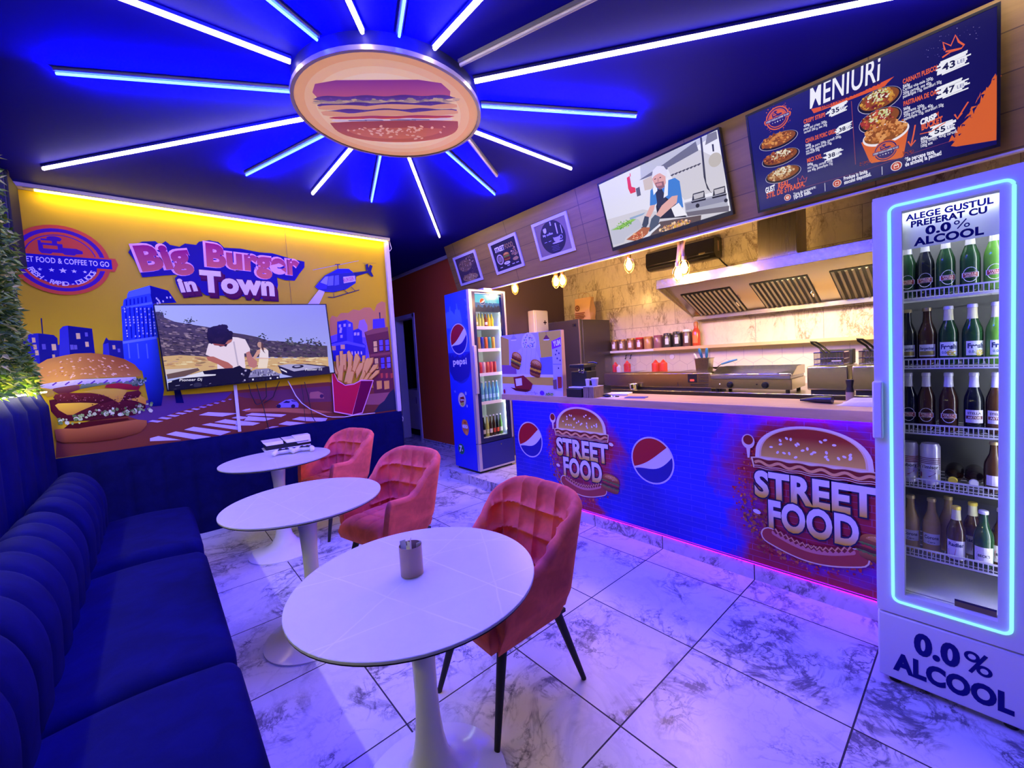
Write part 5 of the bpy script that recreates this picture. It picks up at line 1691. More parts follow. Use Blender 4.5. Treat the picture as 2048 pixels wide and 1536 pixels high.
# ================================================================ tall grey fridge, bag, first aid box
t = thing('kitchen_fridge', 'tall dark grey fridge in the kitchen corner', 'fridge', (4.3, 3.65, STEP))
bx('cabinet', M['fridgegrey'], (4.055, 4.62, 3.396, 3.95, STEP + 0.03, 1.862), t, 0.006)
bx('door', M['fridgegrey'], (4.0, 4.05, 3.396, 3.95, STEP + 0.05, 1.868), t, 0.008)
bx('handle', mat('handle_tan', (0.45, 0.33, 0.26), 0.3, 0.8), (3.994, 4.0, 3.398, 3.412, STEP + 0.05, 1.866), t)
bd = bx('badge', M['black'], (3.997, 4.0, 3.455, 3.515, 1.775, 1.815), t)
bx('emblem', M['chrome'], (3.996, 3.997, 3.462, 3.480, 1.783, 1.805), bd)
bx('feet', M['black'], (4.02, 4.6, 3.42, 3.93, STEP, STEP + 0.03), t)
MB().cyl((3.998, 3.80, 1.868), (3.998, 3.80, 1.872), 0.012, seg=12).build('hinge_cap', M['chrome'], t)
t = thing('paper_bag', 'brown kraft paper carrier bag with twisted handles on top of the grey fridge', 'paper bag', (4.42, 3.6, 1.868))
kr = mat('kraft', (0.50, 0.29, 0.13), 0.8)
gz = 1.8685
def bagf(u, v):
    pts = [(4.30, 3.47), (4.30, 3.73), (4.42, 3.735), (4.42, 3.465)]
    s = u * 4; i = int(s) % 4; f = s - int(s)
    a, c = Vector(pts[i]), Vector(pts[(i + 1) % 4])
    p = a.lerp(c, f)
    k = 1 - 0.0 * v
    px2 = 4.36 + (p.x - 4.36) * (1 - 0.35 * v) + 0.008 * math.sin(9 * v + 5 * u)
    return Vector((px2, p.y + 0.006 * math.sin(7 * v + 11 * u), gz + 0.30 * v))
MB().grid(bagf, 24, 10, closed=True).build('bag', kr, t, smooth=30)
for x in (4.325, 4.40):
    for y0_ in (3.53,): MB().tube([(x, y0_, gz + 0.295), (x, y0_ + 0.01, gz + 0.345), (x, y0_ + 0.05, gz + 0.37), (x, y0_ + 0.10, gz + 0.365), (x, y0_ + 0.135, gz + 0.34), (x, y0_ + 0.14, gz + 0.295)], 0.004).build('handle', M['rope'], t)
A = Art((4.296, 0, 0), (0, -1, 0), (0, 0, 1), lift=0.006)
A.ring(-3.67, gz + 0.17, 0.026, 0.038, '#5a2c16'); A.ell(-3.67, gz + 0.17, 0.014, 0.014, '#6a3418')
for k in range(4): A.rect(-3.71, gz + 0.03 + k * 0.022, -3.56 + 0.02 * (k % 2), gz + 0.042 + k * 0.022, '#7a4420')
A.build('printed_stamp', M['printmatt'], t)
f0, f1 = ony(1068, 620, 4.16), ony(1097, 660, 4.16)
t = thing('first_aid_box', 'white first aid wall box marked with a black cross', 'first aid box', (f0.x + 0.13, 4.25, 1.7))
bx('box', M['cream'], (f0.x, f0.x + 0.27, 4.17, 4.295, 1.66, f0.z), t, 0.012)
bx('door', M['white'], (f0.x + 0.03, f0.x + 0.265, 4.160, 4.172, 1.67, f0.z - 0.01), t, 0.006)
A = Art((f0.x + 0.20, 4.160, 0), (1, 0, 0), (0, 0, 1))
cz = f0.z - 0.17
A.rect(-0.03, cz - 0.009, 0.03, cz + 0.009, '#2a1a1a'); A.rect(-0.009, cz - 0.03, 0.009, cz + 0.03, '#2a1a1a', False)
A.build('cross', M['printmatt'], t)

# ================================================================ pendant bulbs under the fascia
def bulb(x, y, z, zc, lab, rope=None):
    t = thing('pendant_bulb', lab, 'lamp', (x, y, zc), 'caged warm bulbs over the counter')
    if rope:
        MB().tube(rope, 0.016, 10).build('rope', M['rope'], t)
    else:
        MB().cyl((x, y, z + 0.085), (x, y, zc), 0.004, seg=8).build('cord', M['rope'], t)
    MB().lathe([(0, 0.085), (0.020, 0.085), (0.022, 0.05), (0.016, 0.045), (0, 0.045)], (x, y, z), 16).build('socket', M['gold'], t)
    b_ = MB().lathe([(0, -0.055), (0.016, -0.048), (0.027, -0.028), (0.030, -0.005), (0.024, 0.018), (0.014, 0.040), (0, 0.045)], (x, y, z), 20).build('bulb', M['bulb'], t, smooth=80)
    MB().tube([(x - 0.008, y, z - 0.025), (x - 0.004, y, z + 0.02), (x, y, z - 0.03), (x + 0.004, y, z + 0.02), (x + 0.008, y, z - 0.025)], 0.0028, 6).build('filament', M['filament'], b_)
    cg = MB()
    for k in range(6):
        a = k * PI / 3
        c, s = math.cos(a), math.sin(a)
        cg.tube([(x + c * r_, y + s * r_, z + dz) for r_, dz in ((0.022, 0.052), (0.036, 0.03), (0.043, -0.005), (0.036, -0.045), (0.012, -0.075), (0.001, -0.078))], 0.0016, 5)
    cg.tube([(x + 0.043 * math.cos(k * 0.42), y + 0.043 * math.sin(k * 0.42), z - 0.005) for k in range(15)], 0.0016, 5, closed=True)
    cg.build('cage', M['gold'], t)
    ld = bpy.data.lights.new('bulb_light', 'POINT')
    ld.energy = W_BULB; ld.color = (1.0, 0.56, 0.16); ld.shadow_soft_size = 0.05
    lo = bpy.data.objects.new('bulb_light', ld); link(lo, t)
    lo.location = Vector((x, y, z - 0.01)) - OFF[t.name]
m_, nt_, b_ = newmat('bulb_glass')
b_.inputs['Base Color'].default_value = (0.9, 0.55, 0.15, 1); b_.inputs['Roughness'].default_value = 0.1
b_.inputs['Emission Color'].default_value = (1.0, 0.52, 0.10, 1); b_.inputs['Emission Strength'].default_value = 14.0
M['bulb'] = m_
M['filament'] = emis('filament_glow', (1.0, 0.75, 0.35), E_BULB)
BX = 3.262
zs = 2.305
p = onx(1030, 576, BX); bulb(p.x, p.y, p.z, zs, 'caged bulb just above the blue drinks fridge')
p = onx(1112, 562, BX); bulb(p.x, p.y, p.z, zs, 'left bulb of the pair beside the framed coffee picture')
p = onx(1125, 560, BX); bulb(p.x, p.y, p.z, zs, 'right bulb of the pair beside the framed coffee picture')
p = onx(1258, 529, BX); bulb(p.x, p.y, p.z, zs, 'single caged bulb hanging under the cook screen')
k0, k1 = onx(1362, 490, BX), onx(1366, 470, BX)
p = onx(1356, 546, BX); bulb(p.x, p.y, p.z, zs, 'lower left bulb of the rope pair in front of the air conditioner', [(p.x, p.y, p.z + 0.08), (p.x, p.y - 0.012, p.z + 0.15), (k0.x, k0.y + 0.012, k0.z), (k0.x, k0.y + 0.02, k0.z + 0.03), (k0.x, k0.y, k0.z + 0.06), (k1.x, k1.y + 0.008, zs)])
p = onx(1368, 534, BX); bulb(p.x, p.y, p.z, zs, 'upper right bulb of the rope pair in front of the air conditioner', [(p.x, p.y, p.z + 0.08), (p.x, p.y + 0.008, p.z + 0.13), (k0.x, k0.y - 0.014, k0.z), (k0.x, k0.y - 0.025, k0.z + 0.035), (k0.x, k0.y, k0.z + 0.075), (k1.x, k1.y - 0.02, zs)])

# ================================================================ bottles and cans
class CylArt(Art):
    """ink wrapped round an upright cylinder: u runs along the arc, facing angle a0"""
    def __init__(s, c, r, a0, lift=0.0006):
        Art.__init__(s, c, (-math.sin(a0), math.cos(a0), 0), (0, 0, 1), lift, 0.00012)
        s.c0, s.r, s.a0 = Vector(c), r, a0
        s.Nf = None
    def pos(s, u, v):
        r = s.r(v) if callable(s.r) else s.r
        r += s.lift + s.L * s.step
        a = s.a0 + u / (s.r(0) if callable(s.r) else s.r)
        return s.c0 + Vector((r * math.cos(a), r * math.sin(a), v))


ORD = ['first', 'second', 'third', 'fourth', 'fifth', 'sixth', 'seventh', 'eighth', 'ninth', 'tenth']


def lying(t, ang):
    t.rotation_euler = ang


def lbl_band(art, w, z0, z1, col, n=8):
    art.L += 1
    vs, fs = [], []
    for i in range(n + 1):
        for z in (z0, z1): vs.append((-w / 2 + w * i / n, z))
    fs = [(2 * i, 2 * i + 2, 2 * i + 3, 2 * i + 1) for i in range(n)]
    art.raw(vs, fs, srgb(col) if isinstance(col, str) else col)


def wrap_text(art, t, z, h, col, w, bold=0.03, u=0.0):
    art.text(t, u, z, None, col, bold, 0, 'C', w, h)


def bottle(x, y, z, lab, glass, cap, style, face, group, h=0.225, r=0.0275, cat='bottle', foil=None, name='glass_bottle'):
    t = thing(name, lab, cat, (x, y, z), group)
    k = h / 0.225
    prof = [(0, 0.004), (r * 0.7, 0.0), (r * 0.96, 0.003), (r, 0.010), (r, 0.118 * k), (r * 0.93, 0.135 * k), (r * 0.70, 0.155 * k), (r * 0.50, 0.172 * k), (r * 0.43, 0.195 * k), (r * 0.42, 0.212 * k), (r * 0.47, 0.214 * k), (r * 0.47, 0.219 * k), (0, 0.219 * k)]
    MB().lathe(prof, (x, y, z), 22, cap=False).build('glass', glass, t, smooth=60)
    MB().lathe([(r * 0.50, 0.213 * k), (r * 0.50, 0.222 * k), (r * 0.44, 0.226 * k), (0, 0.226 * k)], (x, y, z), 18, cap=False).build('cap', cap, t)
    if foil:
        MB().lathe([(r * 0.53, 0.165 * k), (r * 0.50, 0.175 * k), (r * 0.455, 0.195 * k), (r * 0.45, 0.2125 * k)], (x, y, z), 18, cap=False).build('neck_label', foil, t, smooth=60)
    a = CylArt((x, y, z), r, face)
    if style == 'oval':
        lbl_band(a, 0.030, 0.055 * k, 0.066 * k, '#e6e2f2', 6)
        a.ell(0, 0.062 * k, 0.0205, 0.027 * k, '#e8e4f4', 22)
        lbl_band(a, 0.047, 0.052 * k, 0.070 * k, '#d8d2e6', 8)
        lbl_band(a, 0.040, 0.053 * k, 0.069 * k, '#7c1a24', 8)
        wrap_text(a, 'STELLA', 0.062 * k, 0.0052, '#f3e6d0', 0.030); wrap_text(a, 'ARTOIS', 0.055 * k, 0.0045, '#f3e6d0', 0.026)
    elif style == 'fresh':
        lbl_band(a, 0.052, 0.035 * k, 0.088 * k, '#e9eef0', 8)
        a.dots(0.010, 0.045 * k, 0.014, 0.010, 30, 0.002, 0.005, ['#d8b23a', '#e8cf6a', '#b8c85a'])
        wrap_text(a, 'Fresh', 0.062 * k, 0.017, '#10205a', 0.044, 0.05)
        wrap_text(a, '0.0', 0.044 * k, 0.009, '#4a6a8a', 0.014, 0.03, -0.012)
        b_ = CylArt((x, y, z), lambda v: r * (0.52 if v > 0.178 * k else 0.62), face)
    elif style == 'band':
        lbl_band(a, 0.050, 0.040 * k, 0.088 * k, '#cfc9dc', 8); lbl_band(a, 0.046, 0.054 * k, 0.066 * k, '#5a1f2a', 8)
        wrap_text(a, 'STELLA', 0.072 * k, 0.008, '#3a2030', 0.036); wrap_text(a, 'ARTOIS', 0.056 * k, 0.008, '#efe6da', 0.034)
    elif style == 'berg':
        lbl_band(a, 0.050, 0.035 * k, 0.082 * k, '#d9dbe6', 8); lbl_band(a, 0.046, 0.040 * k, 0.056 * k, '#8a7a3a', 8)
        wrap_text(a, 'Bergenbier', 0.062 * k, 0.010, '#1a2a5a', 0.042)
    elif style == 'corona':
        lbl_band(a, 0.055, 0.042 * k, 0.086 * k, '#d4d4e6', 8)
        wrap_text(a, 'Corona', 0.064 * k, 0.013, '#2a2a4a', 0.044, 0.03); wrap_text(a, 'Cero', 0.048 * k, 0.008, '#5a5a7a', 0.022)
    elif style == 'radler':
        lbl_band(a, 0.056, 0.012 * k, 0.090 * k, '#dcd6ee', 8)
        a.poly([(-0.024, 0.05 * k), (0.0, 0.058 * k), (0.024, 0.035 * k), (0.014, 0.016 * k), (-0.01, 0.014 * k)], '#e8c83a')
        a.poly([(-0.024, 0.05 * k), (0.0, 0.058 * k), (-0.004, 0.03 * k), (-0.02, 0.02 * k)], '#c83a4a')
        wrap_text(a, 'Radler', 0.066 * k, 0.014, '#1a2a6a', 0.044, 0.04)
    elif style == 'becks':
        lbl_band(a, 0.054, 0.020 * k, 0.085 * k, '#e4e0ee', 8); a.ell(0, 0.050 * k, 0.020, 0.024 * k, '#b01a2a', 20); a.ell(0, 0.050 * k, 0.017, 0.0205 * k, '#e8e4f0', 20)
        wrap_text(a, "BECK'S", 0.046 * k, 0.009, '#1a1a2a', 0.032)
    elif style:
        lbl_band(a, 0.046, 0.035 * k, 0.080 * k, style, 6)
    if a.v: a.build('label', M['print'], t)
    return t


def can(x, y, z, lab, cols, text, face, group, r=0.031, h=0.118):
    t = thing('drink_can', lab, 'can', (x, y, z), group)
    MB().lathe([(0, 0.004), (r * 0.72, 0.0), (r * 0.82, 0.002), (r, 0.012), (r, h - 0.012), (r * 0.84, h - 0.002), (r * 0.84, h), (r * 0.78, h), (r * 0.78, h - 0.004), (0, h - 0.004)], (x, y, z), 26, cap=False).build('can', mat('can_' + lab.split()[0], srgb(cols[0]), 0.28, 0.3), t, smooth=50)
    a = CylArt((x, y, z), r, face)
    if len(cols) > 1:
        a.L += 1
        for i in range(7):
            z0 = 0.066 + i * 0.007
            lbl_band(a, 0.072, z0, z0 + 0.003, cols[1], 10)
        a.poly([(-0.03, 0.018), (0.03, 0.018), (0.03, 0.045), (0.0, 0.06), (-0.03, 0.05)], cols[2])
        a.poly([(-0.03, 0.030), (-0.03, 0.05), (0.0, 0.06), (0.018, 0.051), (0.0, 0.035)], cols[3])
    if text:
        lbl_band(a, 0.056, 0.064, 0.084, '#e6e2f2', 8)
        wrap_text(a, text, 0.068, 0.013, '#1a1a2a', 0.050, 0.03)
    if a.v: a.build('label', M['print'], t)
    return t


G = {'dgreen': mat('glass_dark_green', (0.012, 0.045, 0.016), 0.08), 'green': mat('glass_green', (0.08, 0.22, 0.03), 0.08), 'brown': mat('glass_brown', (0.045, 0.018, 0.008), 0.08), 'black': mat('glass_black', (0.008, 0.010, 0.014), 0.08),
     'clear': mat('glass_pale', (0.40, 0.42, 0.34), 0.08), 'yellow': mat('juice_yellow', (0.75, 0.55, 0.03), 0.1), 'lemon': mat('juice_lemon', (0.50, 0.55, 0.10), 0.1), 'tea': mat('juice_tea', (0.22, 0.06, 0.02), 0.1), 'teal': mat('water_teal', (0.12, 0.42, 0.50), 0.08), 'gold': mat('beer_gold', (0.42, 0.28, 0.10), 0.08)}
capw = mat('cap_white', (0.75, 0.73, 0.78), 0.35, 0.2)
capy = mat('cap_yellow', (0.80, 0.62, 0.05), 0.35)
foilw = mat('foil_white', (0.72, 0.70, 0.74), 0.35)
foily = mat('foil_pale_yellow', (0.72, 0.68, 0.42), 0.4)
capg = mat('cap_gold', (0.55, 0.42, 0.2), 0.3, 0.6)

# ================================================================ white drinks cooler on the right
FX, FY0, FY1, FH = 2.17, -0.118, 0.299, 1.99
t = thing('drinks_cooler', 'tall white glass door drinks cooler with a glowing blue door frame', 'fridge', (2.38, 0.09, 0))
cb = MB()
cb.box(FX + 0.045, 2.595, FY1 - 0.03, FY1, 0.30, FH).box(FX + 0.045, 2.595, FY0, FY0 + 0.03, 0.30, FH)
cb.box(2.565, 2.595, FY0 + 0.03, FY1 - 0.03, 0.30, FH).box(FX + 0.045, 2.565, FY0 + 0.03, FY1 - 0.03, FH - 0.05, FH).box(FX + 0.045, 2.565, FY0 + 0.03, FY1 - 0.03, 0.30, 0.40)
cb.build('cabinet', M['lacquer'], t)
lnr = MB().box(2.560, 2.5648, FY0 + 0.031, FY1 - 0.031, 0.402, FH - 0.051)
for y in (FY0 + 0.0302, FY1 - 0.0342): lnr.box(FX + 0.06, 2.560, y, y + 0.004, 0.402, FH - 0.051)
lnr.build('liner', mat('cooler_liner', (0.10, 0.10, 0.11), 0.4), t)
kick = bx('lower_panel', M['lacquer'], (FX, 2.595, FY0, FY1, 0.025, 0.298), t, 0.006)
for y in (FY0 + 0.05, FY1 - 0.05):
    for x in (FX + 0.04, 2.55): MB().cyl((x, y, 0), (x, y, 0.025), 0.02, seg=14).build('foot', M['black'], t)
WY0, WY1, WZ0, WZ1 = -0.034, 0.214, 0.396, 1.916
dm = MB()
D0, D1, Z0, Z1 = FY0, FY1, 0.306, FH - 0.004
dm.box(FX, FX + 0.043, D0, WY0, Z0, Z1).box(FX, FX + 0.043, WY1, D1, Z0, Z1).box(FX, FX + 0.043, WY0, WY1, Z0, WZ0).box(FX, FX + 0.043, WY0, WY1, WZ1, Z1)
door = dm.build('door', M['lacquer'], t)
gs = bx('glass_pane', M['glass'], (FX + 0.030, FX + 0.033, WY0, WY1, WZ0, WZ1), door)
bx('gasket', M['blackmatt'], (FX + 0.043, FX + 0.046, D0 + 0.01, D0 + 0.02, Z0 + 0.01, Z1 - 0.01), door)
pts = []
L0, L1, Lz0, Lz1, rr = -0.066, 0.249, 0.362, 1.940, 0.022
for cy_, cz_, a0 in ((L1 - rr, Lz1 - rr, 0), (L0 + rr, Lz1 - rr, 90), (L0 + rr, Lz0 + rr, 180), (L1 - rr, Lz0 + rr, 270)):
    for k in range(6):
        a = rad(a0 + 18 * k)
        pts.append((FX - 0.003, cy_ + rr * math.cos(a), cz_ + rr * math.sin(a)))
MB().tube(pts, 0.0052, 8, closed=True).build('led_frame', M['led_cyan'], door)
h_ = MB().box(FX - 0.022, FX + 0.02, FY1 - 0.026, FY1 + 0.006, 1.030, 1.262).build('handle', M['lacquer'], door, bevel=0.006)
MB().box(FX + 0.002, FX + 0.04, D1 - 0.0005, D1 + 0.002, Z0 + 0.02, Z1 - 0.01).build('hinge_strip', M['enamel'], door)
A = Art((FX, 0, 0), (0, -1, 0), (0, 0, 1))
def c5(t_, p0, p1, h, **k): A.ptext(t_, p0, p1, h, '#14127a', 0.045, **k)
A.text('0.0', -0.188, 0.172, None, '#100f70', 0.05, 0, 'L', 0.128, 0.082)
percent(A, -0.050, 0.172, 0.072, 0.082, '#100f70')
A.text('ALCOOL', -0.252, 0.070, None, '#100f70', 0.055, 0, 'L', 0.326, 0.070)
A.build('lettering', M['printmatt'], kick)
A = Art((FX + 0.029, 0, 0), (0, -1, 0), (0, 0, 1))
A.rect(-WY1, 1.770, -WY0, WZ1, '#d4dade')
for t_, w_, y0_, h__ in (('ALEGE GUSTUL', 0.226, 1.880, 0.022), ('PREFERAT CU', 0.196, 1.852, 0.022), ('ALCOOL', 0.182, 1.780, 0.028)):
    A.text(t_, -0.092, y0_, None, '#15156a', 0.045, 0, 'C', w_, h__)
A.text('0.0', -0.150, 1.815, None, '#15156a', 0.045, 0, 'L', 0.068, 0.030)
percent(A, -0.075, 1.815, 0.040, 0.030, '#15156a')
stick = printmat('door_sticker_film', 0.5, spec=0.1)
nt_ = stick.node_tree; pb_ = nt_.nodes['Principled BSDF']
tl_ = nt_.nodes.new('ShaderNodeBsdfTranslucent'); mx_ = nt_.nodes.new('ShaderNodeMixShader'); mx_.inputs[0].default_value = 0.6
nt_.links.new(pb_.inputs['Base Color'].links[0].from_socket, tl_.inputs[0])
nt_.links.new(pb_.outputs[0], mx_.inputs[1]); nt_.links.new(tl_.outputs[0], mx_.inputs[2]); nt_.links.new(mx_.outputs[0], nt_.nodes['Material Output'].inputs[0])
A.build('door_sticker', stick, door, label='pale sticker with dark blue lettering')
A = Art((FX + 0.029, 0, 0), (0, -1, 0), (0, 0, 1))
A.rect(-0.075, WZ0 + 0.002, 0.032, WZ0 + 0.030, '#7a6a4a'); A.rect(-0.075, WZ0 + 0.022, 0.032, WZ0 + 0.030, '#3a3550')
A.build('strip_sticker', M['printmatt'], door)
bx('interior_lamp', emis('cooler_lamp', (0.85, 0.92, 1.0), 60.0), (FX + 0.06, FX + 0.075, -0.07, 0.25, 1.922, 1.932), t)
bx('interior_lamp', emis('cooler_lamp_side', (0.85, 0.92, 1.0), 30.0), (FX + 0.058, FX + 0.066, -0.085, -0.078, 0.45, 1.88), t)
SHZ = [1.588, 1.318, 1.058, 0.838, 0.550]
wire = mat('wire_white', (0.74, 0.73, 0.78), 0.35)
for i, z in enumerate(SHZ):
    s_ = MB()
    for k in range(7):
        x = FX + 0.085 + k * 0.055
        s_.cyl((x, -0.086, z - 0.004), (x, 0.267, z - 0.004), 0.0018, seg=5)
    for k in range(12):
        y = -0.08 + k * 0.031
        s_.cyl((FX + 0.08, y, z - 0.002), (2.56, y, z - 0.002), 0.0018, seg=5)
    sh = s_.build('wire_shelf', wire, t)
    p_ = MB()
    x0, x1 = FX + 0.068, FX + 0.073
    p_.box(x0, x1, -0.088, 0.268, z + 0.022, z + 0.028).box(x0, x1, -0.088, 0.268, z - 0.014, z - 0.008)
    for k in range(29):
        y = -0.088 + k * 0.0126
        p_.box(x0, x1, y, y + 0.0028, z - 0.008, z + 0.022)
    p_.build('price_rail', wire, sh)
BXX = FX + 0.115
GRP = 'drinks in the white cooler'
face = PI + 0.04
cols = [0.208, 0.157, 0.100, 0.036, -0.024]
r1 = [('dgreen', 'oval'), ('black', 'oval'), ('dgreen', 'oval'), ('dgreen', 'oval'), ('green', 'oval')]
for i, (g_, st) in enumerate(r1):
    bottle(BXX, cols[i], SHZ[0], '%s bottle from the left under the sticker in the white cooler' % ORD[i], G[g_], capw, st, face + (0.25 if i == 2 else 0), GRP, 0.228, foil=foilw)
cols = [0.210, 0.152, 0.093, 0.030, -0.030]
r2 = [('black', 'berg'), ('brown', 'berg'), ('dgreen', 'fresh'), ('dgreen', 'fresh'), ('green', 'fresh')]
for i, (g_, st) in enumerate(r2):
    bottle(BXX, cols[i], SHZ[1], '%s bottle from the left on the second highest shelf of the white cooler' % ORD[i], G[g_], capg if i < 2 else capw, st, face + (0.3 if i > 2 else 0), GRP, 0.224, r=0.0285, foil=foily if i > 1 else None)
cols = [0.208, 0.156, 0.093, 0.026, -0.030]
r3 = [('black', 'oval'), ('brown', 'oval'), ('brown', 'oval'), ('black', 'band'), ('brown', 'band')]
for i, (g_, st) in enumerate(r3):
    bottle(BXX, cols[i], SHZ[2], '%s bottle from the left in the middle row of the white cooler' % ORD[i], G[g_], capw, st, face, GRP, 0.228, foil=foilw)
can(BXX, 0.2085, SHZ[3], 'leftmost striped red and white can in the white cooler', ['#d9d2e6', '#8a1f2c', '#d8c23a', '#a82a3a'], 'Tuborg', face, GRP, 0.029, 0.165)
can(BXX, 0.146, SHZ[3], 'striped tall can with the whole front showing in the white cooler', ['#d6d0e8', '#6a3a5a', '#d8d03a', '#7a2a5a'], 'Timisoreana'[:7], face, GRP, 0.0305, 0.165)
for i, (y, c_, lab) in enumerate(((0.082, capy, 'bottle lying with its yellow cap to the door in the white cooler'), (0.026, capw, 'bottle lying with its pale cap to the door in the white cooler'))):
    b_ = bottle(BXX - 0.01, y, SHZ[3], lab, G['brown'], c_, None, face, GRP, 0.215, r=0.027)
    b_.rotation_euler = (0, rad(-90), 0)
    b_.location = (BXX + 0.20, y, SHZ[3] + 0.0275)
bottle(BXX, -0.026, SHZ[3], 'dark bottle standing right of the two lying ones in the white cooler', G['brown'], capg, '#cfc8dc', face, GRP, 0.19, r=0.028)
for i, (y, x, g_, st, cp, h, lab) in enumerate((
    (0.205, BXX + 0.01, 'gold', 'corona', capg, 0.225, 'left of two white lettered clear bottles in the bottom row'),
    (0.143, BXX + 0.01, 'gold', 'corona', capg, 0.225, 'right of two white lettered clear bottles in the bottom row'),
    (0.073, BXX - 0.012, 'brown', 'radler', capy, 0.215, 'yellow capped bottle with a fruit label in the bottom row'),
    (0.001, BXX - 0.012, 'dgreen', 'becks', capw, 0.215, 'green bottle with a round red label in the bottom row'),
    (0.098, BXX + 0.075, 'gold', None, capg, 0.225, 'clear bottle standing behind the fruit label bottle'),
    (0.030, BXX + 0.075, 'brown', 'radler', capy, 0.215, 'yellow capped bottle behind the green bottle in the bottom row'),
    (-0.045, BXX + 0.03, 'brown', 'becks', capw, 0.22, 'last bottle at the right end of the bottom row'))):
    bottle(x, y, SHZ[4], lab + ' of the white cooler', G[g_], cp, st, face, GRP, h, foil=(foily if cp is capy else None))

# ================================================================ blue drinks fridge at the far end
PX0, PX1, PY0, PY1, PZ0, PZ1 = 2.727, 3.262 - 0.03, 3.93, 4.45, STEP, 2.245
PX1 = 3.262
t = thing('drinks_fridge', 'tall blue drinks fridge with printed side and lit shelves by the orange wall', 'fridge', (3.0, 4.2, STEP))
blu = mat('fridge_blue', (0.012, 0.035, 0.50), 0.3)
alw = mat('fridge_alu', (0.60, 0.56, 0.60), 0.32, 0.5)
cb = MB()
cb.box(PX0, PX0 + 0.035, PY0 + 0.05, PY1, PZ0 + 0.03, PZ1).box(PX1 - 0.035, PX1, PY0 + 0.05, PY1, PZ0 + 0.03, PZ1)
cb.box(PX0 + 0.035, PX1 - 0.035, PY1 - 0.03, PY1, PZ0 + 0.03, PZ1).box(PX0 + 0.035, PX1 - 0.035, PY0 + 0.05, PY1 - 0.03, PZ1 - 0.035, PZ1).box(PX0 + 0.035, PX1 - 0.035, PY0 + 0.05, PY1 - 0.03, PZ0 + 0.03, 0.49)
cab = cb.build('cabinet', blu, t)
li = mat('fridge_liner', (0.80, 0.84, 0.84), 0.4)
ln = MB()
a, b_ = PX0 + 0.036, PX1 - 0.036
ln.box(a, a + 0.004, PY0 + 0.055, PY1 - 0.032, 0.491, PZ1 - 0.036).box(b_ - 0.004, b_, PY0 + 0.055, PY1 - 0.032, 0.491, PZ1 - 0.036).box(a + 0.004, b_ - 0.004, PY1 - 0.036, PY1 - 0.032, 0.491, PZ1 - 0.036).box(a + 0.004, b_ - 0.004, PY0 + 0.055, PY1 - 0.036, 0.491, 0.495)
ln.build('liner', li, t)
MB().box(2.99, 2.996, PY1 - 0.042, PY1 - 0.0365, 0.5, 2.0).build('shelf_post', M['alu'], t)
WX0, WX1, WZ0, WZ1 = 2.812, 3.200, 0.50, 2.205
fr = MB()
fz0, fz1 = 0.455, PZ1 - 0.002
for b4 in ((PX0, 2.765, fz0, fz1), (3.238, PX1, fz0, fz1), (2.765, 3.238, fz1 - 0.022, fz1)): fr.box(b4[0], b4[1], PY0, PY0 + 0.048, b4[2], b4[3])
dr = fr.build('door', alw, t)
ib = MB()
for b4 in ((2.765, WX0, fz0, fz1 - 0.022), (WX1, 3.238, fz0, fz1 - 0.022), (WX0, WX1, WZ1, fz1 - 0.022), (WX0, WX1, fz0, WZ0)): ib.box(b4[0], b4[1], PY0 + 0.004, PY0 + 0.046, b4[2], b4[3])
ib.build('inner_frame', mat('door_navy', (0.012, 0.014, 0.075), 0.25), dr)
bx('glass_pane', M['glass'], (WX0, WX1, PY0 + 0.014, PY0 + 0.017, WZ0, WZ1), dr)
bx('handle', alw, (2.735, 2.775, PY0 - 0.022, PY0 - 0.0005, 1.04, 1.60), dr, 0.006)
lp = bx('lower_panel', mat('panel_navy', (0.012, 0.016, 0.22), 0.35), (PX0 + 0.042, PX1, PY0 + 0.004, PY0 + 0.048, PZ0 + 0.05, 0.445), t)
bx('corner_post', alw, (PX0, PX0 + 0.042, PY0, PY0 + 0.048, PZ0 + 0.03, 0.448), t, 0.004)
bx('bottom_rail', alw, (PX0 + 0.042, PX1, PY0, PY0 + 0.048, PZ0 + 0.03, PZ0 + 0.05), t)
MB().cyl((3.06, PY0 + 0.004, 0.40), (3.06, PY0 - 0.001, 0.40), 0.008, seg=14).build('lock', M['chrome'], t)
bx('feet', M['black'], (PX0 + 0.02, PX1 - 0.02, PY0 + 0.04, PY1 - 0.03, PZ0, PZ0 + 0.03), t)
lampw = emis('fridge_lamp', (0.80, 1.0, 0.92), 16.0)
bx('interior_lamp', lampw, (3.206, 3.222, PY0 + 0.06, PY0 + 0.07, 0.55, 2.10), t)
bx('interior_lamp', lampw, (2.84, 3.19, PY0 + 0.06, PY0 + 0.07, 2.188, 2.196), t)
# lit header with the round emblem
A = Art((0, PY0 + 0.030, 0), (1, 0, 0), (0, 0, 1))
A.L += 1
A.raw([(WX0, 1.99), (WX1 - 0.012, 1.99), (WX1 - 0.012, 2.10), (WX0, 2.10)], [(0, 1, 2, 3)], srgb('#1f6fb8'))
A.raw([(WX0, 2.10), (WX1 - 0.012, 2.10), (WX1 - 0.012, 2.195), (WX0, 2.195)], [(0, 1, 2, 3)], srgb('#35d2f2'))
A.L += 1
R = random.Random(4)
pts = [(WX0, 1.99)]
n = 40
for i in range(n + 1): pts.append((WX0 + (WX1 - 0.012 - WX0) * i / n, 2.055 + R.uniform(-0.02, 0.025)))
pts.append((WX1 - 0.012, 1.99))
A.poly(pts, '#16335c')
globe(A, 2.935, 2.112, 0.036, 0.036, '#f4f6ff', '#e2562a', '#f4f6ff', '#1a4a9a')
A.text('pepsi', 3.08, 2.10, None, '#7fe6fa', 0.02, 0, 'C', 0.13, 0.034)
hm = printmat('header_ink', 0.3, emit=0.9)
A.build('lit_header', hm, dr, label='lit cyan header with a round emblem')
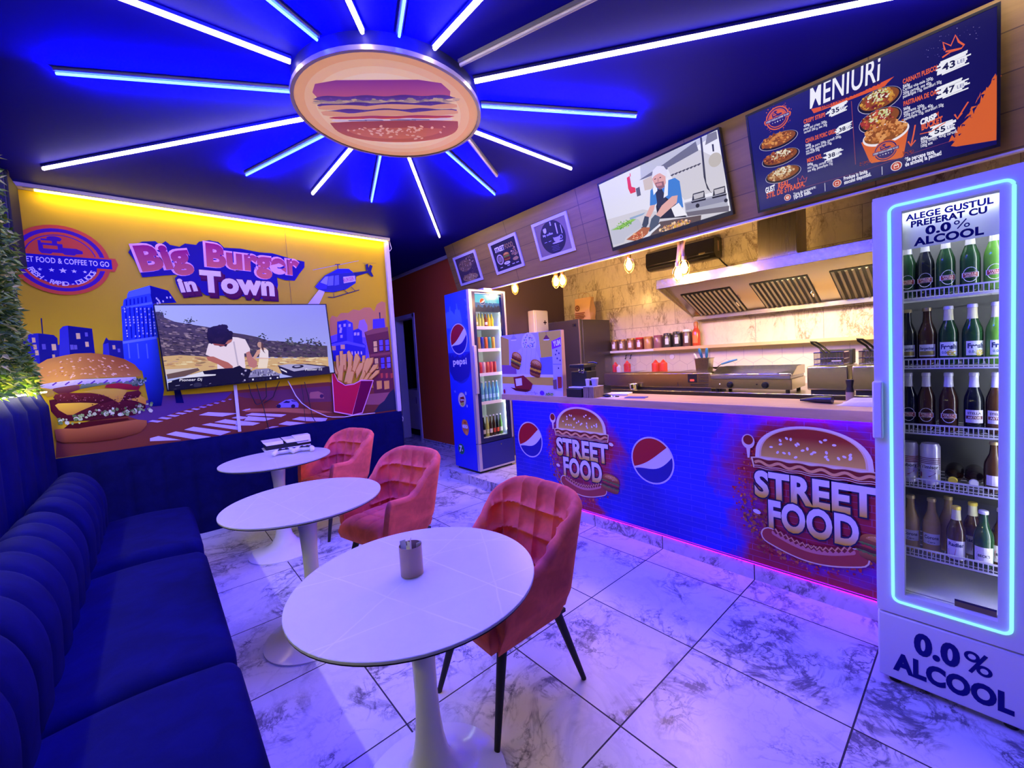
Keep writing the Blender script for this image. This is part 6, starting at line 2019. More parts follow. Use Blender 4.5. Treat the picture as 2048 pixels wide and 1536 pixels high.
# printed left side, drawn where the photograph shows it
def z7(x, y): return (870 + x / 7.68, 540 + y / 7.68)
def zb(x, y): return (740 + x / 7.68, 780 + y / 7.68)
A = Art((PX0, 0, 0), (0, -1, 0), (0, 0, 1))
ys0, ys1 = -(PY1 - 0.001), -(PY0 + 0.052)
def sgr(u, v): return lerp(srgb('#1726d8'), srgb('#1a4fd8'), (v - 0.9) / 1.0) if v < 1.9 else lerp(srgb('#1a4fd8'), srgb('#1438b8'), (v - 1.9) / 0.4)
A.L += 1
nn = 12
for i in range(nn):
    v0, v1 = STEP + 0.03 + (PZ1 - STEP - 0.03) * i / nn, STEP + 0.03 + (PZ1 - STEP - 0.03) * (i + 1) / nn
    A.raw([(ys0, v0), (ys1, v0), (ys1, v1), (ys0, v1)], [(0, 1, 2, 3)], sgr)
uc, vc = A.uv(*z7(370, 1150)); rr_ = abs(A.uv(*z7(490, 1060))[0] - A.uv(*z7(235, 1060))[0]) / 2
um, vm = A.uv(*z7(362, 1060))
def clipy(u, v): return ys0 < u < ys1
# crowd silhouettes
cr = [z7(*p) for p in ((155, 650), (175, 665), (195, 640), (215, 650), (222, 560), (235, 560), (240, 620), (265, 640), (300, 690), (310, 610), (330, 600), (322, 520), (335, 515), (345, 590), (360, 620), (375, 605), (390, 650), (410, 760), (420, 900), (180, 900))]
A.px(cr, '#4a78e8')
A.px([z7(*p) for p in ((445, 450), (480, 440), (510, 480), (520, 540), (505, 600), (520, 700), (500, 760), (480, 740), (500, 640), (470, 560), (490, 520), (470, 490))], '#4a78e8')
A.ell(um, vm - 0.16, rr_ * 1.55, 0.36, '#3a62dc', 40)
A.ell(um, vm - 0.19, rr_ * 1.50, 0.34, '#1a2cb0', 36, a0=PI * 0.97, a1=PI * 2.03)
A.px([z7(x, y) for x, y in ((200, 1300), (215, 1330), (235, 1285), (250, 1340), (275, 1300), (300, 1350), (340, 1320), (350, 1270), (365, 1340), (400, 1350), (430, 1290), (450, 1340), (480, 1300), (540, 1270), (575, 1360), (585, 1480), (520, 1640), (400, 1720), (300, 1690), (230, 1560))], '#101a90')
globe(A, um, vm, rr_ * 0.97, rr_ * 0.97, '#dfe0ff', '#a8142a', '#dfe0ff', '#14158e')
# keep the drawn ellipse true: the globe is round on the fridge itself
A.ptext('pepsi', z7(282, 1455), z7(490, 1440), 12, '#f2f4ff', 0.03)
u, v = A.uv(*zb(1415, 150)); A.ell(u, v, 0.085, 0.090, '#9aa070', 30); A.ell(u, v, 0.079, 0.084, '#d8d4c4', 30)
A.ell(u, v - 0.045, 0.040, 0.030, '#b8c04a', 18)
A.poly([(u - 0.055, v - 0.008), (u - 0.04, v + 0.028), (u + 0.04, v + 0.042), (u + 0.055, v + 0.010), (u + 0.04, v - 0.026), (u - 0.04, v - 0.04)], '#8a1020')
A.text('Lipton', u, v - 0.010, None, '#fff2e0', 0.03, 0.1, 'C', 0.085, 0.026)
A.ell(u + 0.09, v + 0.08, 0.018, 0.022, '#a8b4e8', 10); A.ell(u + 0.10, v - 0.07, 0.010, 0.018, '#e8ecff', 10); A.px([zb(1290, 10), zb(1315, 5), zb(1325, 40), zb(1300, 40)], '#7a8ae0')
u, v = A.uv(*zb(1465, 570))
A.ell(u, v, 0.072, 0.095, '#c27a3a', 24, rot=0.3); A.ell(u - 0.002, v + 0.05, 0.055, 0.040, '#d8923a', 18); A.ell(u + 0.02, v - 0.07, 0.03, 0.03, '#e0a048', 14)
A.text('MIRINDA', u, v - 0.012, None, '#f2f2ff', 0.06, 0.0, 'C', 0.122, 0.040, outline=0.06, ocol='#12123a'); A.ell(u, v + 0.055, 0.03, 0.014, '#b03a1a', 12)
u, v = A.uv(*zb(1405, 905)); A.ell(u, v, 0.068, 0.066, '#2f8a5a', 30); A.ell(u, v, 0.059, 0.057, '#0f6a3c', 30)
A.text('7', u - 0.012, v - 0.035, None, '#f4fff4', 0.05, 0.1, 'C', None, 0.075); A.ell(u + 0.020, v - 0.012, 0.014, 0.014, '#b01a2a', 12); A.text('up', u + 0.021, v - 0.020, None, '#ffffff', 0.05, 0, 'C', None, 0.018)
# trim anything outside the side face
kv = [i for i, p in enumerate(A.v)]
for i, p in enumerate(A.v):
    yy_ = min(max(p.y, PY0 + 0.052), PY1 - 0.001); A.v[i] = Vector((p.x, yy_, p.z))
A.build('side_print', M['print'], cab, label='blue printed side with round emblems')

PSH = [1.822, 1.556, 1.266, 0.925]
for z in PSH:
    s_ = bx('shelf', li, (PX0 + 0.041, PX1 - 0.062, PY0 + 0.085, PY1 - 0.045, z - 0.012, z), t)
    bx('shelf_front', M['enamel'], (PX0 + 0.041, PX1 - 0.062, PY0 + 0.075, PY0 + 0.085, z - 0.032, z + 0.006), s_)
GP = 'drinks in the blue fridge'
yb = PY0 + 0.125
fp = -PI / 2
def row(z, items):
    for i, it in enumerate(items):
        kind, x, g_, st, lab = it
        if kind == 'b': bottle(x, yb, z, lab, G[g_], capw, st, fp, GP, it_h, r=0.0225)
        else: can(x, yb, z, lab, [g_], None, fp, GP, 0.025, it_h)
it_h = 0.165
nm = 'on the top shelf of the blue fridge'
xs = [2.800 + i * 0.047 for i in range(8)]
tops = [('tea', None, 'dark tea bottle, leftmost'), ('tea', '#e8d8a8', 'second bottle from the left, pale label,'), ('lemon', '#f0e6b0', 'third bottle from the left, pale label,'), ('lemon', None, 'fourth bottle from the left, lemon green,'), ('lemon', None, 'fifth bottle from the left, lemon green,'), ('tea', '#e8e2d8', 'dark bottle right of the lemon ones'), ('yellow', None, 'left of two bright yellow bottles'), ('yellow', None, 'right of two bright yellow bottles')]
row(1.822, [('b', xs[i], g_, st, lab + ' ' + nm) for i, (g_, st, lab) in enumerate(tops)])
it_h = 0.145
nm = 'on the second shelf of the blue fridge'
row(1.556, [('c', 2.802 + i * 0.054, c_, None, lab + ' ' + nm) for i, (c_, lab) in enumerate((('#c8321e', 'red can at the left end'), ('#d8481f', 'second can from the left, orange red,'), ('#b8904a', 'third can from the left, tan,'), ('#2a3a9a', 'dark blue can'), ('#d86a2a', 'orange can right of the dark blue one'), ('#2a8a8a', 'teal can right of the orange one'), ('#c89a2a', 'amber can at the right end')))])
it_h = 0.135
nm = 'on the third shelf of the blue fridge'
row(1.266, [('c', 2.802 + i * 0.054, c_, None, lab + ' ' + nm) for i, (c_, lab) in enumerate((('#2a7a3a', 'green can at the left end'), ('#4a9a5a', 'second can from the left, lighter green,'), ('#c8323a', 'third can from the left, red,'), ('#d8b8b0', 'pale pink can'), ('#c04a3a', 'brick red can right of the pale one'), ('#d84a4a', 'sixth can from the left, coral red,'), ('#a82a2a', 'dark red can at the right end')))])
it_h = 0.24
nm = 'on the fourth shelf of the blue fridge'
row(0.925, [('b', 2.806 + i * 0.056, 'teal', '#a8e0ea', '%s teal water bottle from the left %s' % (ORD[i], nm)) for i in range(7)])
it_h = 0.255
nm = 'on the bottom of the blue fridge'
row(0.496, [('b', 2.802 + i * 0.052, g_, st, lab + ' ' + nm) for i, (g_, st, lab) in enumerate((('teal', '#8ab8c8', 'teal bottle at the left end'), ('clear', '#9ad0d8', 'second bottle from the left, clear,'), ('black', '#c8c0b0', 'third bottle from the left, black,'), ('lemon', '#d8e0a0', 'lime green bottle'), ('brown', '#e8e0d8', 'first brown bottle right of the lime green one'), ('brown', '#c83a2a', 'second brown bottle right of the lime green one'), ('black', '#d04a2a', 'black bottle with a red label'), ('green', '#d8d8c8', 'green bottle at the right end')))])
# carton lying on the fridge
t = thing('carton', 'small pale carton lying on top of the blue drinks fridge', 'box', (3.06, 4.1, PZ1))
bx('carton', M['cream'], (3.02, 3.14, 4.03, 4.2, PZ1 + 0.0005, PZ1 + 0.045), t, 0.002)

# ================================================================ the printed mural
def zc(ox, oy, k): return lambda x, y: (ox + x / k, oy + y / k)
zA, zE, zF, zG = zc(0, 350, 2.56), zc(240, 470, 5.389), zc(0, 640, 5.484), zc(600, 480, 4.04)
zT, zU, zV = zc(290, 590, 10.24), zc(300, 730, 10.24), zc(490, 590, 10.24)
zW = zc(490, 720, 10.24)
MY = 4.859
t = thing('mural', 'large printed wall mural of a giant burger, city towers and lettering', 'mural', (0.8, MY, 0.86))
def mural_art(k): return Art((0, MY, 0), (1, 0, 0), (0, 0, 1), lift=0.0003 + 0.004 * k, step=0.00002)
def PP(A, z, pts, col, up=True): A.px([z(*p) for p in pts], col, up)
A = mural_art(0)
x0, x1, zb_, zt_ = -0.70, 2.185, 0.862, 2.917
A.raw([(x0, zb_), (x1, zb_), (x1, zt_), (x0, zt_)], [(0, 1, 2, 3)], srgb('#d2b41c'))
A.L += 1
A.raw([(1.4, zb_), (x1, zb_), (x1, 2.1), (1.4, 2.1)], [(0, 1, 2, 3)], lambda u, v: lerp(srgb('#d2b41c'), srgb('#d08a3a'), max(0, (u - 1.4) / 0.8) * (1 - max(0, (v - 1.2) / 0.9))))
# light cloud at the upper right, orange smoke over the towers
for pts in (((240, 640), (260, 610), (300, 625), (330, 590), (390, 590), (430, 560), (480, 570), (520, 545), (570, 545), (600, 580), (620, 520), (660, 495), (690, 505), (705, 800), (240, 800)),):
    PP(A, zG, pts, '#c98a4a')
PP(A, zG, ((470, 700), (480, 650), (520, 640), (545, 690), (550, 960), (470, 960)), '#a07a9a')
PP(A, zG, ((235, 780), (300, 760), (550, 790), (560, 960), (235, 960)), '#6a58b8')
# road and far street
PP(A, zA, ((285, 1450), (290, 1330), (640, 1180), (900, 1130), (1680, 1060), (1990, 1100), (2040, 1205), (1900, 1240)), '#7e3f2c')
PP(A, zA, ((640, 1230), (660, 1180), (830, 1130), (1190, 1110), (1150, 1150), (900, 1215), (760, 1270)), '#5c3a6e')
PP(A, zA, ((1180, 1120), (1690, 1080), (1700, 1160), (1500, 1165), (1250, 1140)), '#6e3c48')
PP(A, zW, ((0, 1000), (800, 985), (1300, 1000), (1800, 1070), (1300, 1100), (700, 1060), (0, 1060)), '#c0744a')
for q in (((10, 1130), (140, 1085), (850, 1115), (740, 1165)), ((-20, 1240), (60, 1150), (610, 1190), (400, 1250)), ((-200, 1340), (-120, 1240), (310, 1290), (160, 1340)), ((960, 1215), (1120, 1165), (1690, 1190), (1640, 1260), (1250, 1250)), ((690, 1315), (850, 1255), (1250, 1290), (920, 1340)), ((400, 1410), (560, 1360), (700, 1360), (480, 1400))):
    PP(A, zW, q, '#d9cdf2', True)
for q in (((1000, 1025), (1190, 965), (1790, 990), (1480, 1055)), ((1670, 1085), (1800, 1045), (2060, 1070), (1880, 1110)), ((1320, 1170), (1540, 1110), (2060, 1180), (1900, 1230)), ((1060, 1225), (1230, 1190), (1830, 1260), (1800, 1330)), ((700, 1325), (890, 1265), (1660, 1365), (1440, 1440)), ((330, 1420), (530, 1360), (1250, 1470), (950, 1530), (900, 1520)), ((0, 1500), (170, 1455), (640, 1536), (0, 1560)), ((1880, 930), (2050, 890), (2050, 910), (1940, 935))):
    PP(A, zU, q, '#d9cdf2', True)
for i in range(11):
    f = i / 10
    x, y = -40 + 1640 * f ** 0.9, 1155 - 450 * f ** 0.85
    w_ = 150 * (1 - 0.75 * f)
    PP(A, zU, ((x, y), (x + w_ * 0.6, y - 28 * (1 - 0.6 * f)), (x + w_ * 2.1, y - 8), (x + w_ * 1.3, y + 22 * (1 - 0.6 * f))), '#b49ad8' if f > 0.5 else '#c4b4e6', False)
# dark towers on the left
for pts, c in ((((130, 180), (240, 160), (420, 145), (590, 165), (630, 200), (650, 470), (200, 480)), '#20206e'), (((240, 160), (420, 145), (440, 480), (250, 480)), '#2e2e90'), (((590, 280), (690, 265), (760, 480), (590, 480)), '#28287e'), (((655, 105), (690, 70), (745, 62), (780, 480), (650, 480)), '#3a3aa2'), (((745, 62), (1010, 95), (1055, 480), (775, 480)), '#1c1c66'), (((1130, 265), (1165, 190), (1190, 220), (1345, 228), (1370, 480), (1130, 480)), '#22226e'), (((1130, 268), (1190, 250), (1210, 480), (1135, 480)), '#3a3a9c')):
    PP(A, zF, pts, c)
PP(A, zF, ((445, -20), (460, -20), (474, 150), (462, 150)), '#1c1c50')
A.L += 1
for x, y, s in ((370, 222, 22), (385, 298, 22), (405, 362, 22), (592, 300, 28), (858, 178, 26), (955, 268, 22), (590, 402, 18), (1250, 300, 18)): PP(A, zF, ((x - s, y - s * 1.3), (x + s * 0.7, y - s * 1.3), (x + s, y + s * 1.1), (x - s * 0.7, y + s * 1.2)), '#e8cc7a', False)
for x, y, s in ((305, 235, 20), (322, 310, 20), (482, 295, 24), (948, 160, 18), (790, 300, 22), (830, 300, 20), (1305, 335, 16)): PP(A, zF, ((x - s, y - s * 1.3), (x + s * 0.7, y - s * 1.3), (x + s, y + s * 1.1), (x - s * 0.7, y + s * 1.2)), '#6c64a0', False)
# right skyline: blue block, brown building
PP(A, zG, ((235, 840), (300, 815), (300, 660), (375, 645), (425, 670), (430, 730), (470, 715), (500, 735), (505, 830), (530, 850), (530, 980), (240, 980)), '#2c2a96')
PP(A, zG, ((375, 645), (425, 670), (430, 830), (380, 820)), '#4440b8')
PP(A, zG, ((235, 845), (375, 815), (525, 850), (525, 870), (375, 838), (235, 865)), '#5c58cc')
for x, y in ((322, 695), (360, 690), (400, 690), (327, 740), (335, 780), (445, 760), (470, 760), (330, 720)): PP(A, zG, ((x - 9, y - 12), (x + 9, y - 14), (x + 9, y + 10), (x - 9, y + 12)), '#b8a8d8', False)
for x, y in ((272, 875), (345, 865)): PP(A, zG, ((x - 18, y - 18), (x + 16, y - 20), (x + 18, y + 16), (x - 16, y + 18)), '#e0b06a', False)
for x in (415, 440, 465, 490): PP(A, zG, ((x, 900), (x + 10, 900), (x + 12, 925), (x + 2, 925)), '#d8c8c0', False)
PP(A, zG, ((588, 720), (588, 640), (680, 632), (690, 715)), '#4a3aa8'); PP(A, zG, ((638, 585), (648, 585), (650, 635), (642, 635)), '#2a2048')
PP(A, zG, ((520, 745), (590, 720), (710, 705), (765, 1240), (600, 1250), (560, 930)), '#6a3038')
PP(A, zG, ((520, 745), (590, 718), (710, 703), (712, 735), (540, 770)), '#8a5048')
for y in (925, 1040): PP(A, zG, ((565, y), (735, y - 22), (738, y - 2), (568, y + 18)), '#8a4a44')
for x, y, c in ((608, 862, '#e6c468'), (655, 852, '#6a58c8'), (704, 850, '#6a58c8'), (618, 1000, '#e6c468'), (668, 995, '#5a4ab8'), (716, 990, '#7a66d0')):
    PP(A, zG, ((x - 20, y - 48), (x + 16, y - 52), (x + 20, y + 48), (x - 14, y + 50)), '#3a1c28', False); 
A.L += 1
for x, y, c in ((608, 862, '#e6c468'), (655, 852, '#6a58c8'), (704, 850, '#6a58c8'), (618, 1000, '#e6c468'), (668, 995, '#5a4ab8'), (716, 990, '#7a66d0')):
    PP(A, zG, ((x - 16, y - 42), (x + 12, y - 46), (x + 15, y - 3), (x - 14, y)), c, False); PP(A, zG, ((x - 14, y + 6), (x + 15, y + 3), (x + 16, y + 40), (x - 11, y + 44)), c, False)
for i in range(6): PP(A, zG, ((630 + i * 20, 1078), (648 + i * 20, 1074), (650 + i * 20, 1112), (634 + i * 20, 1118)), '#c8543a' if i % 2 else '#7a3438', False)
for x in (640, 700): PP(A, zG, ((x - 22, 1140), (x + 20, 1135), (x + 22, 1200), (x - 18, 1208)), '#e8b04a', False)
PP(A, zG, ((560, 1245), (770, 1225), (775, 1330), (520, 1330)), '#a0605a')
PP(A, zG, ((595, 1395), (640, 1330), (680, 1300), (720, 1235), (760, 1200), (785, 1370)), '#2c3040')
# parked car under the screen
PP(A, zW, ((640, 930), (700, 890), (820, 820), (960, 800), (1050, 840), (1100, 900), (1090, 970), (700, 975)), '#8a7cc0')
PP(A, zW, ((775, 880), (840, 835), (930, 850), (900, 880)), '#2a2048'); PP(A, zW, ((940, 820), (1020, 835), (1080, 855), (960, 850)), '#3a3060', False)
A.ell(*A.uv(*zW(690, 945)), 0.02, 0.02, '#2a2040', 14); A.ell(*A.uv(*zW(985, 945)), 0.02, 0.02, '#2a2040', 14, up=False)
PP(A, zW, ((1320, 700), (1340, 660), (1500, 640), (1600, 690), (1620, 790), (1330, 790)), '#b0705a'); A.ell(*A.uv(*zW(1570, 740)), 0.02, 0.022, '#4a2a48', 14)
sheet_ = A.build('printed_sheet', M['printgloss'], t)

A = mural_art(1)                          # the tall blue tower
PP(A, zF, ((1330, -150), (1690, -190), (1755, 190), (1350, 245)), '#2f4ad2')
PP(A, zE, ((320, 545), (520, 600), (610, 730), (330, 745)), '#15156a')
PP(A, zE, ((80, 640), (95, 610), (320, 545), (330, 600), (330, 640), (75, 690)), '#5a78e0')
PP(A, zE, ((40, 700), (75, 680), (325, 630), (350, 740), (30, 780)), '#3552d8')
PP(A, zE, ((30, 780), (345, 720), (352, 745), (20, 800)), '#6a88ea')
A.L += 1
R = random.Random(2)
for i in range(7):
    x = 1368 + i * 47
    PP(A, zF, ((x, -140), (x + 16, -142), (x + 40, 200), (x + 22, 204)), '#16208c', False)
A.L += 1
for i in range(8):
    for j in range(11):
        if R.random() < 0.5: continue
        x, y = 1360 + i * 44 + j * 3, -130 + j * 30
        PP(A, zF, ((x, y), (x + 13, y - 1), (x + 14, y + 17), (x + 1, y + 18)), '#dfe4ff', False)
for i in range(9):
    x, y = R.uniform(380, 560), R.uniform(640, 730)
    PP(A, zE, ((x, y), (x + 16, y + 3), (x + 18, y + 22), (x + 2, y + 20)), '#e4e4ff', False)
for i in range(6): PP(A, zE, ((60 + i * 42, 700 - i * 7), (76 + i * 42, 697 - i * 7), (80 + i * 42, 760 - i * 7), (62 + i * 42, 764 - i * 7)), '#16208c', False)
A.L += 1
pts = [(1345, 240), (1720, 180), (1800, 760), (1770, 940), (1640, 950), (1560, 560), (1365, 470)]
q = [A.uv(*zF(*p)) for p in pts]
lo, hi = min(p[1] for p in q), max(p[1] for p in q)
A.raw(q, tessellate_polygon([[Vector((a, b_, 0)) for a, b_ in q]]), lambda u, v: lerp(srgb('#0c0c56'), srgb('#3a5ae0'), (v - lo) / (hi - lo)))
PP(A, zF, ((1345, 235), (1718, 178), (1722, 205), (1350, 262)), '#7a96ee')
for x in (1400, 1500, 1600): PP(A, zF, ((x, 260), (x + 14, 258), (x + 30, 420), (x + 16, 424)), '#7088ea', False)
A.px([(343, 748), (352, 748), (368, 806), (352, 806)], '#0c0c50')
A.build('tower_picture', M['printgloss'], t, label='tall blue tower with lit windows')

A = mural_art(2)                          # giant burger, layer by layer
bcu, bcv = A.uv(*zF(960, 820))
def layer(z, pts, c, c2=None):
    if c2 is None: return PP(A, z, pts, c)
    q = [A.uv(*z(*p)) for p in pts]
    lo, hi = min(p[1] for p in q), max(p[1] for p in q)
    A.L += 1
    A.raw(q, tessellate_polygon([[Vector((a, b_, 0)) for a, b_ in q]]), lambda u, v: lerp(srgb(c), srgb(c2), (v - lo) / (hi - lo)))
layer(zF, ((600, 1200), (800, 1180), (1100, 1150), (1500, 1090), (1610, 1100), (1610, 1150), (1540, 1230), (1300, 1300), (1000, 1340), (700, 1345), (620, 1320)), '#6a2a1c', '#b86e3a')
layer(zF, ((700, 1190), (760, 1140), (1000, 1110), (1400, 1075), (1420, 1090), (1100, 1150), (860, 1190)), '#4a1218')
layer(zF, ((540, 880), (640, 860), (1560, 830), (1600, 960), (1480, 1040), (1000, 1100), (660, 1110), (560, 1000)), '#4a1020')
layer(zF, ((605, 935), (640, 915), (930, 905), (1080, 915), (900, 990), (800, 1040), (740, 1040), (650, 990)), '#b8862a', '#dcb838')
layer(zF, ((1380, 870), (1420, 845), (1540, 825), (1600, 865), (1605, 930), (1500, 890)), '#c88a2a', '#e2b43c')
layer(zF, ((585, 850), (610, 815), (760, 800), (1000, 800), (1200, 830), (1240, 880), (1100, 910), (760, 905), (620, 895)), '#3c0f18', '#6a2028')
layer(zF, ((1320, 880), (1390, 790), (1520, 770), (1550, 800), (1520, 850), (1400, 870)), '#40101a', '#6a2028')
layer(zF, ((830, 1060), (1000, 960), (1250, 880), (1420, 890), (1560, 920), (1540, 970), (1300, 1030), (1000, 1075)), '#3a0e1a', '#5a1a26')
layer(zF, ((900, 790), (1040, 760), (1300, 750), (1395, 770), (1330, 890), (1300, 905), (1180, 840), (1050, 800)), '#c08a2a', '#e0be40')
layer(zF, ((440, 715), (560, 690), (640, 700), (590, 780), (600, 830), (520, 850), (470, 780)), '#c0982a', '#dcc048')
layer(zF, ((575, 770), (600, 740), (740, 700), (870, 720), (880, 760), (760, 800), (640, 810)), '#6a2028', '#8a5a4a')
layer(zF, ((1150, 740), (1180, 690), (1500, 690), (1540, 720), (1520, 770), (1400, 765), (1280, 750)), '#8a1a24', '#b02a34')
layer(zF, ((870, 760), (900, 700), (1120, 660), (1480, 640), (1590, 690), (1560, 720), (1300, 690), (1080, 720)), '#4a6040', '#8aa070')
layer(zF, ((430, 735), (470, 690), (700, 660), (1150, 640), (1490, 625), (1500, 660), (1200, 680), (900, 700), (700, 730), (560, 755)), '#b8aee0', '#e6e0f4')
A.L += 1
for i in range(14):
    x = 500 + i * 70; y = 700 - i * 3
    PP(A, zF, ((x, y + 14), (x + 48, y - 18), (x + 60, y - 8), (x + 12, y + 26)), '#6a3f8e' if i % 2 else '#ccc2ea', False)
R = random.Random(8)
A.L += 1
for i in range(90):
    x = R.uniform(640, 1660); y = 1120 - (x - 640) * 0.13 + R.uniform(-48, 40) - (30 if x > 900 else 0)
    r_ = R.uniform(14, 32)
    PP(A, zF, [(x + r_ * math.cos(a) * R.uniform(0.5, 1.1), y + r_ * 0.8 * math.sin(a) * R.uniform(0.5, 1.1)) for a in [k * 1.05 for k in range(6)]], R.choice(['#8aa860', '#b8c890', '#6a8a48', '#d0dab0', '#55743a']), False)
for i in range(30):
    x, y = R.uniform(1450, 1600), R.uniform(640, 720); r_ = R.uniform(8, 20)
    PP(A, zF, [(x + r_ * math.cos(a), y + r_ * math.sin(a)) for a in [k * 1.25 for k in range(5)]], R.choice(['#6a8a58', '#a8b890', '#3a5a3a']), False)
for i in range(150):
    x = R.uniform(600, 1540); y = R.choice([R.uniform(815, 890), R.uniform(900, 1050)]); r_ = R.uniform(3, 8)
    if 900 < y and x < 1000: continue
    PP(A, zF, ((x - r_ * 1.6, y), (x, y - r_), (x + r_ * 1.4, y), (x, y + r_)), R.choice(['#8a4a48', '#a8646a', '#2a0810']), False)
bun = [(320, 700), (300, 640), (330, 560), (400, 500), (520, 430), (700, 390), (830, 368), (1000, 362), (1200, 385), (1370, 430), (1480, 490), (1540, 560), (1545, 615), (1400, 625), (1100, 630), (800, 660), (560, 690), (380, 722)]
q = [A.uv(*zF(*p)) for p in bun]
A.L += 1
u0_, u1_ = min(p[0] for p in q), max(p[0] for p in q)
lo, hi = min(p[1] for p in q), max(p[1] for p in q)
# finer mesh of the bun so its colours can change across it
cu_, cv_ = sum(p[0] for p in q) / len(q), lo + (hi - lo) * 0.35
def buncol(u, v):
    fx, fy = (u - u0_) / (u1_ - u0_), (v - lo) / (hi - lo)
    c = lerp(srgb('#d89a3c'), srgb('#96421c'), min(1, max(0, (fx - 0.25) * 1.7)) * (0.35 + 0.65 * fy))
    return lerp(c, srgb('#e8b24e'), 0.7 * max(0, 0.35 - fy) / 0.35 * (1 - fx * 0.6))
rings = [[(cu_ + (p[0] - cu_) * k, cv_ + (p[1] - cv_) * k) for p in q] for k in (1.0, 0.8, 0.55, 0.3, 0.05)]
vs = [p for r_ in rings for p in r_]
n_ = len(q)
A.raw(vs, [(i * n_ + j, i * n_ + (j + 1) % n_, (i + 1) * n_ + (j + 1) % n_, (i + 1) * n_ + j) for i in range(4) for j in range(n_)] + [tuple(4 * n_ + j for j in range(n_))], buncol)
A.L += 1
for i in range(95):
    a = R.uniform(0.15, PI - 0.15); r_ = R.uniform(0.2, 0.95)
    x, y = 930 - 590 * r_ * math.cos(a), 640 - 255 * r_ * math.sin(a)
    s = R.uniform(0.7, 1.15); tl = -0.4 * math.cos(a) + R.uniform(-0.4, 0.4)
    PP(A, zF, [(x + 17 * s * math.cos(k) * math.cos(tl) - 7 * s * math.sin(k) * math.sin(tl), y + 17 * s * math.cos(k) * math.sin(tl) + 7 * s * math.sin(k) * math.cos(tl)) for k in [j * 0.9 for j in range(7)]], R.choice(['#e8b878', '#f0cf98', '#c07a3a', '#d89a58']), False)
A.build('burger_picture', M['printgloss'], t, label='giant sesame burger with three patties')

A = mural_art(3)                          # lettering
plate = [(90, 190), (130, 120), (240, 75), (380, 70), (430, 110), (490, 70), (540, 110), (640, 130), (700, 95), (820, 110), (850, 75), (960, 60), (1060, 80), (1120, 140), (1300, 150), (1500, 190), (1640, 200), (1850, 260), (1985, 290), (1985, 350), (1930, 420), (1880, 495), (1780, 490), (1690, 460), (1700, 540), (1670, 700), (1600, 700), (1480, 685), (1340, 665), (1200, 655), (930, 655), (880, 620), (720, 665), (650, 625), (600, 520), (590, 470), (630, 430), (470, 440), (240, 460), (200, 360), (150, 270)]
PP(A, zE, plate, '#241a6a')
for t_, p0, p1, h_, c, rise in (('Big', (215, 385), (800, 330), 250, None, 0), ('Burger', (915, 325), (1945, 430), 230, None, 0)):
    g_ = [A.uv(*zE(*p0)), A.uv(*zE(*p1))]
    hh = A.uv(*zE(p0[0], p0[1] - h_))[1] - g_[0][1]
    w_ = math.hypot(g_[1][0] - g_[0][0], g_[1][1] - g_[0][1])
    an = math.atan2(g_[1][1] - g_[0][1], g_[1][0] - g_[0][0])
    A.text(t_, g_[0][0] - 0.006, g_[0][1] + 0.005, None, '#f0b8c8', 0.085, 0, 'L', w_, hh, an)
    lo, hi = g_[0][1] - 0.05, g_[0][1] + hh
    A.text(t_, g_[0][0] + 0.003, g_[0][1], None, lambda u, v: lerp(srgb('#d8704a'), srgb('#9a1f5c'), (v - lo) / (hi - lo)), 0.05, 0, 'L', w_, hh, an)
for t_, p0, p1, h_ in (('in', (640, 615), (850, 595), 140), ('Town', (850, 600), (1680, 650), 215)):
    a, b_ = A.uv(*zE(*p0)), A.uv(*zE(*p1))
    hh = A.uv(*zE(p0[0], p0[1] - h_))[1] - a[1]
    w_ = math.hypot(b_[0] - a[0], b_[1] - a[1]); an = math.atan2(b_[1] - a[1], b_[0] - a[0])
    for k in range(5, -1, -1): A.text(t_, a[0] + 0.004 * k, a[1] - 0.008 * k, None, '#4a1030' if k > 4 else '#5c1a34', 0.10 if k > 4 else 0.07, 0, 'L', w_, hh, an)
    A.text(t_, a[0], a[1], None, '#f2e2b0', 0.05, 0, 'L', w_, hh, an)
A.build('title_lettering', M['printgloss'], t, label='purple and cream title lettering')

A = mural_art(3)                          # round badge
u, v = A.uv(124, 521)
emblem(A, u, v, A.uv(124, 452)[1] - v, '#d8562c', '#4a2080', '#241a86')
for i, p in enumerate(A.v): A.v[i] = Vector((max(p.x, -0.699), p.y, p.z))
A.build('round_badge', M['printgloss'], t, label='orange and purple round badge')

A = mural_art(4)                          # helicopter
PP(A, zG, ((150, 405), (205, 400), (150, 520), (60, 520)), '#d8cfe0')
PP(A, zG, ((118, 380), (150, 340), (195, 290), (245, 265), (300, 235), (390, 235), (425, 265), (450, 300), (445, 350), (380, 395), (270, 425), (200, 420), (140, 400)), '#2c2f78')
PP(A, zG, ((118, 380), (150, 345), (215, 365), (210, 395), (150, 400)), '#3a36c0')
PP(A, zG, ((245, 268), (300, 235), (390, 235), (425, 262), (330, 270)), '#2a2ad0')
PP(A, zG, ((425, 265), (540, 252), (560, 200), (582, 212), (570, 255), (590, 295), (575, 300), (545, 268), (445, 295)), '#26265a')
PP(A, zG, ((525, 200), (545, 195), (552, 240), (530, 250)), '#26265a')
PP(A, zG, ((160, 345), (200, 298), (225, 295), (215, 365)), '#8a90d8'); PP(A, zG, ((228, 296), (268, 290), (265, 368), (218, 372)), '#6a70c0', False); PP(A, zG, ((278, 290), (310, 286), (312, 362), (274, 370)), '#5a60b0', False)
PP(A, zG, ((345, 300), (440, 290), (445, 335), (350, 352)), '#c8b8d0'); A.ptext('BURGER', zG(352, 342), zG(436, 326), 7, '#b05a6a', 0.03)
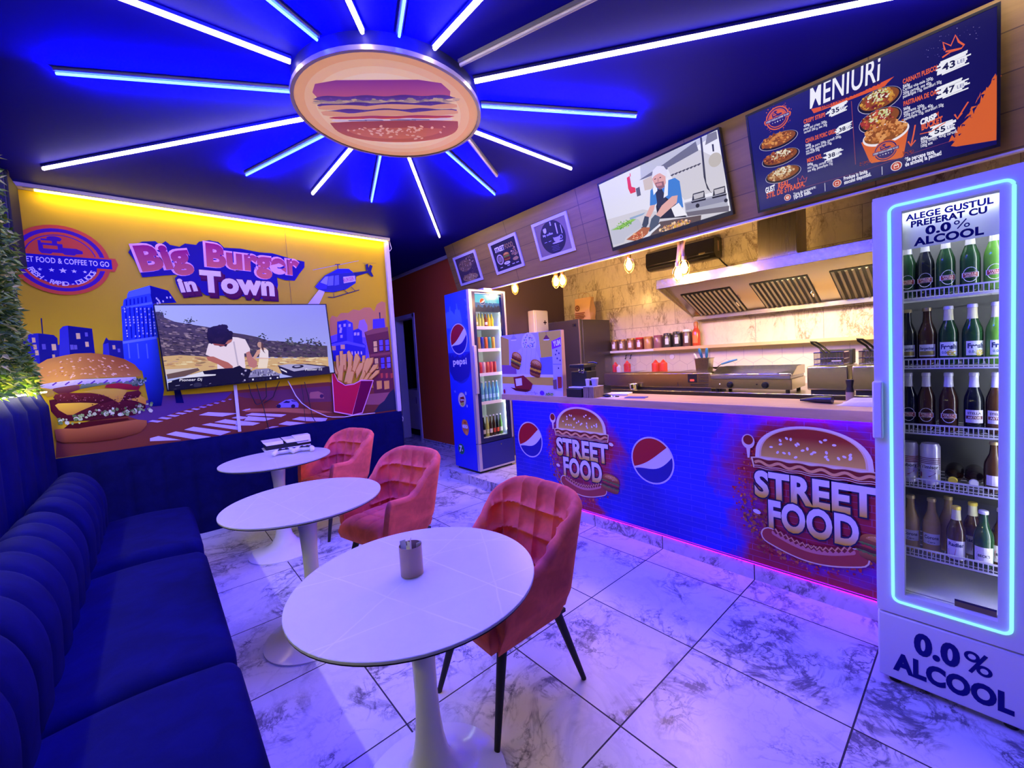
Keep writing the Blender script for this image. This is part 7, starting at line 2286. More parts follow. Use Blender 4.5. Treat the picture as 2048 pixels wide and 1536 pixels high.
A.pline([zG(222, 463), zG(268, 466), zG(475, 405)], 0.008, '#22204a'); A.pline([zG(268, 430), zG(270, 462)], 0.006, '#22204a', False); A.pline([zG(345, 400), zG(385, 432)], 0.006, '#22204a', False); A.pline([zG(410, 380), zG(440, 412)], 0.006, '#22204a', False); A.pline([zG(275, 420), zG(370, 400)], 0.005, '#22204a', False)
A.pline([zG(100, 245), zG(300, 205), zG(470, 170)], 0.004, '#8a80b0'); A.pline([zG(278, 200), zG(320, 200)], 0.008, '#22204a', False); A.pline([zG(300, 200), zG(302, 235)], 0.008, '#22204a', False)
A.pline([zG(500, 190), zG(610, 190)], 0.003, '#8a6a50', False)
A.build('helicopter_picture', M['printgloss'], t, label='blue helicopter')

A = mural_art(5)                          # red carton of fries
for pts in (((243, 985), (262, 978), (310, 1085), (300, 1100)), ((288, 935), (310, 930), (318, 1110), (292, 1040)), ((318, 900), (342, 895), (350, 1060), (322, 1060)), ((342, 925), (372, 920), (372, 1060), (345, 1060)), ((378, 905), (395, 893), (425, 940), (415, 1060), (390, 1060)), ((440, 930), (460, 915), (488, 960), (440, 1080), (415, 1060)), ((500, 935), (525, 932), (520, 1060), (497, 1060)), ((525, 975), (545, 950), (560, 960), (520, 1100), (490, 1100)), ((560, 955), (590, 950), (585, 990), (530, 1090), (515, 1060)), ((590, 1010), (630, 1000), (625, 1030), (570, 1080), (550, 1070)), ((610, 1055), (640, 1050), (635, 1075), (570, 1130), (540, 1130)), ((315, 1015), (355, 1010), (340, 1150), (300, 1140)), ((385, 1020), (425, 1015), (390, 1160), (350, 1160)), ((400, 1060), (440, 1065), (415, 1170), (375, 1170)), ((480, 995), (515, 990), (505, 1040), (450, 1130), (445, 1060)), ((495, 1085), (530, 1080), (500, 1150), (470, 1140)), ((545, 1075), (575, 1070), (540, 1130), (500, 1140))):
    PP(A, zG, pts, '#c8862c'); m_ = [((a * 0.86 + pts[0][0] * 0.14), (b_ * 0.9 + pts[0][1] * 0.1)) for a, b_ in pts]; PP(A, zG, [(a - 3, b_) for a, b_ in m_], '#efc254', True)
PP(A, zG, ((250, 1070), (270, 1068), (300, 1135), (360, 1170), (430, 1160), (490, 1128), (590, 1132), (555, 1240), (500, 1400), (420, 1418), (270, 1390), (255, 1160)), '#f0a8b8')
PP(A, zG, ((256, 1078), (268, 1076), (298, 1140), (360, 1177), (432, 1167), (488, 1138), (415, 1408), (276, 1382), (262, 1160)), '#c8203a')
PP(A, zG, ((488, 1138), (582, 1138), (548, 1240), (495, 1392), (418, 1410)), '#701038')
A.build('fries_picture', M['printgloss'], t, label='red carton of fries')

# seams and pale cable over the mural
bx('sheet_joint', M['blackmatt'], (1.128, 1.131, MY - 0.0185, MY - 0.0180, 2.13, 2.90), t)

# ================================================================ television on the mural
def tv(name, label, cs, d, back, frame, bz, parts_lift=0.001):
    """cs: top-left, top-right, bottom-left corners in space"""
    TL, TR, BL = cs
    U = (TR - TL); W = U.length; U.normalize()
    V = (TL - BL); V = (V - U * V.dot(U)); H = V.length; V.normalize()
    Nn = U.cross(V)
    t = thing(name, label, 'television', (TL + BL + U * W) / 2)
    def P(u, v, n): return TL + U * u - V * (H - v) + Nn * n
    def slab(u0, u1, v0, v1, n0, n1): return MB().prism([P(u0, v0, n0), P(u1, v0, n0), P(u1, v1, n0), P(u0, v1, n0)], Nn * (n1 - n0))
    slab(0, W, 0, H, -d, -0.004).build('housing', M['screenblack'], t, bevel=0.003)
    fr = MB()
    for a in ((0, W, 0, frame[0]), (0, W, H - frame[1], H), (0, frame[2], frame[0], H - frame[1]), (W - frame[2], W, frame[0], H - frame[1])):
        m_ = slab(*a, -0.004, 0.002); fr.add(m_.v, m_.f)
    fr.build('bezel', M['screenblack'], t)
    slab(W * 0.35, W * 0.65, H * 0.3, H * 0.7, -back, -d).build('wall_mount', M['black'], t)
    return t, Art(P(0, 0, -0.004), U, V, 0.0004, 0.00002), W, H
TVY = 4.765
TL, TR, BL = ony(305.5, 608.5, TVY), ony(652.5, 608.0, TVY), ony(335.6, 783, TVY)
TR = TL + (TR - TL)
BL.x = (BL.x + TL.x) / 2 + 0.0
t, A, W, H = tv('television', 'large television on the mural showing a person in white at a mixing desk', (TL, TR, BL), 0.05, 0.083, (0.012, 0.009, 0.009), 0)
z = 0
A.raw([(0.009, 0.012), (W - 0.009, 0.012), (W - 0.009, H - 0.009), (0.009, H - 0.009)], [(0, 1, 2, 3)], lambda u, v: lerp(srgb('#b8c0ff'), srgb('#8a86f4'), (u / W * 0.6 + v / H * 0.5) - 0.25))
def Q(z, pts, c, up=True): A.px([z(*p) for p in pts], c, up)
R = random.Random(21)
Q(zT, ((215, 345), (300, 340), (380, 400), (390, 460), (600, 545), (900, 600), (1250, 650), (1500, 700), (1780, 770), (2048, 810), (2300, 860), (2500, 930), (2900, 960), (3500, 1030), (3730, 1040), (3745, 1300), (3000, 1280), (1200, 1260), (360, 1260), (280, 800)), '#4a3c50')
A.L += 1
for i in range(240):
    x = R.uniform(240, 1300); y = R.uniform(480 + (x - 240) * 0.17, 1230); r_ = R.uniform(12, 34)
    if x < 230 + (y - 400) * 0.16: continue
    Q(zT, [(x + 1.9 * r_ * math.cos(k), y + 0.5 * r_ * math.sin(k) + 0.2 * r_ * math.cos(k)) for k in [j * 1.25 for j in range(5)]], R.choice(['#8a7488', '#6a5568', '#2c2030', '#a08a98', '#5a4a4a', '#221a28']), False)
for i in range(230):
    x = R.uniform(2060, 3680); y = R.uniform(960, 1270) if x > 2900 else R.uniform(880 + (x - 2060) * 0.09, 1270); r_ = R.uniform(10, 30)
    Q(zT, [(x + 1.7 * r_ * math.cos(k), y + 0.7 * r_ * math.sin(k) + 0.3 * r_ * math.cos(k)) for k in [j * 1.25 for j in range(5)]], R.choice(['#2c2034', '#3c3044', '#5a4a5a', '#4a4a44', '#786878']), False)
A.L += 1
for i in range(130):
    x, y = R.choice([(2950, 960), (3150, 980), (3350, 960), (3480, 1000), (2400, 840), (920, 540), (290, 400)]); x += R.gauss(0, 65); y += R.gauss(0, 38); r_ = R.uniform(10, 26)
    Q(zT, [(x + r_ * math.cos(k), y + 0.8 * r_ * math.sin(k)) for k in [j * 1.25 for j in range(5)]], R.choice(['#2a2c38', '#3e4644', '#5a6058', '#34383c']), False)
Q(zT, ((350, 1260), (700, 1230), (1200, 1260), (1700, 1300), (2400, 1290), (3100, 1290), (3748, 1270), (3770, 1640), (400, 1640), (375, 1400)), '#d8b07a')
A.L += 1
for i in range(150):
    x = R.uniform(390, 3700); y = R.uniform(1270, 1500); r_ = R.uniform(14, 44)
    Q(zT, [(x + 2.2 * r_ * math.cos(k), y + 0.4 * r_ * math.sin(k)) for k in [j * 1.25 for j in range(5)]], R.choice(['#e6c890', '#c89458', '#b08068', '#f0dcb0', '#9a7a58']) if x > 700 or y > 1400 else R.choice(['#c8a08a', '#8a6a6a', '#d8b8a0', '#6a5050']), False)
# log, desk, players
Q(zU, ((310, 90), (980, 60), (1020, 100), (420, 200), (330, 230)), '#d8c8c8'); Q(zU, ((340, 190), (980, 60), (1020, 110), (720, 230), (360, 290)), '#6a5048')
# woman behind
Q(zV, ((255, 1500), (290, 1300), (300, 1120), (330, 1060), (420, 1090), (470, 1130), (480, 1300), (450, 1500)), '#e8c0b4')
Q(zV, ((285, 1280), (310, 1110), (360, 1130), (440, 1110), (475, 1150), (480, 1290)), '#f2e2ee'); Q(zV, ((260, 1500), (285, 1310), (480, 1310), (450, 1500)), '#f4e0d0', False)
A.ell(*A.uv(*zV(305, 1020)), 0.022, 0.030, '#c89a8a', 14); Q(zV, ((330, 960), (370, 1000), (385, 1150), (420, 1200), (370, 1160), (330, 1080)), '#5a3c3c')
Q(zV, ((310, 1110), (250, 1130), (150, 1300), (110, 1380), (160, 1390), (260, 1240), (310, 1180)), '#d8a090')
# man bent over the desk
Q(zT, ((1300, 1000), (1400, 960), (1780, 860), (1900, 870), (2050, 910), (2150, 1100), (2145, 1180), (2030, 1200), (2060, 1540), (1480, 1540), (1480, 1400), (1500, 1330), (1240, 1220)), '#f0dcf2')
Q(zT, ((1800, 960), (1830, 950), (1920, 1440), (1890, 1450)), '#c4b4d0')
Q(zT, ((1250, 1260), (1400, 1260), (1560, 1330), (1700, 1380), (1800, 1460), (1790, 1520), (1640, 1510), (1500, 1420), (1290, 1340)), '#b8685c')
Q(zV, ((20, 1180), (90, 1150), (150, 1280), (250, 1360), (240, 1470), (180, 1500), (80, 1460), (40, 1330)), '#c07a78')
Q(zT, ((1280, 690), (1400, 640), (1560, 620), (1700, 700), (1790, 820), (1790, 920), (1700, 990), (1660, 1060), (1560, 1030), (1400, 1000), (1300, 960), (1270, 850)), '#1c1020')
A.L += 1
for i in range(46):
    a = R.uniform(0, 2 * PI); q_ = R.random() ** 0.6
    x, y = 1520 + 255 * q_ * math.cos(a), 830 + 195 * q_ * math.sin(a); r_ = R.uniform(40, 75)
    Q(zT, [(x + r_ * math.cos(k), y + r_ * 0.8 * math.sin(k)) for k in [j * 0.9 for j in range(7)]], R.choice(['#1c1020', '#241628', '#160c1c']), False)
Q(zT, ((1700, 930), (1790, 900), (1770, 960), (1690, 1010), (1640, 1000)), '#b06a5a'); Q(zT, ((1380, 990), (1650, 1020), (1600, 1050), (1420, 1030)), '#9a4a40', False)
# desk
Q(zU, ((365, 340), (560, 290), (1050, 130), (1390, 80), (1700, 60), (1830, 10), (1900, 60), (2060, 90), (2060, 470), (1400, 480), (380, 550)), '#0c0a20')
Q(zU, ((560, 280), (1080, 130), (1110, 190), (1350, 190), (1340, 215)), '#e8e4fa'); Q(zU, ((355, 350), (450, 325), (440, 350), (360, 365)), '#eeeafc', False)
Q(zW, ((60, 390), (120, 230), (220, 190), (480, 170), (720, 290), (700, 340)), '#8a84b8'); Q(zW, ((-60, 370), (700, 315), (720, 440), (-40, 500)), '#0e0c24')
A.L += 1
for i in range(28):
    x, y = R.uniform(100, 620), R.uniform(190, 310); Q(zW, ((x, y), (x + 16, y - 4), (x + 22, y + 26), (x + 6, y + 30)), R.choice(['#16122c', '#dcd8f4', '#3a3660']), False)
for i in range(9): Q(zW, ((70 + i * 72, 390 - i * 5), (105 + i * 72, 385 - i * 5), (108 + i * 72, 420 - i * 5), (74 + i * 72, 425 - i * 5)), '#e4e0f6' if i in (1, 6, 8) else '#24203c', False)
for i in range(20):
    x, y = R.uniform(1850, 2060), R.uniform(60, 400); Q(zU, ((x, y), (x + 30, y - 10), (x + 40, y + 20), (x + 8, y + 30)), R.choice(['#16122c', '#b8b0dc', '#4a4468']), False)
Q(zW, ((670, 110), (850, 90), (1280, 80), (1720, 130), (1745, 300), (1720, 390), (1200, 380), (980, 400), (760, 290)), '#12103a')
Q(zW, ((680, 115), (880, 85), (1200, 90), (1650, 140), (1000, 235)), '#b0aad8'); A.ell(*A.uv(*zW(1080, 135)), 0.055, 0.018, '#16142c', 22); A.ell(*A.uv(*zW(1070, 128)), 0.030, 0.009, '#a8a2d0', 18)
Q(zW, ((720, 170), (850, 230), (860, 265), (730, 200)), '#eeeafc')
A.ptext('Pioneer Dj', zU(600, 335), zU(1070, 315), 5, '#e8e4fa', 0.02, 0.15); A.ptext('Pioneer Dj', zW(1230, 220), zW(1580, 205), 4.5, '#dcd8f4', 0.02, 0.15)
for x, y, s in ((520, 420, 90), (470, 500, 70), (820, 405, 50), (1120, 435, 50), (1210, 380, 40)): Q(zU, ((x, y), (x + s, y - 12), (x + s, y), (x, y + 12)), '#8a86a8', False)
A.ell(*A.uv(*zU(975, 410)), 0.030, 0.022, '#2c2a48', 18)
# the picture ends at the bezel
for i, p in enumerate(A.v):
    d_ = p - A.P0
    u_, v_ = min(max(d_.dot(A.U), 0.0095), W - 0.0095), min(max(d_.dot(A.V), 0.0125), H - 0.0095)
    A.v[i] = A.P0 + A.U * u_ + A.V * v_ + A.N * d_.dot(A.N)
M['screen_a'] = printmat('television_picture', 0.3, emit=0.8)
A.build('screen', M['screen_a'], t)
# cables below the television, cable cover, white lead
cy_ = 4.83
def cable(name, pts, r_, mt, lab, cat='cable', group=None):
    o = MB().tube([ony(x, y, cy_) for x, y in pts], r_, 6).build(name, mt, shift=ony(*pts[0], cy_))
    return tag(o, lab, cat, group)
cg = 'black leads hanging under the television'
cable('cable', [zW(75, 500), zW(125, 700), zW(215, 890), zW(260, 915), zW(330, 880), zW(440, 750), zW(430, 470)], 0.004, M['black'], 'black lead looping back up below the mixing desk picture', group=cg)
cable('cable', [zW(235, 500), zW(310, 760), zW(370, 930), zW(430, 1180), zW(480, 1400)], 0.004, M['black'], 'black lead running straight down to the navy padding right of the white cover', group=cg)
cable('cable', [zW(705, 440), zW(650, 560), zW(580, 760), zW(380, 890)], 0.004, M['black'], 'black lead slanting down left to meet the looping one', group=cg)
cable('cable', [zW(1150, 500), zW(1190, 720), zW(1210, 1000), zW(1240, 1270)], 0.003, M['black'], 'left of two thin black leads below the right player', group=cg)
cable('cable', [zW(1220, 450), zW(1300, 760), zW(1340, 960), zW(1380, 1160), zW(1440, 1260)], 0.004, M['black'], 'right of two thin black leads below the right player', group=cg)
cable('white_cable', [zW(880, 430), zW(940, 540), zW(1040, 730), zW(1160, 880), zW(1330, 1000), zW(1500, 1080), zW(1680, 1155), zW(1800, 1170), zW(2048, 1165), (712, 830), (750, 826)], 0.0045, M['enamel'], 'white lead curving from the television to the fries carton')
cable('white_cable', [(768, 486), (771, 491), (773, 498), (780, 502), (783, 497), (781, 490), (779, 482)], 0.004, M['enamel'], 'thin white cable hanging at the upper right corner of the mural')
a, b_ = ony(470, 770, 4.845), ony(482.5, 863, 4.845)
o = MB().prism([(a.x - 0.012, 4.846, b_.z), (a.x + 0.014, 4.846, b_.z), (a.x + 0.014, 4.846, a.z), (a.x - 0.012, 4.846, a.z)], (0, 0.010, 0)).build('cable_cover', M['enamel'], shift=(a.x, 4.85, b_.z))
tag(o, 'white upright cable cover strip below the television', 'cable cover')
o = MB().tube([onx(800, 829, 2.242) + Vector((0, 0.0, 0)), onx(804, 832, 2.262), onx(806, 838, 2.265), onx(804, 845, 2.258), onx(801.5, 846, 2.242)], 0.006, 8).build('hook', M['enamel'], shift=(2.24, 4.83, 0.8))
tag(o, 'white curved hook at the end of the low navy padding', 'hook')

# ================================================================ screens and pictures on the fascia
def fasc(pxs, name, label, d=0.045, fr=(0.014, 0.012, 0.012)):
    cs = [onf(*p, 0.06) for p in pxs]
    return tv(name, label, cs, d, 0.058, fr, 0)
zM, zH = zc(1480, 60, 3.793), zc(1180, 230, 5.297)
t, A, W, H = fasc(((1490.5, 231), (2002, 2), (1511, 428)), 'menu_screen', 'wide dark blue menu screen with orange lettering and food pictures')
A.L += 1
A.raw([(0.012, 0.014), (W - 0.012, 0.014), (W - 0.012, H - 0.012), (0.012, H - 0.012)], [(0, 1, 2, 3)], lambda u, v: lerp(srgb('#1a1a72'), srgb('#100c58'), u / W))
R = random.Random(31)
Q(zM, ((1950, 350), (1945, 835), (1640, 885), (1600, 880), (1700, 760), (1800, 600), (1880, 440)), '#d8612c')
A.L += 1
for i in range(60):
    f = R.random(); x, y = 1950 - 340 * f + R.uniform(-40, 10), 370 + 500 * f + R.uniform(-20, 30)
    Q(zM, ((x, y), (x + R.uniform(10, 60), y - R.uniform(20, 70)), (x + R.uniform(10, 60), y - R.uniform(5, 40))), '#d8612c', False)
def mt(s, p0, p1, h, col, bold=0.02, shear=0.0, **k): A.ptext(s, zM(*p0), zM(*p1), h, col, bold, shear, **k)
mt('MENIURi', (530, 597), (1075, 372), 44, '#f6f4ff', 0.012, 0.2)
Q(zM, ((540, 600), (640, 575), (900, 480), (1170, 352), (1120, 400), (1100, 425), (860, 520), (560, 632)), '#e0592a')
mt('STREET FOOD & COFFEE TO GO', (615, 604), (1072, 405), 7.5, '#2a1050', 0.03, 0.12)
u, v = A.uv(*zM(283, 668)); r_ = A.uv(*zM(380, 640))[0] - u
emblem(A, u, v, r_ * 0.93, '#e0642e', '#2a1a6e', '#2a1a6e', detail=False, splash=60)
def plate(cx_, cy_, w_, h_, main, topc, rot=0.0):
    u, v = A.uv(*zM(cx_, cy_)); a = A.uv(*zM(cx_ + w_, cy_ - w_ * 0.36))[0] - u
    A.ell(u, v - 0.006, a * 1.08, h_ * 1.12, '#b8b0d0', 30, rot=rot); A.ell(u, v - 0.005, a * 1.05, h_ * 1.08, '#12102a', 30, rot=rot); A.ell(u, v, a * 0.96, h_ * 0.92, '#8a4a1c', 26, rot=rot)
    A.dots(u - a * 0.1, v + h_ * 0.1, a * 0.85, h_ * 0.85, 85, 0.004, 0.013, main)
    if topc: A.dots(u, v + h_ * 0.35, a * 0.6, h_ * 0.5, 60, 0.003, 0.007, topc)
plate(288, 832, 140, 0.040, ['#c87a34', '#a8561c', '#e09a4a', '#d88a3a', '#7a3a12'], None)
plate(305, 962, 135, 0.040, ['#a8542c', '#8a3a1c', '#c8743a', '#6a2a14'], ['#e8dcc0', '#d8c8a0', '#f4ecd8'])
plate(325, 1088, 128, 0.040, ['#c89a6a', '#a8744a', '#8a5a3a', '#d8b080'], ['#e8dcc0', '#d8cba8', '#f4ecd8'])
plate(1055, 525, 160, 0.050, ['#8a2a24', '#a8402c', '#d8a03a', '#c8862a', '#6a1c1c'], ['#f0e8d0', '#e0d4b0', '#c8d088'])
plate(1060, 675, 155, 0.050, ['#a8342c', '#c8503c', '#d8a03a', '#7a1c1c'], ['#f0e8d0', '#e0d4b0', '#c8d088'])
# bucket
Q(zM, ((920, 855), (1285, 720), (1240, 960), (1225, 970), (1000, 1010), (985, 1000)), '#d8602c')
u, v = A.uv(*zM(1103, 790)); a = A.uv(*zM(1285, 722))[0] - u
A.ell(u, v, a * 1.0, 0.052, '#f0e8f0', 34); A.ell(u, v + 0.004, a * 0.93, 0.043, '#8a4a1c', 30)
A.dots(u, v + 0.020, a * 0.86, 0.050, 150, 0.005, 0.016, ['#c87a3a', '#a85a24', '#e09a58', '#8a4418', '#d88a4a'])
u, v = A.uv(*zM(1105, 915)); emblem(A, u, v, r_ * 0.78, '#d8602c', '#2a1a6e', '#2a1a6e', detail=False)
A.dots(*A.uv(*zM(950, 1010)), 0.03, 0.012, 40, 0.001, 0.004, ['#8a2a1c']); A.dots(*A.uv(*zM(1270, 930)), 0.03, 0.012, 40, 0.001, 0.004, ['#8a2a1c'])
A.pline([zM(846, 540), zM(878, 1020)], 0.0025, '#9a4a58')
OR_, WH = '#e2603a', '#e8e6f8'
def price(x, y, s, k=1.0):
    u, v = A.uv(*zM(x, y)); an = 0.38
    A.L += 1
    for i in range(9):
        dy = (i - 4) * 0.0055 * k; l = 0.042 * k * (1 - 0.03 * abs(i - 4)); o_ = R.uniform(-0.012, 0.012) * k
        A.raw([(u + o_ - l, v + dy - 0.003 * k), (u + o_ + l, v + dy + 0.001), (u + o_ + l, v + dy + 0.006 * k), (u + o_ - l, v + dy + 0.003 * k)], [(0, 1, 2, 3)], srgb('#f2f2fc'))
    A.text(s, u - 0.008 * k, v - 0.011 * k, None, '#15154a', 0.03, 0, 'C', 0.036 * k, 0.023 * k); A.text('LEI', u + 0.025 * k, v - 0.007 * k, None, '#5a5a9a', 0.01, 0, 'C', 0.018 * k, 0.012 * k)
mt('CRISPY STRIPS', (485, 712), (648, 655), 8, OR_, 0.04); price(738, 605, '35')
mt('430g', (485, 738), (530, 722), 4.5, WH, 0.04); mt('piept pui crispy 200g,', (485, 762), (662, 700), 5, WH, 0.02); mt('cartofi 200 g, sos 30g', (488, 786), (662, 725), 5, WH, 0.02)
mt('CEAFA DE PORC GRILL', (500, 858), (732, 778), 8, OR_, 0.04); price(788, 748, '38', 0.85)
mt('565g', (500, 886), (540, 872), 4.5, WH, 0.04); mt('ceafa de porc 200g, cartofi 200g,', (502, 908), (770, 812), 5, WH, 0.02); mt('sos 40g, paine/lipie 75g,', (503, 930), (698, 862), 5, WH, 0.02); mt('muraturi 50g', (505, 948), (605, 912), 5, WH, 0.02)
mt('MICI XXL', (512, 1006), (625, 968), 8, OR_, 0.04); price(708, 945, '38', 0.95)
mt('595g', (514, 1032), (555, 1018), 4.5, WH, 0.04); mt('mici 250g, cartofi 200g,', (515, 1056), (705, 993), 5, WH, 0.02); mt('sos 40g, paine/lipie 75g', (516, 1078), (705, 1018), 5, WH, 0.02)
mt('CARNATI PLESCOI', (1237, 410), (1500, 300), 9, OR_, 0.04); price(1605, 262, '43', 1.25)
mt('565g', (1237, 440), (1290, 420), 5.5, WH, 0.04); mt('Carnati vita-oaie 200g,', (1237, 466), (1468, 372), 6, WH, 0.02); mt('200g cartofi, sos 40g,', (1238, 494), (1455, 408), 6, WH, 0.02); mt('paine/lipie 75g, muraturi 50g', (1238, 518), (1530, 400), 6, WH, 0.02)
mt('PASTRAMA DE OAIE', (1242, 578), (1515, 478), 9, OR_, 0.04); price(1605, 448, '47', 1.2)
mt('565g', (1242, 612), (1292, 592), 5.5, WH, 0.04); mt('pastrama 200g,', (1243, 636), (1402, 578), 6, WH, 0.02); mt('200g cartofi, sos 40g,', (1244, 662), (1468, 578), 6, WH, 0.02); mt('paine/lipie 75g, muraturi 50g', (1245, 688), (1545, 575), 6, WH, 0.02)
mt('CRiSP', (1372, 722), (1500, 668), 11, '#f4f2ff', 0.06, 0.2); mt('Y', (1502, 668), (1525, 655), 11, OR_, 0.06, 0.2); mt('BUCKET', (1378, 762), (1545, 692), 11, OR_, 0.05, 0.2); price(1535, 752, '55', 1.1)
A.pline([zM(1365, 790), zM(1450, 770), zM(1560, 700)], 0.004, OR_)
mt('800g', (1372, 838), (1428, 820), 5.5, WH, 0.04); mt('300g crispy, 400g cartofi,', (1373, 864), (1650, 775), 6, WH, 0.02); mt('100g sos', (1374, 892), (1462, 862), 6, WH, 0.02)
for p in (((1330, 720), (1318, 790), (1298, 880)), ((1732, 545), (1690, 610), (1650, 675))):
    A.pline([zM(*q_) for q_ in p], 0.006, OR_); e = p[-1]; A.pline([zM(e[0] - 22, e[1] - 35), zM(*e), zM(e[0] + 35, e[1] - 45)], 0.006, OR_, False)
A.pline([zM(1555, 155), zM(1540, 95), zM(1600, 120), zM(1635, 40), zM(1660, 90), zM(1700, 115), zM(1680, 140), zM(1560, 165)], 0.007, '#e8643e'); A.pline([zM(1535, 210), zM(1600, 165), zM(1665, 145)], 0.007, '#e8643e', False)
A.dots(*A.uv(*zM(1620, 90)), 0.10, 0.055, 60, 0.0006, 0.002, ['#a8a0d8', '#6a62b0'])
mt('GUST', (200, 1240), (275, 1210), 11, '#f4f2ff', 0.04, 0.25); mt('REAL.', (292, 1206), (385, 1172), 11, OR_, 0.04, 0.25); mt('STIL DE STRADA.', (205, 1278), (495, 1182), 10, OR_, 0.03, 0.25)
A.pline([zM(445, 1158), zM(440, 1120), zM(462, 1140), zM(475, 1105), zM(490, 1132), zM(510, 1115), zM(500, 1150), zM(445, 1160)], 0.003, OR_)
A.pline([zM(430, 1210), zM(900, 1080), zM(1400, 905), zM(1640, 830)], 0.0015, '#8a3a5a')
for x, y, kx in ((363, 1270, 0.0), (738, 1162, 1), (1187, 1032, 2)):
    u, v = A.uv(*zM(x, y)); s = 0.019 * (1 + 0.12 * kx)
    A.ell(u, v, s, s, '#e8d8e0', 22); A.ell(u, v, s * 0.85, s * 0.85, '#b83a30', 22)
    if kx == 0: A.ell(u, v, s * 0.5, s * 0.5, '#f0dcd8', 16); A.line([(u, v + s * 0.4), (u, v), (u + s * 0.35, v)], 0.003, '#b83a30')
    else: A.rect(u - s * 0.45, v - s * 0.45, u + s * 0.45, v + s * 0.35, '#f0dcd8'); A.rect(u - s * 0.32, v - s * 0.32, u + s * 0.32, v + s * 0.18, '#b83a30')
    if kx == 2: A.ring(u, v + s * 0.35, s * 0.2, s * 0.3, '#f0dcd8')
mt('Timp de preparare:', (410, 1258), (578, 1198), 6, WH, 0.02); mt('10-15 min.', (413, 1284), (545, 1238), 8, WH, 0.05)
mt('Produse in limita', (790, 1140), (970, 1082), 7, WH, 0.04); mt('stocului disponibil.', (793, 1170), (998, 1104), 7, WH, 0.04)
mt('*Se percepe taxa', (1252, 1000), (1475, 935), 8, WH, 0.04); mt('de ambalaj la pachet!', (1255, 1036), (1530, 945), 8, WH, 0.04)
A.pline([zM(645, 1160), zM(648, 1222)], 0.0025, WH, False); A.pline([zM(1078, 1035), zM(1080, 1098)], 0.0025, WH, False)
M['screen_b'] = printmat('menu_picture', 0.18, emit=0.85)
A.build('screen', M['screen_b'], t)

t, A, W, H = fasc(((1194, 368), (1437.7, 253.6), (1224, 503)), 'television', 'television on the wood fascia showing a cook in a white cap', 0.045, (0.030, 0.012, 0.012))
A.L += 1
A.raw([(0.012, 0.03), (W - 0.012, 0.03), (W - 0.012, H - 0.012), (0.012, H - 0.012)], [(0, 1, 2, 3)], lambda u, v: lerp(srgb('#d4d2e2'), srgb('#e2e0ea'), u / W))
Q(zH, ((530, 530), (1180, 240), (1330, 170), (1340, 200), (800, 530), (540, 690)), '#b8b8ca')
Q(zH, ((520, 690), (780, 520), (1120, 280), (1150, 380), (830, 570), (560, 680)), '#6a6a78'); Q(zH, ((560, 690), (660, 640), (670, 780), (580, 800)), '#c8b8b0')
Q(zH, ((820, 560), (1160, 370), (1420, 480), (1440, 780), (1000, 900), (930, 800)), '#c8c4cc')
Q(zH, ((1220, 320), (1240, 200), (1340, 170), (1350, 250)), '#7a7886'); Q(zH, ((1165, 240), (1185, 235), (1225, 640), (1240, 780), (1300, 830), (1280, 820), (1205, 660)), '#3a3a44')
A.ell(*A.uv(*zH(1325, 475)), 0.045, 0.045, '#b8b0a8', 20); Q(zH, ((1290, 310), (1310, 308), (1316, 385), (1300, 388)), '#2a2a32')
A.L += 1
for i in range(8): Q(zH, ((850 + i * 40, 640 - i * 16), (880 + i * 40, 622 - i * 16), (900 + i * 40, 622 - i * 16), (870 + i * 40, 650 - i * 16)), '#4a4850', False)
Q(zH, ((390, 665), (420, 645), (440, 760), (480, 770), (485, 815), (430, 835), (405, 780)), '#d8352c'); Q(zH, ((485, 780), (525, 760), (540, 850), (500, 865)), '#5a5a68'); Q(zH, ((420, 620), (428, 615), (432, 650), (424, 655)), '#d8352c', False)
# stove
Q(zH, ((1000, 930), (1440, 820), (1475, 1030), (1020, 1080)), '#a8a8b8'); Q(zH, ((1010, 940), (1440, 840), (1450, 910), (1020, 1010)), '#8a8aa0'); A.ell(*A.uv(*zH(1140, 960)), 0.015, 0.015, '#20202a', 12); A.ell(*A.uv(*zH(1440, 905)), 0.013, 0.013, '#20202a', 12, up=False)
for x, y in ((1150, 850), (1370, 800)):
    Q(zH, ((x - 70, y + 60), (x + 70, y + 25), (x + 60, y - 50), (x - 60, y - 15)), '#34343e'); Q(zH, ((x - 55, y - 5), (x + 55, y - 35), (x + 50, y + 15), (x - 45, y + 45)), '#b8b4bc'); Q(zH, ((x - 80, y + 70), (x + 80, y + 30), (x + 75, y + 50), (x - 70, y + 85)), '#1a1a22')
Q(zH, ((1020, 1030), (1475, 960), (1475, 1040), (1180, 1140), (1040, 1080)), '#6a6470'); Q(zH, ((180, 1110), (560, 1000), (1020, 1075), (1475, 1030), (1475, 1060), (700, 1280), (240, 1420)), '#c8c4cc')
# person
Q(zH, ((700, 970), (740, 830), (850, 800), (960, 930), (1010, 1060), (1025, 1080), (720, 1100)), '#20222c')
Q(zH, ((635, 960), (640, 800), (700, 740), (830, 690), (900, 665), (950, 700), (990, 980), (930, 960), (800, 870), (690, 950)), '#3f7ac8')
Q(zH, ((690, 790), (760, 780), (800, 860), (820, 960), (720, 990)), '#2c3040')
Q(zH, ((860, 985), (940, 930), (1030, 1060), (900, 1080)), '#e4e2ea')
Q(zH, ((675, 850), (665, 780), (700, 730), (715, 800)), '#e6e6f2'); Q(zH, ((780, 880), (800, 680), (830, 660), (825, 850)), '#e2e2f0', False)
Q(zH, ((660, 680), (680, 640), (740, 615), (800, 650), (805, 720), (780, 770), (740, 790), (700, 760), (675, 720)), '#d8a09a')
Q(zH, ((690, 720), (780, 700), (790, 760), (740, 790), (700, 765)), '#8a5f62'); Q(zH, ((700, 730), (760, 715), (765, 745), (710, 755)), '#c8888a')
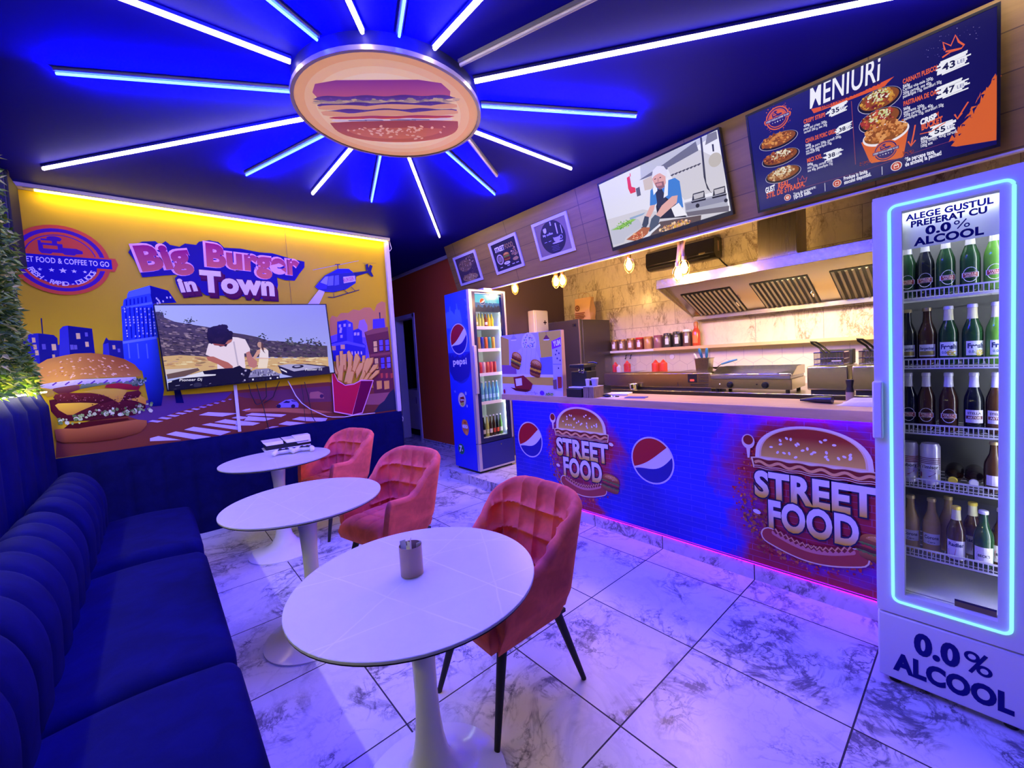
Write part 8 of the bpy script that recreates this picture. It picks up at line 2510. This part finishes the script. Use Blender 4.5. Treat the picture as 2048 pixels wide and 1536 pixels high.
for x, y in ((690, 678), (745, 662)): A.ell(*A.uv(*zH(x, y)), 0.008, 0.0035, '#3a2428', 8)
Q(zH, ((715, 670), (728, 668), (733, 705), (712, 712)), '#c08a86')
Q(zH, ((655, 670), (665, 590), (710, 540), (780, 540), (815, 590), (815, 680), (795, 640), (740, 610), (690, 640)), '#d8d4e6')
Q(zH, ((590, 1070), (640, 960), (690, 950), (680, 1000), (640, 1080), (610, 1100)), '#d8a49c')
Q(zH, ((700, 1060), (760, 960), (870, 860), (930, 850), (920, 930), (840, 1000), (740, 1090)), '#d8a49c')
Q(zH, ((545, 1190), (580, 1070), (625, 1080), (620, 1150), (570, 1240), (545, 1230)), '#3a4254'); Q(zH, ((620, 1220), (650, 1100), (690, 1055), (745, 1080), (720, 1180), (640, 1250)), '#4a5468')
# trays of food
Q(zH, ((215, 1220), (240, 1200), (480, 1090), (520, 1110), (560, 1180), (380, 1300), (360, 1350), (240, 1380)), '#b8b8c8'); Q(zH, ((225, 1222), (440, 1100), (490, 1105), (330, 1210)), '#86b84a')
A.dots(*A.uv(*zH(360, 1160)), 0.08, 0.03, 60, 0.003, 0.009, ['#6aa03a', '#a8d06a', '#4a8a2a'])
Q(zH, ((385, 1320), (560, 1190), (640, 1190), (600, 1320), (480, 1370)), '#a8603a'); A.dots(*A.uv(*zH(510, 1280)), 0.062, 0.030, 80, 0.003, 0.010, ['#c8542c', '#d88a5a', '#a83a1c', '#e0b08a'])
Q(zH, ((640, 1290), (740, 1130), (1180, 1060), (1180, 1140), (800, 1290)), '#5a4a48'); A.dots(*A.uv(*zH(900, 1180)), 0.13, 0.032, 150, 0.004, 0.013, ['#d8b08a', '#e8c8a8', '#c88a5a', '#a8644a', '#d8a83a'])
Q(zH, ((560, 1330), (740, 1150), (750, 1170), (620, 1320)), '#d8d8e4'); Q(zH, ((420, 1090), (590, 1030), (560, 1060), (430, 1110)), '#8aa0c0')
for i, p in enumerate(A.v):
    d_ = p - A.P0
    A.v[i] = A.P0 + A.U * min(max(d_.dot(A.U), 0.0125), W - 0.0125) + A.V * min(max(d_.dot(A.V), 0.0305), H - 0.0125) + A.N * d_.dot(A.N)
M['screen_c'] = printmat('cook_picture', 0.25, emit=1.0)
A.build('screen', M['screen_c'], t)

zP = zc(880, 400, 6.4)
def picture(pxs, label, paint):
    cs = [onf(zP(*p)[0], zP(*p)[1], 0.018) for p in pxs]
    TL, TR, BL = cs
    U = TR - TL; W = U.length; U.normalize(); V = TL - BL; V = V - U * V.dot(U); H = V.length; V.normalize(); Nn = U.cross(V)
    t = thing('framed_picture', label, 'picture', (TL + BL + U * W) / 2, 'framed pictures on the wood fascia')
    f = 0.030
    def P(u, v, n): return TL + U * u - V * (H - v) + Nn * n
    fr = MB()
    for a in ((0, W, 0, f), (0, W, H - f, H), (0, f, f, H - f), (W - f, W, f, H - f)):
        fr.prism([P(a[0], a[2], -0.017), P(a[1], a[2], -0.017), P(a[1], a[3], -0.017), P(a[0], a[3], -0.017)], Nn * 0.017)
    fr.build('frame', M['trimwhite'], t, bevel=0.002)
    A = Art(P(0, 0, -0.011), U, V, 0.0003, 0.00003)
    A.rect(f - 0.001, f - 0.001, W - f + 0.001, H - f + 0.001, '#6a5a4a')
    paint(A, f, W, H)
    for i, p in enumerate(A.v):
        d_ = p - A.P0
        A.v[i] = A.P0 + A.U * min(max(d_.dot(A.U), f), W - f) + A.V * min(max(d_.dot(A.V), f), H - f) + A.N * d_.dot(A.N)
    MB().prism([P(0.005, 0.005, -0.016), P(W - 0.005, 0.005, -0.016), P(W - 0.005, H - 0.005, -0.016), P(0.005, H - 0.005, -0.016)], Nn * 0.0045).build('backing', M['blackmatt'], t)
    A.build('print', M['printmatt'], t)
def food1(A, f, W, H):
    A.rect(f, f, W - f, H - f, '#4a3a44'); A.ell(W * 0.42, H * 0.62, W * 0.30, H * 0.20, '#7a6048', 24); A.dots(W * 0.42, H * 0.62, W * 0.27, H * 0.18, 90, 0.004, 0.012, ['#c8a06a', '#a8783a', '#d8b88a', '#6a4a2a'])
    A.dots(W * 0.72, H * 0.75, W * 0.18, H * 0.2, 60, 0.004, 0.012, ['#c8ae88', '#8a6a48', '#5a3a34']); A.ell(W * 0.5, H * 0.2, W * 0.34, H * 0.12, '#a88a50', 22); A.dots(W * 0.5, H * 0.24, W * 0.30, H * 0.12, 60, 0.004, 0.012, ['#8a4a3a', '#c8a86a', '#5a2a2a', '#d8c08a']); A.dots(W * 0.75, H * 0.42, W * 0.15, H * 0.2, 40, 0.004, 0.01, ['#3a2a34', '#8a7058', '#5a4450'])
def food2(A, f, W, H):
    A.rect(f, f, W - f, H - f, '#2c2630'); 
    A.text('STREET', W * 0.15, H * 0.66, None, '#f0ecf4', 0.04, 0, 'L', W * 0.36, H * 0.14); A.text('FOOD', W * 0.52, H * 0.66, None, '#a8844a', 0.02, 0, 'L', W * 0.30, H * 0.14)
    A.ell(W * 0.25, H * 0.42, W * 0.12, H * 0.16, '#c8b8a8', 18); A.ell(W * 0.25, H * 0.42, W * 0.09, H * 0.12, '#5a4a3a', 16)
    for k in range(4): A.line([(W * (0.18 + 0.035 * k), H * 0.35), (W * (0.22 + 0.035 * k), H * 0.5)], 0.006, '#c8b8a8', False)
    burger(A, W * 0.5, H * 0.45, W * 0.24, H * 0.24, 0, ('bun', 'lettuce', 'patty', 'base'), None, 8); A.dots(W * 0.78, H * 0.5, W * 0.1, H * 0.17, 50, 0.004, 0.012, ['#a87a4a', '#c8a87a', '#7a5434']); A.ell(W * 0.78, H * 0.30, W * 0.1, H * 0.05, '#b08a58', 14)
    A.ell(W * 0.46, H * 0.26, W * 0.11, H * 0.045, '#e8e2ee', 16); A.text('MENU', W * 0.46, H * 0.245, None, '#2c2630', 0.02, 0, 'C', W * 0.1, H * 0.03)
    for x in (0.18, 0.44, 0.62, 0.76): A.rect(W * x, H * 0.165, W * (x + 0.09), H * 0.185, '#d0c8d8', False)
def coffee(A, f, W, H):
    A.rect(f, f, W - f, H - f, '#8a7860'); A.ell(W * 0.5, H * 0.5, W * 0.345, H * 0.43, '#34302e', 40)
    A.ell(W * 0.32, H * 0.72, 0.022, 0.024, '#d8d0e0', 14); A.ell(W * 0.30, H * 0.745, 0.012, 0.014, '#d8d0e0', 10); A.ell(W * 0.345, H * 0.75, 0.012, 0.014, '#d8d0e0', 10)
    A.text('My coffee', W * 0.24, H * 0.58, None, '#d8d0e0', 0.02, 0, 'L', W * 0.28, H * 0.055)
    A.rect(W * 0.63, H * 0.55, W * 0.66, H * 0.82, '#d8d0e0'); A.rect(W * 0.76, H * 0.52, W * 0.775, H * 0.74, '#f0ecf4'); A.rect(W * 0.50, H * 0.80, W * 0.53, H * 0.90, '#c8c0d0')
    A.poly([(W * 0.50, H * 0.50), (W * 0.70, H * 0.50), (W * 0.685, H * 0.40), (W * 0.64, H * 0.36), (W * 0.56, H * 0.36), (W * 0.515, H * 0.40)], '#b8b0c4'); A.ell(W * 0.60, H * 0.50, W * 0.10, H * 0.025, '#3a3034', 18); A.ring(W * 0.715, H * 0.445, 0.014, 0.020, '#b8b0c4'); A.ell(W * 0.60, H * 0.345, W * 0.15, H * 0.022, '#c8c0d0', 18)
    for x in (0.24, 0.36): A.rect(W * x, H * 0.42, W * (x + 0.07), H * 0.43, '#d8d0e0', False)
    for k in range(4): A.rect(W * (0.40 + 0.02 * (k % 2)), H * (0.27 - 0.04 * k), W * (0.62 - 0.02 * (k % 2)), H * (0.275 - 0.04 * k), '#8a8290', False)
picture(((158, 745), (432, 632), (262, 1108)), 'smallest framed picture, brown fried food, over the blue fridge', food1)
picture(((610, 565), (955, 410), (725, 965)), 'middle framed picture with street food lettering on dark ground', food2)
picture(((1162, 322), (1608, 138), (1272, 787)), 'largest framed picture with a coffee cup in a dark oval', coffee)

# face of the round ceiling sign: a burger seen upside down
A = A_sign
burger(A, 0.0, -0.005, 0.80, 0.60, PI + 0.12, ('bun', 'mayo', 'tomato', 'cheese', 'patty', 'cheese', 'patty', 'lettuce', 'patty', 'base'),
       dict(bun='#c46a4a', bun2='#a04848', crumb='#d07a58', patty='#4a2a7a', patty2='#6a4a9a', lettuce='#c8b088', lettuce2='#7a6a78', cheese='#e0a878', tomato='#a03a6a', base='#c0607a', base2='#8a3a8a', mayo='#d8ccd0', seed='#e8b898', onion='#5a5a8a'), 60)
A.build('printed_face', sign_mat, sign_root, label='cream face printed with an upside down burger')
